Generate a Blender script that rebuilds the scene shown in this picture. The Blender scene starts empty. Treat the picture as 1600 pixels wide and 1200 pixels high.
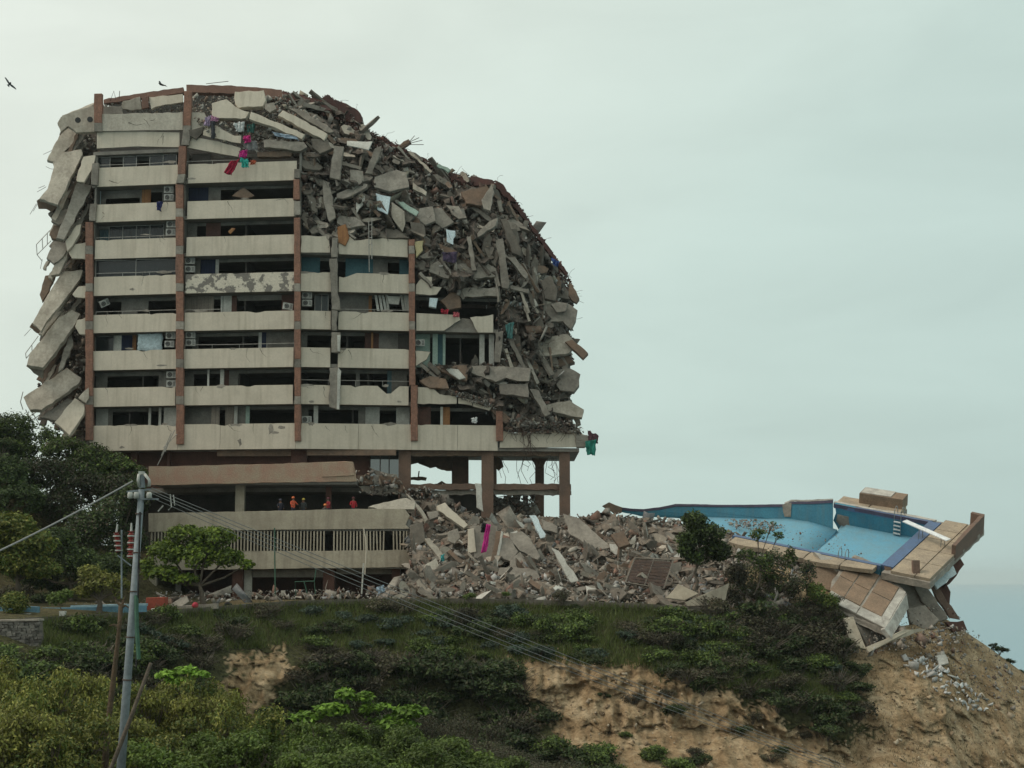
import bpy, math, random
import numpy as np
from mathutils import Vector, Matrix, noise

rng = random.Random(11)
nr = np.random.default_rng(11)
SC = bpy.context.scene
COL = SC.collection

# ------------------------------------------------------------------ camera
FPX = 2500.0
TH = math.atan(305 / FPX)
CT, ST = math.cos(TH), math.sin(TH)
CZ = 1.6
cam = bpy.data.cameras.new('camera')
cam.lens = 36 * FPX / 1600
cam.clip_end = 60000
cam.clip_start = 0.5
camo = bpy.data.objects.new('camera', cam)
COL.objects.link(camo)
camo.location = (0, 0, CZ)
camo.rotation_euler = (math.pi / 2 + TH, 0, 0)
SC.camera = camo

# ------------------------------------------------------------------ sky and sun
SUN_EL, SUN_AZ = math.radians(50), math.radians(-97)     # azimuth from +Y, negative = left
sund = Vector((math.sin(SUN_AZ) * math.cos(SUN_EL), math.cos(SUN_AZ) * math.cos(SUN_EL), math.sin(SUN_EL)))
w = bpy.data.worlds.new('World')
SC.world = w
w.use_nodes = True
nt = w.node_tree
nt.nodes.clear()
def N(t, **kw):
    n = nt.nodes.new(t)
    for k, v in kw.items():
        setattr(n, k, v)
    return n
def L(a, b):
    nt.links.new(a, b)
out = N('ShaderNodeOutputWorld')
bg = N('ShaderNodeBackground')
L(bg.outputs[0], out.inputs[0])
sky = N('ShaderNodeTexSky', sky_type='NISHITA', sun_disc=False, sun_elevation=SUN_EL, sun_rotation=SUN_AZ)
sky.air_density = 1.5
sky.dust_density = 4.0
sc_ = N('ShaderNodeVectorMath', operation='SCALE')
sc_.inputs['Scale'].default_value = 0.09
L(sky.outputs[0], sc_.inputs[0])
tc = N('ShaderNodeTexCoord')
mp = N('ShaderNodeMapping')
mp.inputs['Scale'].default_value = (2.2, 2.2, 7.0)
L(tc.outputs['Generated'], mp.inputs[0])
n1 = N('ShaderNodeTexNoise')
n1.inputs['Scale'].default_value = 2.3
n1.inputs['Detail'].default_value = 7
n1.inputs['Roughness'].default_value = 0.52
n1.inputs['Distortion'].default_value = 0.4
L(mp.outputs[0], n1.inputs[0])
cl = N('ShaderNodeMapRange')
cl.inputs['From Min'].default_value = 0.3
cl.inputs['From Max'].default_value = 0.72
cl.inputs['To Min'].default_value = 0.95
cl.inputs['To Max'].default_value = 1.075
L(n1.outputs['Fac'], cl.inputs[0])
# broad brightening of the cloud veil towards the hidden sun
dt = N('ShaderNodeVectorMath', operation='DOT_PRODUCT')
dt.inputs[1].default_value = sund
L(tc.outputs['Generated'], dt.inputs[0])
mr = N('ShaderNodeMapRange')
mr.inputs['From Min'].default_value = -1.0
L(dt.outputs['Value'], mr.inputs[0])
rp = N('ShaderNodeValToRGB')
e = rp.color_ramp.elements
e[0].position, e[0].color = 0.36, (0.50, 0.645, 0.615, 1)
e[1].position, e[1].color = 0.98, (0.98, 0.98, 0.92, 1)
q = e.new(0.50); q.color = (0.60, 0.735, 0.68, 1)
q = e.new(0.64); q.color = (0.78, 0.85, 0.765, 1)
L(mr.outputs[0], rp.inputs[0])
ml = N('ShaderNodeVectorMath', operation='SCALE')
L(rp.outputs[0], ml.inputs[0])
L(cl.outputs[0], ml.inputs['Scale'])
mx = N('ShaderNodeMix', data_type='RGBA')
mx.inputs['Factor'].default_value = 0.93
L(sc_.outputs[0], mx.inputs['A'])
L(ml.outputs[0], mx.inputs['B'])
L(mx.outputs['Result'], bg.inputs['Color'])
bg.inputs['Strength'].default_value = 1.0

sl = bpy.data.lights.new('sun', 'SUN')
sl.energy = 1.45
sl.angle = math.radians(24)
sl.color = (1.0, 0.90, 0.74)
so = bpy.data.objects.new('sun', sl)
COL.objects.link(so)
so.rotation_euler = (-sund).to_track_quat('-Z', 'Y').to_euler()
so.location = (-60, 40, 90)
vs = SC.view_settings
vs.view_transform = 'Standard'
vs.look = 'None'
vs.exposure = 0.0
vs.gamma = 1.0
vs.use_curve_mapping = False
SC.cycles.max_bounces = 6
SC.cycles.diffuse_bounces = 3
SC.cycles.transparent_max_bounces = 6
SC.cycles.use_denoising = True

# ------------------------------------------------------------------ helpers
def P(px, py, Y):
    """point at world depth Y on the ray through photo pixel (px, py)"""
    dx, dz = (px - 800) / FPX, (600 - py) / FPX
    dy = CT - dz * ST
    t = Y / dy
    return Vector((dx * t, Y, CZ + (ST + dz * CT) * t))
def proj(p):
    x, y, z = p[0], p[1], p[2] - CZ
    f = y * CT + z * ST
    u = -y * ST + z * CT
    return 800 + FPX * x / f, 600 - FPX * u / f
def tag(o, label=None, cat=None, group=None, kind=None):
    if label: o['label'] = label
    if cat: o['category'] = cat
    if group: o['group'] = group
    if kind: o['kind'] = kind
    return o
def link(name, me, parent=None):
    o = bpy.data.objects.new(name, me)
    COL.objects.link(o)
    if parent is not None:
        o.parent = parent
        o.matrix_parent_inverse = Matrix.Translation(-Vector(parent.location)) if parent.type == 'EMPTY' and not any(parent.rotation_euler) else parent.matrix_basis.inverted()
    return o
def empty(name, loc, label=None, cat=None, group=None):
    o = bpy.data.objects.new(name, None)
    COL.objects.link(o)
    o.location = loc
    o.empty_display_size = 0.2
    return tag(o, label, cat, group)
def copy_tree(o, parent=None):
    c = o.copy()
    COL.objects.link(c)
    if parent is not None:
        c.parent = parent
    for ch in o.children:
        copy_tree(ch, c)
    return c

class MB:
    def __init__(s):
        s.v, s.f, s.m = [], [], []
    def add(s, vs_, fs, mi=0):
        b = len(s.v)
        s.v.extend([tuple(q) for q in vs_])
        s.f.extend([tuple(i + b for i in f) for f in fs])
        s.m.extend(mi if isinstance(mi, list) else [mi] * len(fs))
    def box(s, c, size, R=None, mi=0, jit=0.0):
        hx, hy, hz = size[0] / 2, size[1] / 2, size[2] / 2
        vs_ = []
        for sx, sy, sz in ((-1,-1,-1),(1,-1,-1),(1,1,-1),(-1,1,-1),(-1,-1,1),(1,-1,1),(1,1,1),(-1,1,1)):
            q = Vector((sx * hx, sy * hy, sz * hz))
            if jit: q += Vector((rng.uniform(-jit, jit), rng.uniform(-jit, jit), rng.uniform(-jit, jit)))
            if R is not None: q = R @ q
            vs_.append(q + Vector(c))
        s.add(vs_, [(3,2,1,0),(4,5,6,7),(0,1,5,4),(1,2,6,5),(2,3,7,6),(3,0,4,7)], mi)
    def hexa(s, front, back, mi=0):
        """prism between two equal rings"""
        n = len(front)
        s.add(list(front) + list(back), [tuple(range(n)), tuple(range(2 * n - 1, n - 1, -1))] +
              [(i, n + i, n + (i + 1) % n, (i + 1) % n) for i in range(n)], mi)
    def tube(s, pts, r, n=6, mi=0, cap=True):
        pts = [Vector(p) for p in pts]
        rs = r if isinstance(r, (list, tuple)) else [r] * len(pts)
        rings = []
        for i, p in enumerate(pts):
            d = (pts[min(i + 1, len(pts) - 1)] - pts[max(i - 1, 0)])
            if d.length < 1e-9: d = Vector((0, 0, 1))
            d.normalize()
            a = d.cross(Vector((0, 0, 1)) if abs(d.z) < 0.9 else Vector((1, 0, 0))).normalized()
            b = d.cross(a)
            rings.append([p + (a * math.cos(2 * math.pi * k / n) + b * math.sin(2 * math.pi * k / n)) * rs[i] for k in range(n)])
        vs_ = [q for R_ in rings for q in R_]
        fs = []
        for i in range(len(pts) - 1):
            for k in range(n):
                fs.append((i * n + k, i * n + (k + 1) % n, (i + 1) * n + (k + 1) % n, (i + 1) * n + k))
        if cap:
            fs.append(tuple(range(n - 1, -1, -1)))
            fs.append(tuple(range((len(pts) - 1) * n, len(pts) * n)))
        s.add(vs_, fs, mi)
    def build(s, name, mat, parent=None, smooth=False, loc=None):
        me = bpy.data.meshes.new(name)
        v = s.v
        if loc is not None:
            v = [(a - loc[0], b - loc[1], c - loc[2]) for a, b, c in v]
        me.from_pydata(v, [], s.f)
        mats = mat if isinstance(mat, (list, tuple)) else [mat]
        for q in mats: me.materials.append(q)
        if len(mats) > 1: me.polygons.foreach_set('material_index', s.m)
        if smooth: me.polygons.foreach_set('use_smooth', [True] * len(me.polygons))
        me.update()
        o = link(name, me, parent)
        if loc is not None and parent is None: o.location = loc
        return o

def np_mesh(name, V, Fq, mat, cols=None, nv=4):
    """fast mesh from numpy: V (n,3), faces (m,nv); cols per vertex"""
    me = bpy.data.meshes.new(name)
    me.vertices.add(len(V))
    me.vertices.foreach_set('co', np.ascontiguousarray(V, dtype=np.float32).ravel())
    m = len(Fq)
    me.loops.add(m * nv)
    me.loops.foreach_set('vertex_index', np.ascontiguousarray(Fq, dtype=np.int32).ravel())
    me.polygons.add(m)
    me.polygons.foreach_set('loop_start', np.arange(0, m * nv, nv, dtype=np.int32))
    me.polygons.foreach_set('loop_total', np.full(m, nv, dtype=np.int32))
    if cols is not None:
        a = me.color_attributes.new('Col', 'FLOAT_COLOR', 'POINT')
        c4 = np.ones((len(V), 4), dtype=np.float32)
        c4[:, :3] = cols
        a.data.foreach_set('color', c4.ravel())
    for q in (mat if isinstance(mat, (list, tuple)) else [mat]): me.materials.append(q)
    me.update(calc_edges=True)
    me.validate()
    return me

def in_poly(poly, x, y):
    x, y = np.asarray(x, float), np.asarray(y, float)
    r = np.zeros(x.shape, bool)
    n = len(poly)
    for i in range(n):
        x0, y0 = poly[i]
        x1, y1 = poly[(i + 1) % n]
        if y0 == y1: continue
        c = ((y0 > y) != (y1 > y)) & (x < (x1 - x0) * (y - y0) / (y1 - y0) + x0)
        r ^= c
    return r

# ------------------------------------------------------------------ materials
def mat(name, c1, c2=None, scale=0.8, rough=0.88, bump=0.25, bscale=9.0, metal=0.0, stretch=None, lo=0.38, hi=0.66,
        attr=False, fine=0.18, spec=0.3, streak=None, objrand=0.0):
    m = bpy.data.materials.new(name)
    m.use_nodes = True
    t = m.node_tree
    b = t.nodes['Principled BSDF']
    def n(ty, **kw):
        q = t.nodes.new(ty)
        for k, v in kw.items(): setattr(q, k, v)
        return q
    g = n('ShaderNodeNewGeometry')
    mpn = n('ShaderNodeMapping')
    t.links.new(g.outputs['Position'], mpn.inputs[0])
    if stretch: mpn.inputs['Scale'].default_value = stretch
    a = n('ShaderNodeTexNoise')
    a.inputs['Scale'].default_value = scale
    a.inputs['Detail'].default_value = 6
    a.inputs['Roughness'].default_value = 0.6
    t.links.new(mpn.outputs[0], a.inputs[0])
    r = n('ShaderNodeMapRange')
    r.inputs['From Min'].default_value, r.inputs['From Max'].default_value = lo, hi
    t.links.new(a.outputs['Fac'], r.inputs[0])
    mxn = n('ShaderNodeMix', data_type='RGBA')
    t.links.new(r.outputs[0], mxn.inputs['Factor'])
    c2 = c2 or tuple(x * 0.72 for x in c1)
    if attr:
        at = n('ShaderNodeAttribute', attribute_name='Col')
        s1 = n('ShaderNodeVectorMath', operation='SCALE'); s1.inputs['Scale'].default_value = 1.12
        s2 = n('ShaderNodeVectorMath', operation='SCALE'); s2.inputs['Scale'].default_value = 0.72
        t.links.new(at.outputs['Color'], s1.inputs[0]); t.links.new(at.outputs['Color'], s2.inputs[0])
        t.links.new(s1.outputs[0], mxn.inputs['A']); t.links.new(s2.outputs[0], mxn.inputs['B'])
    else:
        mxn.inputs['A'].default_value = (*c1, 1)
        mxn.inputs['B'].default_value = (*c2, 1)
    col = mxn.outputs['Result']
    if streak:                                   # rain streaks: noise drawn out vertically
        sm = n('ShaderNodeMapping')
        sm.inputs['Scale'].default_value = (2.6, 2.6, 0.22)
        t.links.new(g.outputs['Position'], sm.inputs[0])
        sn = n('ShaderNodeTexNoise')
        sn.inputs['Scale'].default_value = 1.0
        sn.inputs['Detail'].default_value = 5
        t.links.new(sm.outputs[0], sn.inputs[0])
        sr = n('ShaderNodeMapRange')
        sr.inputs['From Min'].default_value, sr.inputs['From Max'].default_value = 0.48, 0.74
        sr.inputs['To Max'].default_value = 0.75
        t.links.new(sn.outputs['Fac'], sr.inputs[0])
        s3 = n('ShaderNodeMix', data_type='RGBA')
        t.links.new(sr.outputs[0], s3.inputs['Factor'])
        t.links.new(col, s3.inputs['A'])
        s3.inputs['B'].default_value = (*streak, 1)
        col = s3.outputs['Result']
    f = n('ShaderNodeTexNoise')
    f.inputs['Scale'].default_value = bscale
    f.inputs['Detail'].default_value = 5
    f.inputs['Roughness'].default_value = 0.65
    t.links.new(g.outputs['Position'], f.inputs[0])
    if fine:
        fr = n('ShaderNodeMapRange')
        fr.inputs['From Min'].default_value, fr.inputs['From Max'].default_value = 0.3, 0.7
        fr.inputs['To Min'].default_value, fr.inputs['To Max'].default_value = 1 - fine, 1 + fine
        t.links.new(f.outputs['Fac'], fr.inputs[0])
        fm = n('ShaderNodeVectorMath', operation='SCALE')
        t.links.new(col, fm.inputs[0]); t.links.new(fr.outputs[0], fm.inputs['Scale'])
        col = fm.outputs[0]
    if objrand:
        oi = n('ShaderNodeObjectInfo')
        orr = n('ShaderNodeMapRange')
        orr.inputs['To Min'].default_value, orr.inputs['To Max'].default_value = 1 - objrand, 1 + objrand
        t.links.new(oi.outputs['Random'], orr.inputs[0])
        om = n('ShaderNodeVectorMath', operation='SCALE')
        t.links.new(col, om.inputs[0]); t.links.new(orr.outputs[0], om.inputs['Scale'])
        col = om.outputs[0]
    t.links.new(col, b.inputs['Base Color'])
    b.inputs['Roughness'].default_value = rough
    b.inputs['Metallic'].default_value = metal
    b.inputs['Specular IOR Level'].default_value = spec
    if bump:
        bn = n('ShaderNodeBump')
        bn.inputs['Strength'].default_value = bump
        bn.inputs['Distance'].default_value = 0.08
        t.links.new(f.outputs['Fac'], bn.inputs['Height'])
        t.links.new(bn.outputs[0], b.inputs['Normal'])
    return m

def leafmat(name, mul=(1, 1, 1), trans=0.25, rnd=0.25):
    m = bpy.data.materials.new(name)
    m.use_nodes = True
    t = m.node_tree
    t.nodes.remove(t.nodes['Principled BSDF'])
    o = t.nodes['Material Output']
    at = t.nodes.new('ShaderNodeAttribute'); at.attribute_name = 'Col'
    oi = t.nodes.new('ShaderNodeObjectInfo')
    mrn = t.nodes.new('ShaderNodeMapRange')
    mrn.inputs['To Min'].default_value, mrn.inputs['To Max'].default_value = 1 - rnd, 1 + rnd
    t.links.new(oi.outputs['Random'], mrn.inputs[0])
    v = t.nodes.new('ShaderNodeVectorMath'); v.operation = 'MULTIPLY'
    v.inputs[1].default_value = mul
    t.links.new(at.outputs['Color'], v.inputs[0])
    v2 = t.nodes.new('ShaderNodeVectorMath'); v2.operation = 'SCALE'
    t.links.new(v.outputs[0], v2.inputs[0]); t.links.new(mrn.outputs[0], v2.inputs['Scale'])
    d = t.nodes.new('ShaderNodeBsdfPrincipled')
    d.inputs['Roughness'].default_value = 0.6
    d.inputs['Specular IOR Level'].default_value = 0.25
    tr = t.nodes.new('ShaderNodeBsdfTranslucent')
    t.links.new(v2.outputs[0], d.inputs['Base Color']); t.links.new(v2.outputs[0], tr.inputs['Color'])
    ms = t.nodes.new('ShaderNodeMixShader'); ms.inputs[0].default_value = trans
    t.links.new(d.outputs[0], ms.inputs[1]); t.links.new(tr.outputs[0], ms.inputs[2])
    t.links.new(ms.outputs[0], o.inputs['Surface'])
    return m

M = {}
M['paint'] = mat('facade_paint', (0.58, 0.515, 0.42), (0.50, 0.445, 0.36), 0.5, streak=(0.40, 0.35, 0.275), bump=0.1, bscale=6, fine=.06)
M['paint_grey'] = mat('grey_paint', (0.47, 0.43, 0.36), (0.37, 0.335, 0.28), 0.6, streak=(0.30, 0.27, 0.225), bump=0.15, bscale=6)
M['paint_dusty'] = mat('dusty_paint', (0.46, 0.41, 0.34), (0.30, 0.265, 0.215), 0.9, streak=(0.27, 0.235, 0.195), bump=0.3, bscale=5, objrand=0.14)
M['peel'] = mat('peeling_paint', (0.56, 0.51, 0.42), (0.18, 0.165, 0.145), 1.1, lo=0.50, hi=0.54, bump=0.4)
M['podium'] = mat('podium_concrete', (0.43, 0.38, 0.295), (0.33, 0.285, 0.22), 0.7, streak=(0.26, 0.225, 0.175), bump=0.25, bscale=6, fine=.1)
M['terra'] = mat('terracotta_column', (0.28, 0.145, 0.10), (0.20, 0.105, 0.075), 2.2, streak=(0.16, 0.10, 0.08), bump=0.5, bscale=7, fine=.28)
M['brickred'] = mat('deck_brick', (0.36, 0.225, 0.165), (0.36, 0.29, 0.21), 1.0, bump=0.35)
M['fascia'] = mat('roof_fascia', (0.20, 0.115, 0.085), (0.155, 0.09, 0.07), 1.0, bump=0.3)
M['tile'] = mat('roof_tile', (0.10, 0.045, 0.038), (0.065, 0.038, 0.034), 2.0, bump=0.4, objrand=0.25)
M['conc'] = mat('bare_concrete', (0.29, 0.26, 0.22), (0.18, 0.16, 0.135), 0.9, bump=0.5, bscale=5, objrand=0.22)
M['conc_dark'] = mat('dark_concrete', (0.175, 0.152, 0.125), (0.11, 0.097, 0.08), 0.9, bump=0.5, bscale=5, objrand=0.25)
M['conc_brown'] = mat('brown_concrete', (0.20, 0.135, 0.095), (0.14, 0.105, 0.08), 1.1, bump=0.5, bscale=5, objrand=0.15)
M['frame_brown'] = mat('brown_frame_concrete', (0.19, 0.12, 0.088), (0.135, 0.095, 0.074), 1.0, bump=0.35)
M['slab'] = mat('slab_concrete', (0.24, 0.23, 0.21), (0.18, 0.17, 0.155), 0.8, bump=0.2)
M['soffit'] = mat('soffit_concrete', (0.24, 0.22, 0.19), (0.17, 0.155, 0.135), 0.8, bump=0.15)
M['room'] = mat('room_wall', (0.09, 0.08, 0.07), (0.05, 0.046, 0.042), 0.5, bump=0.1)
M['white'] = mat('white_plaster', (0.54, 0.53, 0.48), (0.38, 0.37, 0.33), 0.8, bump=0.15, objrand=0.1)
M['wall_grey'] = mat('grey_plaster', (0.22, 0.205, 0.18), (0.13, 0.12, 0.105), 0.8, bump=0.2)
M['teal'] = mat('teal_wall', (0.07, 0.15, 0.17), (0.05, 0.11, 0.13), 0.8, bump=0.1)
M['mint'] = mat('mint_wall', (0.33, 0.42, 0.36), (0.25, 0.33, 0.28), 0.8, bump=0.1)
M['wood'] = mat('orange_wood', (0.30, 0.15, 0.065), (0.22, 0.10, 0.045), 1.5, stretch=(3, 3, 0.4), bump=0.1)
M['redwall'] = mat('red_brown_wall', (0.12, 0.06, 0.046), (0.08, 0.045, 0.037), 0.9, bump=0.2)
M['navy'] = mat('navy_curtain', (0.02, 0.028, 0.06), (0.014, 0.018, 0.04), 2, stretch=(6, 6, 0.3), bump=0.1)
M['beige'] = mat('beige_curtain', (0.30, 0.255, 0.21), (0.19, 0.16, 0.135), 2, stretch=(6, 6, 0.2), bump=0.1)
M['sheet'] = mat('pale_blue_sheet', (0.55, 0.64, 0.66), (0.46, 0.56, 0.60), 1.0, bump=0.1)
M['curt_teal'] = mat('teal_curtain', (0.10, 0.155, 0.165), (0.05, 0.085, 0.10), 2, stretch=(5, 5, 0.2), bump=0.1)
M['metal'] = mat('grey_metal', (0.33, 0.34, 0.33), (0.22, 0.22, 0.21), 3, rough=0.45, metal=0.5, bump=0.05)
M['alu'] = mat('window_aluminium', (0.34, 0.33, 0.30), (0.25, 0.24, 0.22), 3, rough=0.5, metal=0.2, bump=0.0)
M['rust'] = mat('rusty_steel', (0.10, 0.065, 0.05), (0.06, 0.045, 0.04), 4, rough=0.8, bump=0.2)
M['acw'] = mat('air_conditioner_casing', (0.50, 0.50, 0.46), (0.36, 0.35, 0.32), 3, rough=0.5, bump=0.05)
M['black'] = mat('black_plastic', (0.02, 0.02, 0.02), (0.03, 0.03, 0.03), 3, rough=0.5, bump=0.0)
M['rubble'] = mat('rubble', (0.3, 0.3, 0.3), attr=True, scale=1.4, bump=0.5, bscale=6)
M['dust'] = mat('crushed_rubble_shaded', (0.12, 0.10, 0.082), (0.055, 0.046, 0.039), 1.6, bump=1.0, bscale=3.5, fine=0.4)  # fill coloured dark so gaps between slabs read as shaded crevices
M['heap'] = mat('rubble_soil', (0.20, 0.165, 0.13), (0.10, 0.083, 0.066), 1.2, bump=1.0, bscale=3.5, fine=0.35)
M['glass'] = bpy.data.materials.new('window_glass')
M['glass'].use_nodes = True
_b = M['glass'].node_tree.nodes['Principled BSDF']
_b.inputs['Base Color'].default_value = (0.035, 0.042, 0.045, 1)
_b.inputs['Roughness'].default_value = 0.12
_b.inputs['Specular IOR Level'].default_value = 0.35
_b.inputs['Alpha'].default_value = 0.85
def plain(name, c, rough=0.7, var=0.8, sc=3.0):
    if name not in M: M[name] = mat(name, c, tuple(x * var for x in c), sc, rough=rough, bump=0.1)
    return M[name]
# ------------------------------------------------------------------ terrain
_tp = [-900, -300, 0, 60, 230, 400, 470, 640, 800, 1000, 1150, 1250, 1320, 1400, 1480, 1540, 1600, 1900, 2500]
_ty = [976, 972, 969, 967, 958, 945, 940, 937, 938, 945, 955, 972, 985, 980, 968, 1008, 1052, 1280, 1650]
_tY = [88, 90, 92, 94, 102, 109, 111, 113, 113, 112, 112, 113, 114, 116, 119, 120, 120, 120, 120]
def edge(px):
    return np.interp(px, _tp, _ty), np.interp(px, _tp, _tY)
SOIL = [[(790, 1035), (850, 1018), (930, 1022), (1000, 1040), (1080, 1070), (1170, 1095), (1230, 1120), (1300, 1155), (1360, 1150), (1345, 1080), (1320, 1030), (1290, 1000),
         (1330, 975), (1480, 940), (1640, 1030), (1900, 1300), (1000, 1300), (880, 1190), (860, 1150), (830, 1100)],
        [(345, 1050), (385, 1028), (430, 1015), (465, 1035), (440, 1075), (425, 1110), (350, 1110)],
        [(170, 1000), (230, 985), (270, 1000), (230, 1020), (175, 1030)]]
cols_px = np.concatenate([np.arange(-900, -60, 30.), np.arange(-60, 1680, 4.), np.arange(1680, 2500, 30.)])
NC = len(cols_px)
ye, Ye = edge(cols_px)
_prof = [(0, 0), (7, -0.15), (14, -0.3), (45, -3.2), (95, -6.5), (120, -7.6), (190, -9.2), (235, -12.5), (300, -18), (420, -26)]
_rp = [(0, 0), (7, -0.6), (14, -1.3), (45, -3.6), (95, -7.2), (120, -8.6), (190, -12.0), (235, -14.5), (300, -19), (420, -27)]
rows_dy = np.concatenate([np.arange(0, 240, 3.), np.arange(240, 425, 10.)])
def prof(dy, p):
    return np.interp(dy, [a for a, b in p], [b for a, b in p])
ze0 = np.array([P(a, b, c).z for a, b, c in zip(cols_px, ye, Ye)])
rightness = np.clip((cols_px - 1330) / 150.0, 0, 1)
grid = []           # rows from behind (far) to front (near)
back = [110, 95, 80, 62, 45, 32, 24, 18, 14, 11, 8.5, 6, 4, 2.5, 1.2]
for d in back:
    zt = ze0 * math.exp(-d / 6.0) + 0.0 * (1 - math.exp(-d / 6.0)) if d < 60 else np.zeros(NC)
    zr = ze0 - 0.75 * d - 0.012 * d * d
    z = zt * (1 - rightness) + zr * rightness
    if d > 50: z = np.minimum(z, -(d - 50) * 1.6)
    X = (cols_px - 800) / FPX * (Ye * 0.994)
    X = X * (1 + d / 130.0 * 0.55)
    grid.append(np.stack([X, Ye + d, z], 1))
for dy in rows_dy:
    off = prof(dy, _prof) * (1 - rightness) + prof(dy, _rp) * rightness
    grid.append(np.array([P(a, b + dy, c + o) for a, b, c, o in zip(cols_px, ye, Ye, off)]))
last = grid[-1]
for Yn, zn in ((80, -13.5), (70, -9.5), (60, -8), (48, -7.6), (36, -6.5), (24, -5), (14, -2.8), (6, -0.6), (0, 0.0), (-12, 0.0), (-60, 0.5)):
    g = last.copy()
    k = max(Yn, 26) / last[:, 1]
    g[:, 0] = last[:, 0] * k
    g[:, 1] = np.minimum(Yn, last[:, 1] - 1) if Yn == 80 else Yn
    g[:, 2] = zn
    grid.append(g)
G = np.array(grid)          # (rows, NC, 3)
NRW = len(G)
NB = len(back)
# hills and banks
def hump(x, y, cx, cy, rx, ry, h):
    return h * np.exp(-((x - cx) / rx) ** 2 - ((y - cy) / ry) ** 2)
X_, Y_ = G[..., 0], G[..., 1]
behind = np.clip((G[..., 1] - Ye[None, :] - 1.0) / 6.0, 0, 1)
G[..., 2] += hump(X_, Y_, -50, 127, 9, 9, 12) * behind
G[..., 2] += hump(X_, Y_, -40.5, 124, 6.2, 7.5, 8.5) * behind
G[..., 2] += hump(X_, Y_, -34.5, 131, 5.2, 5.0, 11.0) * behind
G[..., 2] += hump(X_, Y_, -75, 135, 22, 16, 22) * behind
G[..., 2] += hump(X_, Y_, 19, 119.5, 5.5, 4.5, 3.2) * np.clip((Y_ - Ye[None, :] + 1) / 4, 0, 1)
soil = np.zeros((NRW, NC))
cap_ = np.zeros((NRW, NC, 2))
for r in range(NRW):
    f = G[r, :, 1] * CT + (G[r, :, 2] - CZ) * ST
    f = np.where(f < 1, 1, f)
    cap_[r, :, 0] = 800 + FPX * G[r, :, 0] / f
    cap_[r, :, 1] = 600 - FPX * (-G[r, :, 1] * ST + (G[r, :, 2] - CZ) * CT) / f
jx = cap_[..., 0] + 16 * np.sin(cap_[..., 1] * 0.13) + nr.normal(0, 7, (NRW, NC))
jy = cap_[..., 1] + 9 * np.sin(cap_[..., 0] * 0.09) + nr.normal(0, 7, (NRW, NC))
for pl in SOIL:
    soil = np.maximum(soil, in_poly(pl, jx, jy).astype(float))
for r in range(NRW):
    for c in range(NC):
        x, y, z = G[r, c]
        nv = Vector((x, y, z))
        if NB + 4 <= r < NRW - 11:
            s = noise.fractal(nv * 0.35, 0.9, 2.1, 6)
            s2 = noise.fractal(nv * 1.3 + Vector((7, 3, 1)), 0.8, 2.2, 4)
            gul = abs(noise.noise(Vector((x * 0.45, y * 0.12, z * 0.12 + 5))))
            a = min(1.0, (r - NB - 4) / 14.0)
            G[r, c, 1] += a * (0.75 * s + 0.22 * s2 + 0.9 * gul)
            if soil[r, c] > .5:
                rough_ = 1.0 if cap_[r, c, 0] < 1330 else .45
                fis = abs(noise.noise(Vector((x * 1.1, 3, z * .28)))) + .6 * abs(noise.noise(Vector((x * 2.7, 9, z * .8))))
                stp = (z * 1.3 + .6 * noise.noise(Vector((x * .5, 0, z * .5)))) % 1.0
                G[r, c, 1] += a * rough_ * (1.25 * fis - .6 + .18 * stp + .3 * s2)
            G[r, c, 2] += a * (0.40 * s + 0.16 * s2)
        elif r < NB and (x < -38 or x > 24):
            G[r, c, 2] += 0.4 * noise.fractal(nv * 0.25, 0.9, 2.1, 4)
soil[:NB] = np.where((cols_px > 1200)[None, :], 1.0, np.where((cols_px < 330)[None, :], 0.12, 0.4))
idx = np.arange(NRW * NC).reshape(NRW, NC)
Fq = np.stack([idx[:-1, :-1], idx[1:, :-1], idx[1:, 1:], idx[:-1, 1:]], -1).reshape(-1, 4)
sc3 = np.repeat(soil.reshape(-1, 1), 3, 1)
# hillside material: ochre soil and dark green ground cover by zone
m = bpy.data.materials.new('hillside_ground'); m.use_nodes = True
t = m.node_tree; b = t.nodes['Principled BSDF']
def _n(ty, **kw):
    q = t.nodes.new(ty)
    for k, v in kw.items(): setattr(q, k, v)
    return q
at = _n('ShaderNodeAttribute', attribute_name='Col')
ge = _n('ShaderNodeNewGeometry')
mpp = _n('ShaderNodeMapping'); mpp.inputs['Scale'].default_value = (1, 1, 1.5)
t.links.new(ge.outputs['Position'], mpp.inputs[0])
na = _n('ShaderNodeTexNoise'); na.inputs['Scale'].default_value = 0.55; na.inputs['Detail'].default_value = 9; na.inputs['Roughness'].default_value = 0.66
nb = _n('ShaderNodeTexNoise'); nb.inputs['Scale'].default_value = 3.2; nb.inputs['Detail'].default_value = 8; nb.inputs['Roughness'].default_value = 0.7
t.links.new(mpp.outputs[0], na.inputs[0]); t.links.new(mpp.outputs[0], nb.inputs[0])
r1 = _n('ShaderNodeValToRGB'); e = r1.color_ramp.elements
e[0].position, e[0].color = 0.30, (0.15, 0.098, 0.052, 1)
e[1].position, e[1].color = 0.70, (0.54, 0.42, 0.275, 1)
q = e.new(0.48); q.color = (0.33, 0.235, 0.135, 1)
t.links.new(na.outputs['Fac'], r1.inputs[0])
r2 = _n('ShaderNodeValToRGB'); e = r2.color_ramp.elements
e[0].position, e[0].color = 0.35, (0.035, 0.036, 0.018, 1)
e[1].position, e[1].color = 0.68, (0.085, 0.085, 0.036, 1)
t.links.new(nb.outputs['Fac'], r2.inputs[0])
mm = _n('ShaderNodeMix', data_type='RGBA')
t.links.new(at.outputs['Fac'], mm.inputs['Factor'])
t.links.new(r2.outputs[0], mm.inputs['A']); t.links.new(r1.outputs[0], mm.inputs['B'])
fr = _n('ShaderNodeMapRange'); fr.inputs['From Min'].default_value = .3; fr.inputs['From Max'].default_value = .7
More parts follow.
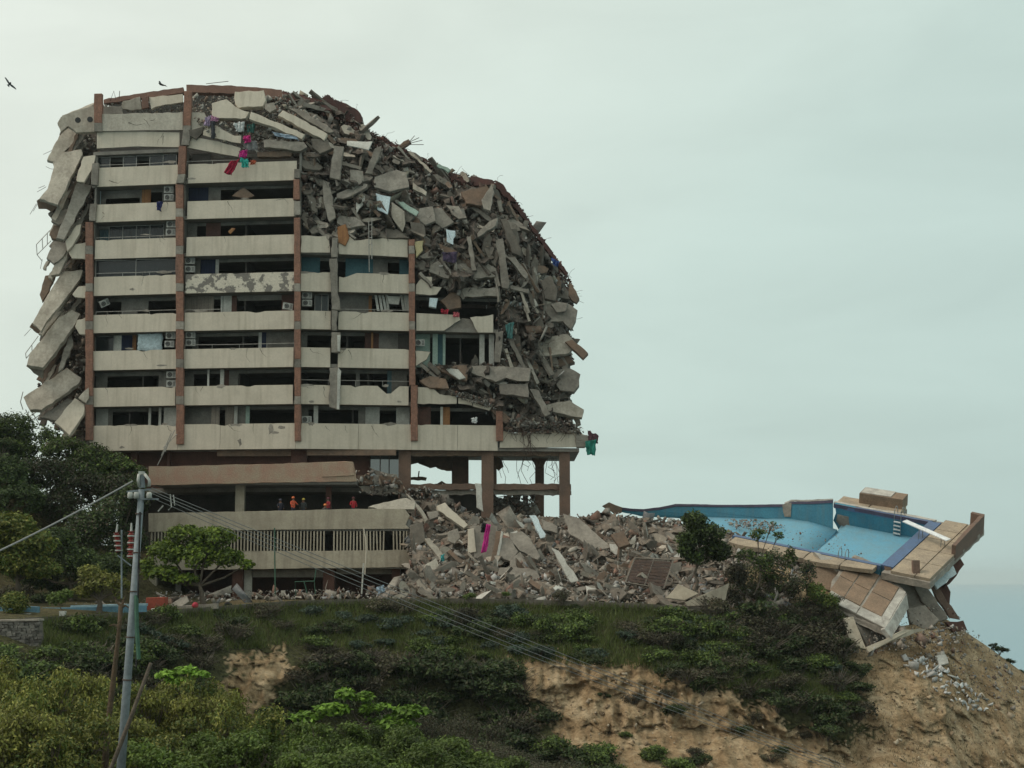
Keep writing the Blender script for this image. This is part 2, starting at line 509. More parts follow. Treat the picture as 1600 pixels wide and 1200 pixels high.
fr.inputs['To Min'].default_value = .62; fr.inputs['To Max'].default_value = 1.32
t.links.new(nb.outputs['Fac'], fr.inputs[0])
vm = _n('ShaderNodeVectorMath', operation='SCALE')
t.links.new(mm.outputs['Result'], vm.inputs[0]); t.links.new(fr.outputs[0], vm.inputs['Scale'])
t.links.new(vm.outputs[0], b.inputs['Base Color'])
b.inputs['Roughness'].default_value = 0.95; b.inputs['Specular IOR Level'].default_value = 0.15
bm_ = _n('ShaderNodeBump'); bm_.inputs['Strength'].default_value = 1.0; bm_.inputs['Distance'].default_value = 0.25
t.links.new(nb.outputs['Fac'], bm_.inputs['Height']); t.links.new(bm_.outputs[0], b.inputs['Normal'])
terr = link('hillside', np_mesh('hillside', G.reshape(-1, 3), Fq, m, sc3))
terr.data.polygons.foreach_set('use_smooth', [True] * len(terr.data.polygons))
tag(terr, 'steep ochre and scrub covered hillside below the ruin', None, None, 'structure')

# projected positions of the front slope for planting
FR = slice(NB, NRW - 11)
gpx = np.zeros((NRW, NC)); gpy = np.zeros((NRW, NC))
f = G[..., 1] * CT + (G[..., 2] - CZ) * ST
f = np.where(f < 1, 1, f)
gpx = 800 + FPX * G[..., 0] / f
gpy = 600 - FPX * (-G[..., 1] * ST + (G[..., 2] - CZ) * CT) / f
_gx, _gy, _gp = gpx[FR].ravel(), gpy[FR].ravel(), G[FR].reshape(-1, 3)
def on_slope(px, py):
    i = int(np.argmin((_gx - px) ** 2 + (_gy - py) ** 2))
    return Vector(_gp[i])
_ax, _ay, _az = G[:-9, :, 0].ravel(), G[:-9, :, 1].ravel(), G[:-9, :, 2].ravel()
def ground_z(x, y):
    i = int(np.argmin((_ax - x) ** 2 + (_ay - y) ** 2))
    return float(_az[i])

# ------------------------------------------------------------------ sea
sm = bpy.data.materials.new('sea_water'); sm.use_nodes = True
t = sm.node_tree; b = t.nodes['Principled BSDF']
b.inputs['Base Color'].default_value = (0.15, 0.28, 0.34, 1)
b.inputs['Roughness'].default_value = 0.28
b.inputs['Specular IOR Level'].default_value = 0.5
ge = _n('ShaderNodeNewGeometry')
w1 = _n('ShaderNodeTexNoise'); w1.inputs['Scale'].default_value = 0.11; w1.inputs['Detail'].default_value = 9; w1.inputs['Roughness'].default_value = 0.62
mp2 = _n('ShaderNodeMapping'); mp2.inputs['Scale'].default_value = (0.55, 1.5, 1)
t.links.new(ge.outputs['Position'], mp2.inputs[0]); t.links.new(mp2.outputs[0], w1.inputs[0])
bb = _n('ShaderNodeBump'); bb.inputs['Strength'].default_value = 0.8; bb.inputs['Distance'].default_value = 1.6
t.links.new(w1.outputs['Fac'], bb.inputs['Height']); t.links.new(bb.outputs[0], b.inputs['Normal'])
SEA_Z = -45
mb = MB()
ys = [-2000, 0, 250, 500, 1000, 2000, 4000, 8000, 15000]
vs_, fs_ = [], []
for i, y in enumerate(ys):
    for x in (-7000, -4000, -1000, 0, 1000, 4000, 7000): vs_.append((x, y, SEA_Z))
for i in range(len(ys) - 1):
    for k in range(6):
        a = i * 7 + k
        fs_.append((a, a + 1, a + 8, a + 7))
mb.add(vs_, fs_)
tag(mb.build('sea', sm), 'hazy pale blue sea reaching the horizon', None, None, 'structure')
# ------------------------------------------------------------------ the ruined building: facade geometry
_fp = [(-40, 137.5), (60, 134.2), (142, 132.4), (283, 131.2), (465, 130.0), (645, 131.2), (778, 132.1), (915, 133.2), (1000, 134.0)]
FX = [P(a, 480, b).x for a, b in _fp]
FY = [b for a, b in _fp]
def Yf(x): return float(np.interp(x, FX, FY))
def PF(px, py, off=0.0):
    Y = 131.0
    for _ in range(5):
        q = P(px, py, Y + off)
        Y = Yf(q.x)
    return P(px, py, Y + off)
def FP(x, z, off=0.0):
    return Vector((x, Yf(x) + off, z))
C1, C2, C3, C4, C5, CE = FX[2], FX[3], FX[4], FX[5], FX[6], FX[7]
def z_at(py): return P(465, py, 130.0).z
TOP = {10: 206, 9: 251, 8: 309.5, 7: 366, 6: 424.5, 5: 485, 4: 542.5, 3: 601, 2: 661}
BOT = {10: 230, 9: 281, 8: 337.5, 7: 396, 6: 454.5, 5: 513.7, 4: 573, 3: 631, 2: 701}
ZT = {k: z_at(v) for k, v in TOP.items()}
ZB = {k: z_at(v) for k, v in BOT.items()}
def FLR(k): return ZB[k] + 0.32          # floor finish level
def CEIL(k): return ZB[k + 1]            # underside of the band above

BLD = empty('apartment_building', (-14, 131, 0.0), 'tall cream balconied apartment block, half collapsed, with terracotta pilasters', 'building')

def rough_ring(pts, step, amp, keep=None):
    """subdivide a closed ring of world points and jitter the break edges in the ring's plane"""
    n = len(pts)
    cen = sum(pts, Vector()) / n
    nrm = Vector()
    for i in range(n):
        nrm += (pts[i] - cen).cross(pts[(i + 1) % n] - cen)
    nrm.normalize()
    outp = []
    for i in range(n):
        a, b = pts[i], pts[(i + 1) % n]
        d = (b - a).length
        k = max(1, int(d / step))
        sm_ = keep is not None and i in keep
        for j in range(k):
            q = a.lerp(b, j / k)
            if amp and not sm_ and d > 1e-6:
                side = (b - a).normalized().cross(nrm)
                q = q + side * rng.uniform(-amp, amp) * (0.6 if j == 0 else 1) + (b - a).normalized() * rng.uniform(-amp, amp) * 0.5
            outp.append(q)
    return outp, nrm

def slab_mesh(mb, front, th, step=0.45, amp=0.06, keep=None, bevel=0.035, direction=None):
    ring, nrm = rough_ring(front, step, amp, keep)
    if nrm.y > 0: nrm = -nrm               # towards the viewer side
    if direction is not None: nrm = direction
    cen = sum(ring, Vector()) / len(ring)
    f0 = [q + (cen - q).normalized() * min(bevel, (cen - q).length * 0.2) for q in ring]
    f1 = [q - nrm * bevel for q in ring]
    bk = [q - nrm * th + Vector((rng.uniform(-amp, amp), rng.uniform(-amp, amp), rng.uniform(-amp, amp))) * 0.7 for q in ring]
    n = len(ring)
    vs_ = f0 + f1 + bk
    fs = [tuple(range(n))]
    for i in range(n):
        j = (i + 1) % n
        fs.append((i, n + i, n + j, j))
        fs.append((n + i, 2 * n + i, 2 * n + j, n + j))
    fs.append(tuple(range(3 * n - 1, 2 * n - 1, -1)))
    mb.add(vs_, fs, [0] + [1] * (len(fs) - 1))

def facade_piece(name, pts, matname, th=0.2, off=0.0, parent=BLD, amp=0.05, keep=None, step=0.45, label=None):
    mb = MB()
    slab_mesh(mb, [PF(x, y, off) for x, y in pts], th, step, amp, keep, direction=Vector((0, -1, 0)))
    o = mb.build(name, [M[matname], M['conc']] if matname.startswith('paint') else M[matname], parent)
    if label: o['label'] = label
    return o

# --- parapet bands ------------------------------------------------------------
def band(k, xa, xb, matname='paint', parent=BLD, notch=None):
    """a straight parapet panel from x=xa to xb on the facade, its top edge nibbled a little"""
    za, zb = ZB[k], ZT[k]
    n = max(3, int((xb - xa) / 0.35))
    top, bot = [], []
    for i in range(n + 1):
        x = xa + (xb - xa) * i / n
        e = 0.0
        v = noise.noise(Vector((x * 0.9, k * 3.7, 0))) - 0.32
        if v > 0: e = -v * 0.55
        if notch:
            for nx, nw, nd in notch:
                dd = abs(x - nx) / nw
                if dd < 1: e -= nd * (1 - dd) ** 0.6
        top.append(FP(x, zb + e))
        bot.append(FP(x, za))
    mb = MB()
    fr = top + bot[::-1]
    mb.hexa(fr[::-1], [q + Vector((0, 0.18, 0)) for q in fr][::-1])
    return mb.build('parapet', M[matname], parent)
g_ = 0.32                                 # half gap taken by the pilasters
for k in (9, 8, 7, 6, 5, 4, 3):
    band(k, C1 + 0.2, C2 - g_)
    if k == 6:
        o = band(k, C2 + g_, C3 - 0.28, 'peel'); o['label'] = 'parapet with large patches of peeled paint'
    else:
        band(k, C2 + g_, C3 - 0.28)
for k, nt_ in ((6, [(PF(536, 425).x, 0.9, 0.42)]), (5, None), (4, None), (3, [(PF(607, 603).x, 0.7, 0.75)])):
    band(k, C3 + 0.22, PF(517, 480).x, notch=None)
    band(k, PF(529, 480).x, C4 - 0.3, notch=nt_)
facade_piece('parapet', [(470, 368), (515, 369), (516, 395), (470, 395)], 'paint', keep=(2,))
facade_piece('parapet', [(529, 371), (548, 369), (556, 375), (600, 372), (638, 375), (638, 402), (529, 397)], 'paint', keep=(5,))
facade_piece('parapet', [(649, 445), (660, 432), (675, 432), (676, 447), (691, 449), (682, 461), (649, 460)], 'paint', amp=0.07)
facade_piece('parapet', [(650, 489), (717, 492), (720, 500), (694, 517), (650, 517)], 'paint', keep=(0, 3, 4))
facade_piece('parapet', [(734, 496), (771, 491), (771, 520), (746, 520)], 'paint', keep=(1, 2))
facade_piece('slab_edge', [(690, 518), (722, 497), (736, 499), (748, 520)], 'conc', off=0.25)
facade_piece('parapet', [(649, 547), (672, 550), (667, 562), (649, 572)], 'paint')
facade_piece('parapet', [(652, 605), (675, 605), (687, 615), (714, 620), (714, 631), (652, 631)], 'paint')
facade_piece('parapet', [(716, 621), (737, 624), (738, 634), (715, 631)], 'paint', th=0.25)
facade_piece('parapet', [(739, 625), (772, 632), (765, 642), (739, 635)], 'paint', th=0.3)
# the deep band over the open ground storeys
n_ = [C1 + 0.2, C2, PF(344, 680).x, C3, PF(560, 680).x, C4, PF(715, 680).x, C5]
for a, b_ in zip(n_[:-1], n_[1:]):
    band(2, a + 0.012, b_ - 0.012)
facade_piece('parapet', [(780, 672), (800, 676), (850, 675), (905, 676), (916, 680), (912, 695), (903, 699), (780, 700)], 'paint', th=0.25, keep=(6,))
# upper squeezed storeys
facade_piece('parapet', [(151, 206), (215, 205), (281, 207), (281, 230), (215, 229), (151, 232)], 'paint', keep=(0, 1, 2, 3, 4, 5), off=0.05)
facade_piece('parapet', [(159, 178), (222, 177), (286, 175), (286, 203), (222, 204), (159, 205)], 'paint_grey', keep=(2, 3, 4, 5), off=-0.15)
facade_piece('parapet', [(291, 212), (333, 219), (377, 231), (372, 245), (330, 238), (290, 230)], 'paint', off=0.0, keep=(0, 3, 4), th=0.25)
facade_piece('parapet', [(317, 205), (332, 193), (367, 212), (377, 212), (377, 224), (362, 222), (317, 211)], 'paint', off=-0.3, th=0.3)
facade_piece('parapet', [(297, 176), (320, 176), (330, 200), (316, 205), (299, 203)], 'paint_grey', off=-0.1)
# --- pilasters ------------------------------------------------------------------
def pilaster(segs, w, off=-0.28):
    """segs: list of (px_top, py_top, px_bot, py_bot, material)"""
    for (xa, ya, xb, yb, mn) in segs:
        a, b_ = PF(xa, ya, off), PF(xb, yb, off)
        mb = MB()
        h = w / 2
        ps = [a + Vector((-h, 0, 0)), a + Vector((h, 0, 0)), b_ + Vector((h, 0, 0)), b_ + Vector((-h, 0, 0))]
        slab_mesh(mb, ps, 0.5, 0.5, 0.025 if mn == 'terra' else 0.05, bevel=0.03, direction=Vector((0, -1, 0)))
        mb.build('pilaster', M[mn], BLD)
def auto_segs(xt, yt, xb, yb, skip=()):
    segs = []
    y = yt
    cuts = sorted([BOT[k] - 11 for k in BOT] + [BOT[k] + 3 for k in BOT])
    marks = [(yt, None)]
    for k in sorted(BOT, reverse=True):
        a, b_ = BOT[k] - 12, BOT[k] + 1
        if a > yt and b_ < yb and k not in skip:
            segs.append((y, a, 'terra')); segs.append((a, b_, 'conc')); y = b_
    segs.append((y, yb, 'terra'))
    X = lambda yy: xt + (xb - xt) * (yy - yt) / (yb - yt)
    return [(X(a), a, X(b_), b_, mn) for a, b_, mn in segs if b_ - a > 3]
pilaster(auto_segs(139, 347, 139, 688, skip=(2, 4)), 0.62)
pilaster([(149, 255, 147, 289, 'conc'), (146, 318, 144, 345, 'conc')], 0.55)
pilaster([(153, 146, 153, 192, 'terra'), (153, 192, 153, 205, 'conc')], 0.66, -0.35)
pilaster([(293, 142, 292, 196, 'terra'), (292, 196, 289, 227, 'conc'), (285, 228, 283, 272, 'terra'), (283, 272, 281, 286, 'conc')], 0.62, -0.35)
pilaster(auto_segs(280, 288, 281, 694), 0.62)
pilaster(auto_segs(464, 340, 465, 689, skip=(7,)), 0.5)
pilaster([(464, 264, 464, 278, 'conc'), (463, 280, 463, 312, 'terra'), (464, 314, 464, 336, 'conc')], 0.5)
pilaster(auto_segs(643, 374, 644, 602, skip=(4,)), 0.5)
pilaster([(647, 602, 647, 689, 'terra')], 0.55)
pilaster([(780, 642, 781, 689, 'terra')], 0.55)
# broken pipe chase between two bays, hanging in pieces
for seg in ([(515, 404), (527, 404), (527, 458), (531, 470), (531, 484), (518, 484), (516, 440)], [(518, 519), (531, 519), (531, 550), (518, 551)], [(515, 575), (528, 574), (531, 600), (526, 640), (514, 636)],
            [(519, 371), (528, 371), (527, 402), (517, 402)], [(518, 485), (527, 485), (526, 517), (519, 517)]):
    facade_piece('pipe_chase', seg, 'conc', th=0.35, off=-0.42, amp=0.05, step=0.3)
facade_piece('pipe_chase', [(528, 574), (533, 580), (530, 640), (526, 640)], 'white', th=0.2, off=-0.5, amp=0.03)
facade_piece('pipe_chase', [(527, 524), (532, 524), (531, 550), (527, 549)], 'white', th=0.2, off=-0.5, amp=0.03)

# --- floor slabs, ceilings, rooms ------------------------------------------------
DEEP = 11.0
def floor_slab(xa, xb, z0, z1, d0=0.02, d1=DEEP, matname='soffit', name='floor_slab', parent=BLD):
    xs = [xa] + [x for x in FX if xa < x < xb] + [xb]
    mb = MB()
    for a, b_ in zip(xs[:-1], xs[1:]):
        fr = [FP(a, z0, d0), FP(b_, z0, d0), FP(b_, z1, d0), FP(a, z1, d0)]
        bk = [FP(a, z0, d1), FP(b_, z0, d1), FP(b_, z1, d1), FP(a, z1, d1)]
        mb.hexa(fr, bk)
    return mb.build(name, M[matname], parent)
LAST = {9: C3, 8: C3, 7: C4, 6: C4 + 0.3, 5: C5, 4: C4 + 0.3, 3: C4 + 0.4, 10: C2, 2: CE - 0.6}
for k in range(2, 11):
    floor_slab(C1 - 0.3, LAST[k], ZB[k] + 0.004, ZB[k] + 0.3, d0=0.19)
REC = 1.55
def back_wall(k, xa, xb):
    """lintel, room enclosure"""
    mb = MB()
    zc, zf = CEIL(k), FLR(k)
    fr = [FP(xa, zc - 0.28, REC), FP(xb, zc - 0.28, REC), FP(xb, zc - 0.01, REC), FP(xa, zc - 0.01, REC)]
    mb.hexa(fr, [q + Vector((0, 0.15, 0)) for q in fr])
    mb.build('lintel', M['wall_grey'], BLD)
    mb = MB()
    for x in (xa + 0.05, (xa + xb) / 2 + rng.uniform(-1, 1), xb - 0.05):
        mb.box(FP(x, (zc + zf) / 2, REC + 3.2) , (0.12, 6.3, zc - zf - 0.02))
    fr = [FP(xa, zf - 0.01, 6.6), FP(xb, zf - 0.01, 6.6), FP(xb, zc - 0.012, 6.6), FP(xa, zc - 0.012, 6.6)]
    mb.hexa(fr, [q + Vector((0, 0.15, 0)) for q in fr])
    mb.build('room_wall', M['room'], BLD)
BAYS = {1: (C1, C2), 2: (C2, C3), 3: (C3, C4), 4: (C4, C5)}
for k in (9, 8, 7, 6, 5, 4, 3, 2):
    for bay, (a, b_) in BAYS.items():
        if bay == 3 and k > 6: continue
        if bay == 4 and k > 6: continue
        back_wall(k, a, b_)
    # balcony side fins at the bay lines
    mb = MB()
    for x in (C1, C2, C3, C4):
        if x == C4 and k > 6: continue
        mb.box(FP(x, (CEIL(k) + FLR(k)) / 2, 0.95), (0.16, 1.3, CEIL(k) - FLR(k) - 0.01))
    mb.build('balcony_fin', M['wall_grey'], BLD)

def feat(k, pa, pb, matname, lo=0.0, hi=1.0, off=REC - 0.02, th=0.1, name='wall_panel'):
    ym = (TOP[k] + (BOT[k + 1] if k + 1 in BOT else TOP[k] - 28)) / 2
    xa, xb = PF(pa, ym, off).x, PF(pb, ym, off).x
    zf, zc = FLR(k), CEIL(k) - 0.006
    z0, z1 = zf + (zc - zf) * lo, zf + (zc - zf) * hi
    mb = MB()
    fr = [FP(xa, z0, off), FP(xb, z0, off), FP(xb, z1, off), FP(xa, z1, off)]
    mb.hexa(fr, [q + Vector((0, th, 0)) for q in fr])
    return mb.build(name, M[matname], BLD)
def glazing(k, pa, pb, n, off=REC - 0.06, curtain=None, top=True):
    ym = (TOP[k] + BOT[k + 1]) / 2
    xa, xb = PF(pa, ym, off).x, PF(pb, ym, off).x
    zf, zc = FLR(k), CEIL(k) - 0.03
    mb = MB()
    t_ = 0.055
    for i in range(n + 1):
        x = xa + (xb - xa) * i / n
        mb.box(FP(x, (zf + zc) / 2, off), (t_, 0.06, zc - zf))
    for z in (zf + 0.05, zf + 1.0, zc - 0.04):
        for i in range(n):
            x0, x1 = xa + (xb - xa) * i / n, xa + (xb - xa) * (i + 1) / n
            mb.box(FP((x0 + x1) / 2, z, off), (x1 - x0 - t_, 0.05, t_))
    wdw = mb.build('window', M['alu'], BLD)
    for i in range(n):
        if n > 2 and rng.random() < 0.2: continue
        x0, x1 = xa + (xb - xa) * i / n + 0.03, xa + (xb - xa) * (i + 1) / n - 0.03
        m2 = MB()
        m2.add([FP(x0, zf + 0.08, off), FP(x1, zf + 0.08, off), FP(x1, zc - 0.07, off), FP(x0, zc - 0.07, off)], [(0, 1, 2, 3)])
        m2.build('pane', M['glass'], wdw)
    if curtain:
        m2 = MB()
        nn = 40
        f_ = [FP(xa + (xb - xa) * i / nn, zf + 0.1, off + 0.2 + 0.05 * math.sin(i * 1.7)) for i in range(nn + 1)]
        c_ = [FP(xa + (xb - xa) * i / nn, zc - 0.1, off + 0.2 + 0.05 * math.sin(i * 1.7)) for i in range(nn + 1)]
        m2.add(f_ + c_, [(i, i + 1, nn + 2 + i, nn + 1 + i) for i in range(nn)])
        m2.build('curtain', M[curtain], BLD)
def railing(k, pa, pb, h=0.32):
    xa, xb = PF(pa, TOP[k], 0.1).x, PF(pb, TOP[k], 0.1).x
    mb = MB()
    n = max(2, int((xb - xa) / 2.2))
    for i in range(n + 1):
        x = xa + (xb - xa) * i / n
        mb.tube([FP(x, ZT[k] - 0.05, 0.1), FP(x, ZT[k] + h, 0.1)], 0.02, 5)
    mb.tube([FP(xa, ZT[k] + h, 0.1), FP((xa + xb) / 2, ZT[k] + h + rng.uniform(-.03, .02), 0.1), FP(xb, ZT[k] + h, 0.1)], 0.025, 5)
    mb.build('railing', M['alu'], BLD)
# storey 9 (under the squeezed roof bands)
glazing(9, 152, 276, 6, off=0.7)
feat(9, 262, 277, 'wall_grey', 0, 1, 0.9); railing(9, 152, 276, 0.25); railing(9, 292, 372, 0.25)
feat(9, 300, 330, 'room', 0, 1, 0.9)
# 8
feat(8, 151, 158, 'sheet'); feat(8, 158, 219, 'wall_grey', 0.75, 1); feat(8, 158, 166, 'wall_grey'); feat(8, 219, 222, 'wall_grey'); feat(8, 222, 236, 'wood', name='door'); feat(8, 254, 277, 'wall_grey'); feat(8, 290, 326, 'navy', name='curtain')
feat(8, 326, 345, 'wall_grey')
# 7
glazing(7, 150, 256, 5, curtain='curt_teal'); feat(7, 257, 277, 'wall_grey'); feat(7, 289, 308, 'wall_grey'); feat(7, 322, 345, 'redwall'); railing(7, 150, 276, 0.22)
# 6
feat(6, 150, 172, 'wall_grey'); feat(6, 172, 247, 'wall_grey', 0.72, 1); glazing(6, 150, 276, 2, off=0.5); railing(6, 150, 276); feat(6, 304, 313, 'wall_grey'); feat(6, 314, 337, 'navy', name='curtain'); feat(6, 337, 342, 'white')
feat(6, 470, 500, 'teal'); feat(6, 540, 583, 'teal'); feat(6, 583, 606, 'wall_grey', name='door'); feat(6, 624, 640, 'teal')
# 5
feat(5, 190, 215, 'wall_grey'); feat(5, 215, 232, 'wall_grey', 0.6, 1); railing(5, 150, 276, 0.28); feat(5, 289, 334, 'beige', name='curtain'); feat(5, 345, 348, 'white'); feat(5, 349, 362, 'white'); railing(5, 289, 345, 0.25); feat(5, 362, 370, 'redwall')
feat(5, 372, 440, 'wall_grey', 0.84, 1); feat(5, 440, 460, 'redwall')
glazing(5, 492, 513, 2, off=1.2, curtain='sheet'); feat(5, 531, 576, 'wall_grey'); feat(5, 576, 581, 'wood'); railing(5, 531, 638, 0.2)
# 4
glazing(4, 150, 178, 1); feat(4, 178, 190, 'white'); feat(4, 190, 209, 'navy'); feat(4, 207, 213, 'wood'); feat(4, 300, 310, 'wall_grey'); feat(4, 404, 409, 'white'); feat(4, 409, 416, 'navy'); feat(4, 416, 460, 'wall_grey'); railing(4, 289, 460, 0.36)
feat(4, 470, 480, 'wall_grey'); feat(4, 570, 592, 'redwall'); feat(4, 580, 583, 'wood', off=1.0); feat(4, 592, 622, 'wall_grey'); feat(4, 622, 640, 'room')
feat(4, 650, 672, 'mint'); feat(4, 676, 684, 'mint', off=1.2); feat(4, 684, 692, 'teal'); feat(4, 692, 696, 'mint', off=1.2); feat(4, 749, 757, 'white', off=1.0); feat(4, 764, 772, 'white', off=0.9)
# 3
feat(3, 150, 168, 'wall_grey'); feat(3, 168, 248, 'wall_grey', 0.88, 1); feat(3, 248, 256, 'wall_grey'); feat(3, 256, 277, 'wall_grey', 0, 1, 1.3); feat(3, 289, 303, 'wall_grey'); feat(3, 324, 327, 'white', off=0.8); feat(3, 344, 350, 'white', off=0.8); feat(3, 327, 344, 'wall_grey', 0.3, 0.42, 0.8)
feat(3, 350, 358, 'redwall'); feat(3, 358, 372, 'wall_grey'); feat(3, 372, 460, 'wall_grey', 0.9, 1); railing(3, 470, 640, 0.42)
feat(3, 556, 562, 'wall_grey'); feat(3, 605, 612, 'curt_teal'); feat(3, 612, 636, 'wall_grey')
# 2
feat(2, 150, 169, 'white'); feat(2, 169, 176, 'wall_grey'); feat(2, 232, 236, 'white', off=1.2); feat(2, 248, 252, 'white', off=1.2); feat(2, 256, 277, 'white', 0, 1, 1.3)
feat(2, 289, 330, 'wall_grey'); feat(2, 330, 343, 'beige', off=1.2, name='curtain'); feat(2, 352, 366, 'beige', name='curtain'); feat(2, 366, 371, 'white', off=1.2); feat(2, 371, 385, 'wall_grey'); feat(2, 384, 390, 'mint', off=1.2)
feat(2, 470, 482, 'wall_grey'); feat(2, 490, 497, 'white', off=1.0); feat(2, 571, 593, 'white', name='door'); feat(2, 619, 640, 'white'); feat(2, 560, 571, 'wall_grey')
feat(2, 653, 673, 'redwall', off=0.9); feat(2, 688, 692, 'white', off=0.8); feat(2, 692, 703, 'wood', off=0.9, name='door')
# louvred blinds fallen askew on the fifth storey
for i, (xa, xb) in enumerate([(585, 590), (591, 596), (596, 602), (602, 606), (625, 630), (630, 634), (634, 638)]):
    facade_piece('blind_slat', [(xa, 461), (xa + 4, 461), (xb + 3, 486), (xb - 1, 486)], 'white', th=0.04, off=1.0, amp=0, parent=BLD)
facade_piece('blind_slat', [(604, 462), (626, 463), (623, 476), (608, 475)], 'white', th=0.06, off=0.85, amp=0.01)

# --- lobby level under the deep band -------------------------------------------------
zl0, zl1 = P(465, 762, 131).z, ZB[2]
floor_slab(C1 - 0.3, C4 + 0.4, zl0 - 0.35, zl0, d0=0.6, d1=DEEP, name='floor_slab')
mb = MB()
for a, b_ in ((C1, C2), (C2, C3), (C3, PF(575, 730).x)):
    fr = [FP(a, zl0, 2.2), FP(b_, zl0, 2.2), FP(b_, zl1, 2.2), FP(a, zl1, 2.2)]
    mb.hexa(fr, [q + Vector((0, 0.2, 0)) for q in fr])
mb.build('lobby_wall', M['redwall'], BLD)
for pa, pb in ((205, 215), (262, 266), (455, 480)):
    a, b_ = PF(pa, 720, 1.5), PF(pb, 720, 1.5)
    mb = MB(); mb.box(((a.x + b_.x) / 2, a.y, (zl0 + zl1) / 2), (b_.x - a.x, 0.4, zl1 - zl0 - 0.02)); mb.build('lobby_column', M['redwall'], BLD)
for pa, pb, ya, yb in ((340, 455, 706, 713), (480, 620, 706, 712)):
    a, b_ = PF(pa, ya, 0.8), PF(pb, yb, 0.8)
    mb = MB(); mb.box(((a.x + b_.x) / 2, a.y, zl1 - 0.25), (b_.x - a.x, 0.4, 0.48)); mb.build('downstand_beam', M['conc_brown'], BLD)
for i, (pa, pb) in enumerate(((578, 594), (594, 608), (608, 624))):
    a, b_ = PF(pa, 735, 2.0), PF(pb, 735, 2.0)
    mb = MB()
    for x in (a.x, b_.x): mb.box((x, a.y, (zl0 + zl1) / 2), (0.07, 0.08, zl1 - zl0))
    mb.box(((a.x + b_.x) / 2, a.y, zl0 + 0.6), (b_.x - a.x, 0.06, 0.07))
    wdw = mb.build('window', M['rust'], BLD)
    m2 = MB(); m2.add([(a.x, a.y + .03, zl0), (b_.x, a.y + .03, zl0), (b_.x, a.y + .03, zl1), (a.x, a.y + .03, zl1)], [(0, 1, 2, 3)]); m2.build('pane', M['glass'], wdw)

# --- podium: brick edged deck, parapet, slat screen, ground storey --------------------
YP = 125.0
def podbox(name, pts, Y, depth, matname, amp=0.0, parent=BLD, keep=None):
    mb = MB()
    slab_mesh(mb, [P(x, y, Y) for x, y in pts], depth, 0.5, amp, keep, direction=Vector((0, -1, 0)), bevel=0.03)
    return mb.build(name, M[matname], parent)
podbox('deck_edge', [(232, 729), (330, 727), (420, 725), (502, 722), (552, 722), (555, 738), (557, 752), (500, 753), (380, 755), (232, 758)], 127.0, 0.35, 'brickred', 0.03)
podbox('deck_edge', [(503, 722), (551, 721), (553, 743), (503, 745)], 126.9, 0.12, 'brickred', 0.05)
zd = P(300, 754, 127).z
mb = MB()
a, b_ = P(233, 750, 127.3).x, P(556, 750, 127.3).x
mb.box(((a + b_) / 2, 130.3, zd + 0.02), (b_ - a, 6.0, 0.3)); mb.build('deck_slab', M['slab'], BLD)
podbox('deck_edge', [(556, 744), (600, 742), (622, 746), (621, 756), (560, 758)], 129.0, 1.5, 'conc_brown', 0.1)
podbox('deck_edge', [(575, 730), (598, 736), (620, 741), (622, 748), (590, 744)], 129.4, 1.0, 'conc', 0.12)
podbox('deck_edge', [(560, 760), (621, 758), (622, 770), (575, 772)], 129.3, 1.5, 'conc', 0.12)
zp = P(400, 797, YP).z
podbox('podium_parapet', [(232, 802), (335, 800), (440, 798), (560, 795), (632, 795), (640, 806), (634, 820), (640, 826), (500, 827), (350, 829), (232, 831)], YP, 0.22, 'podium', 0.02, keep=(9, 8, 7, 10))
podbox('podium_beam', [(234, 864), (420, 862), (640, 859), (700, 862), (735, 872), (738, 884), (560, 887), (400, 889), (234, 891)], YP + 0.05, 0.3, 'podium', 0.02)
zb_ = P(400, 889, YP).z
zs0, zs1 = P(400, 862, YP).z, P(400, 829, YP).z
xa, xb = P(233, 840, YP).x, P(640, 840, YP).x
for z0, z1, nm in ((zs1 - 0.02, zs1 + 0.9, 'podium_floor'), (zb_ + 0.02, zb_ + 0.35, 'podium_floor')):
    mb = MB(); mb.box(((xa + xb) / 2, YP + 5.6, (z0 + z1) / 2), (xb - xa, 10.7, z1 - z0)); mb.build(nm, M['slab'], BLD)
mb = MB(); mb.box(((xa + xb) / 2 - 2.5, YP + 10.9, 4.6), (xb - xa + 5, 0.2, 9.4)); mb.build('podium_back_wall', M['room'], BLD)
mb = MB(); mb.box((xa + 0.1, YP + 5.6, 2.5), (0.2, 10.4, 5.4)); mb.build('podium_side_wall', M['podium'], BLD)
scr = MB(); scr.box(((xa + xb) / 2, YP + 0.12, zs0 + 0.03), (xb - xa - 0.3, 0.1, 0.06)); scr = scr.build('slat_screen', M['podium'], BLD)
ns = 78
m0 = MB(); m0.box((0, 0, 0), (0.105, 0.14, zs1 - zs0 - 0.06)); s0 = None
for i in range(ns):
    x = xa + 0.18 + (xb - xa - 0.4) * i / (ns - 1)
    if i in (53, 54, 71, 72): continue
    if s0 is None:
        s0 = m0.build('slat', M['podium'], scr); o = s0
    else:
        o = bpy.data.objects.new('slat', s0.data); COL.objects.link(o); o.parent = scr; o.matrix_parent_inverse = s0.matrix_parent_inverse.copy()
    o.location = (x, YP + 0.13, (zs0 + zs1) / 2 - 0.01)
    o.rotation_euler = (0, rng.gauss(0, 0.006) if i < 62 else rng.gauss(0, 0.035), 0)
def post(name, pa, pb, ya, yb, Y, d, matname):
    a, b_ = P(pa, ya, Y), P(pb, yb, Y)
    mb = MB(); mb.box(((a.x + b_.x) / 2, Y + d / 2, (a.z + b_.z) / 2), (abs(b_.x - a.x), d, abs(a.z - b_.z)), jit=0.012)
    return mb.build(name, M[matname], BLD)
post('podium_column', 368, 381, 756, 800, YP + 3.5, 0.6, 'podium')
post('podium_column', 509, 517, 760, 798, YP + 4.0, 0.6, 'redwall')
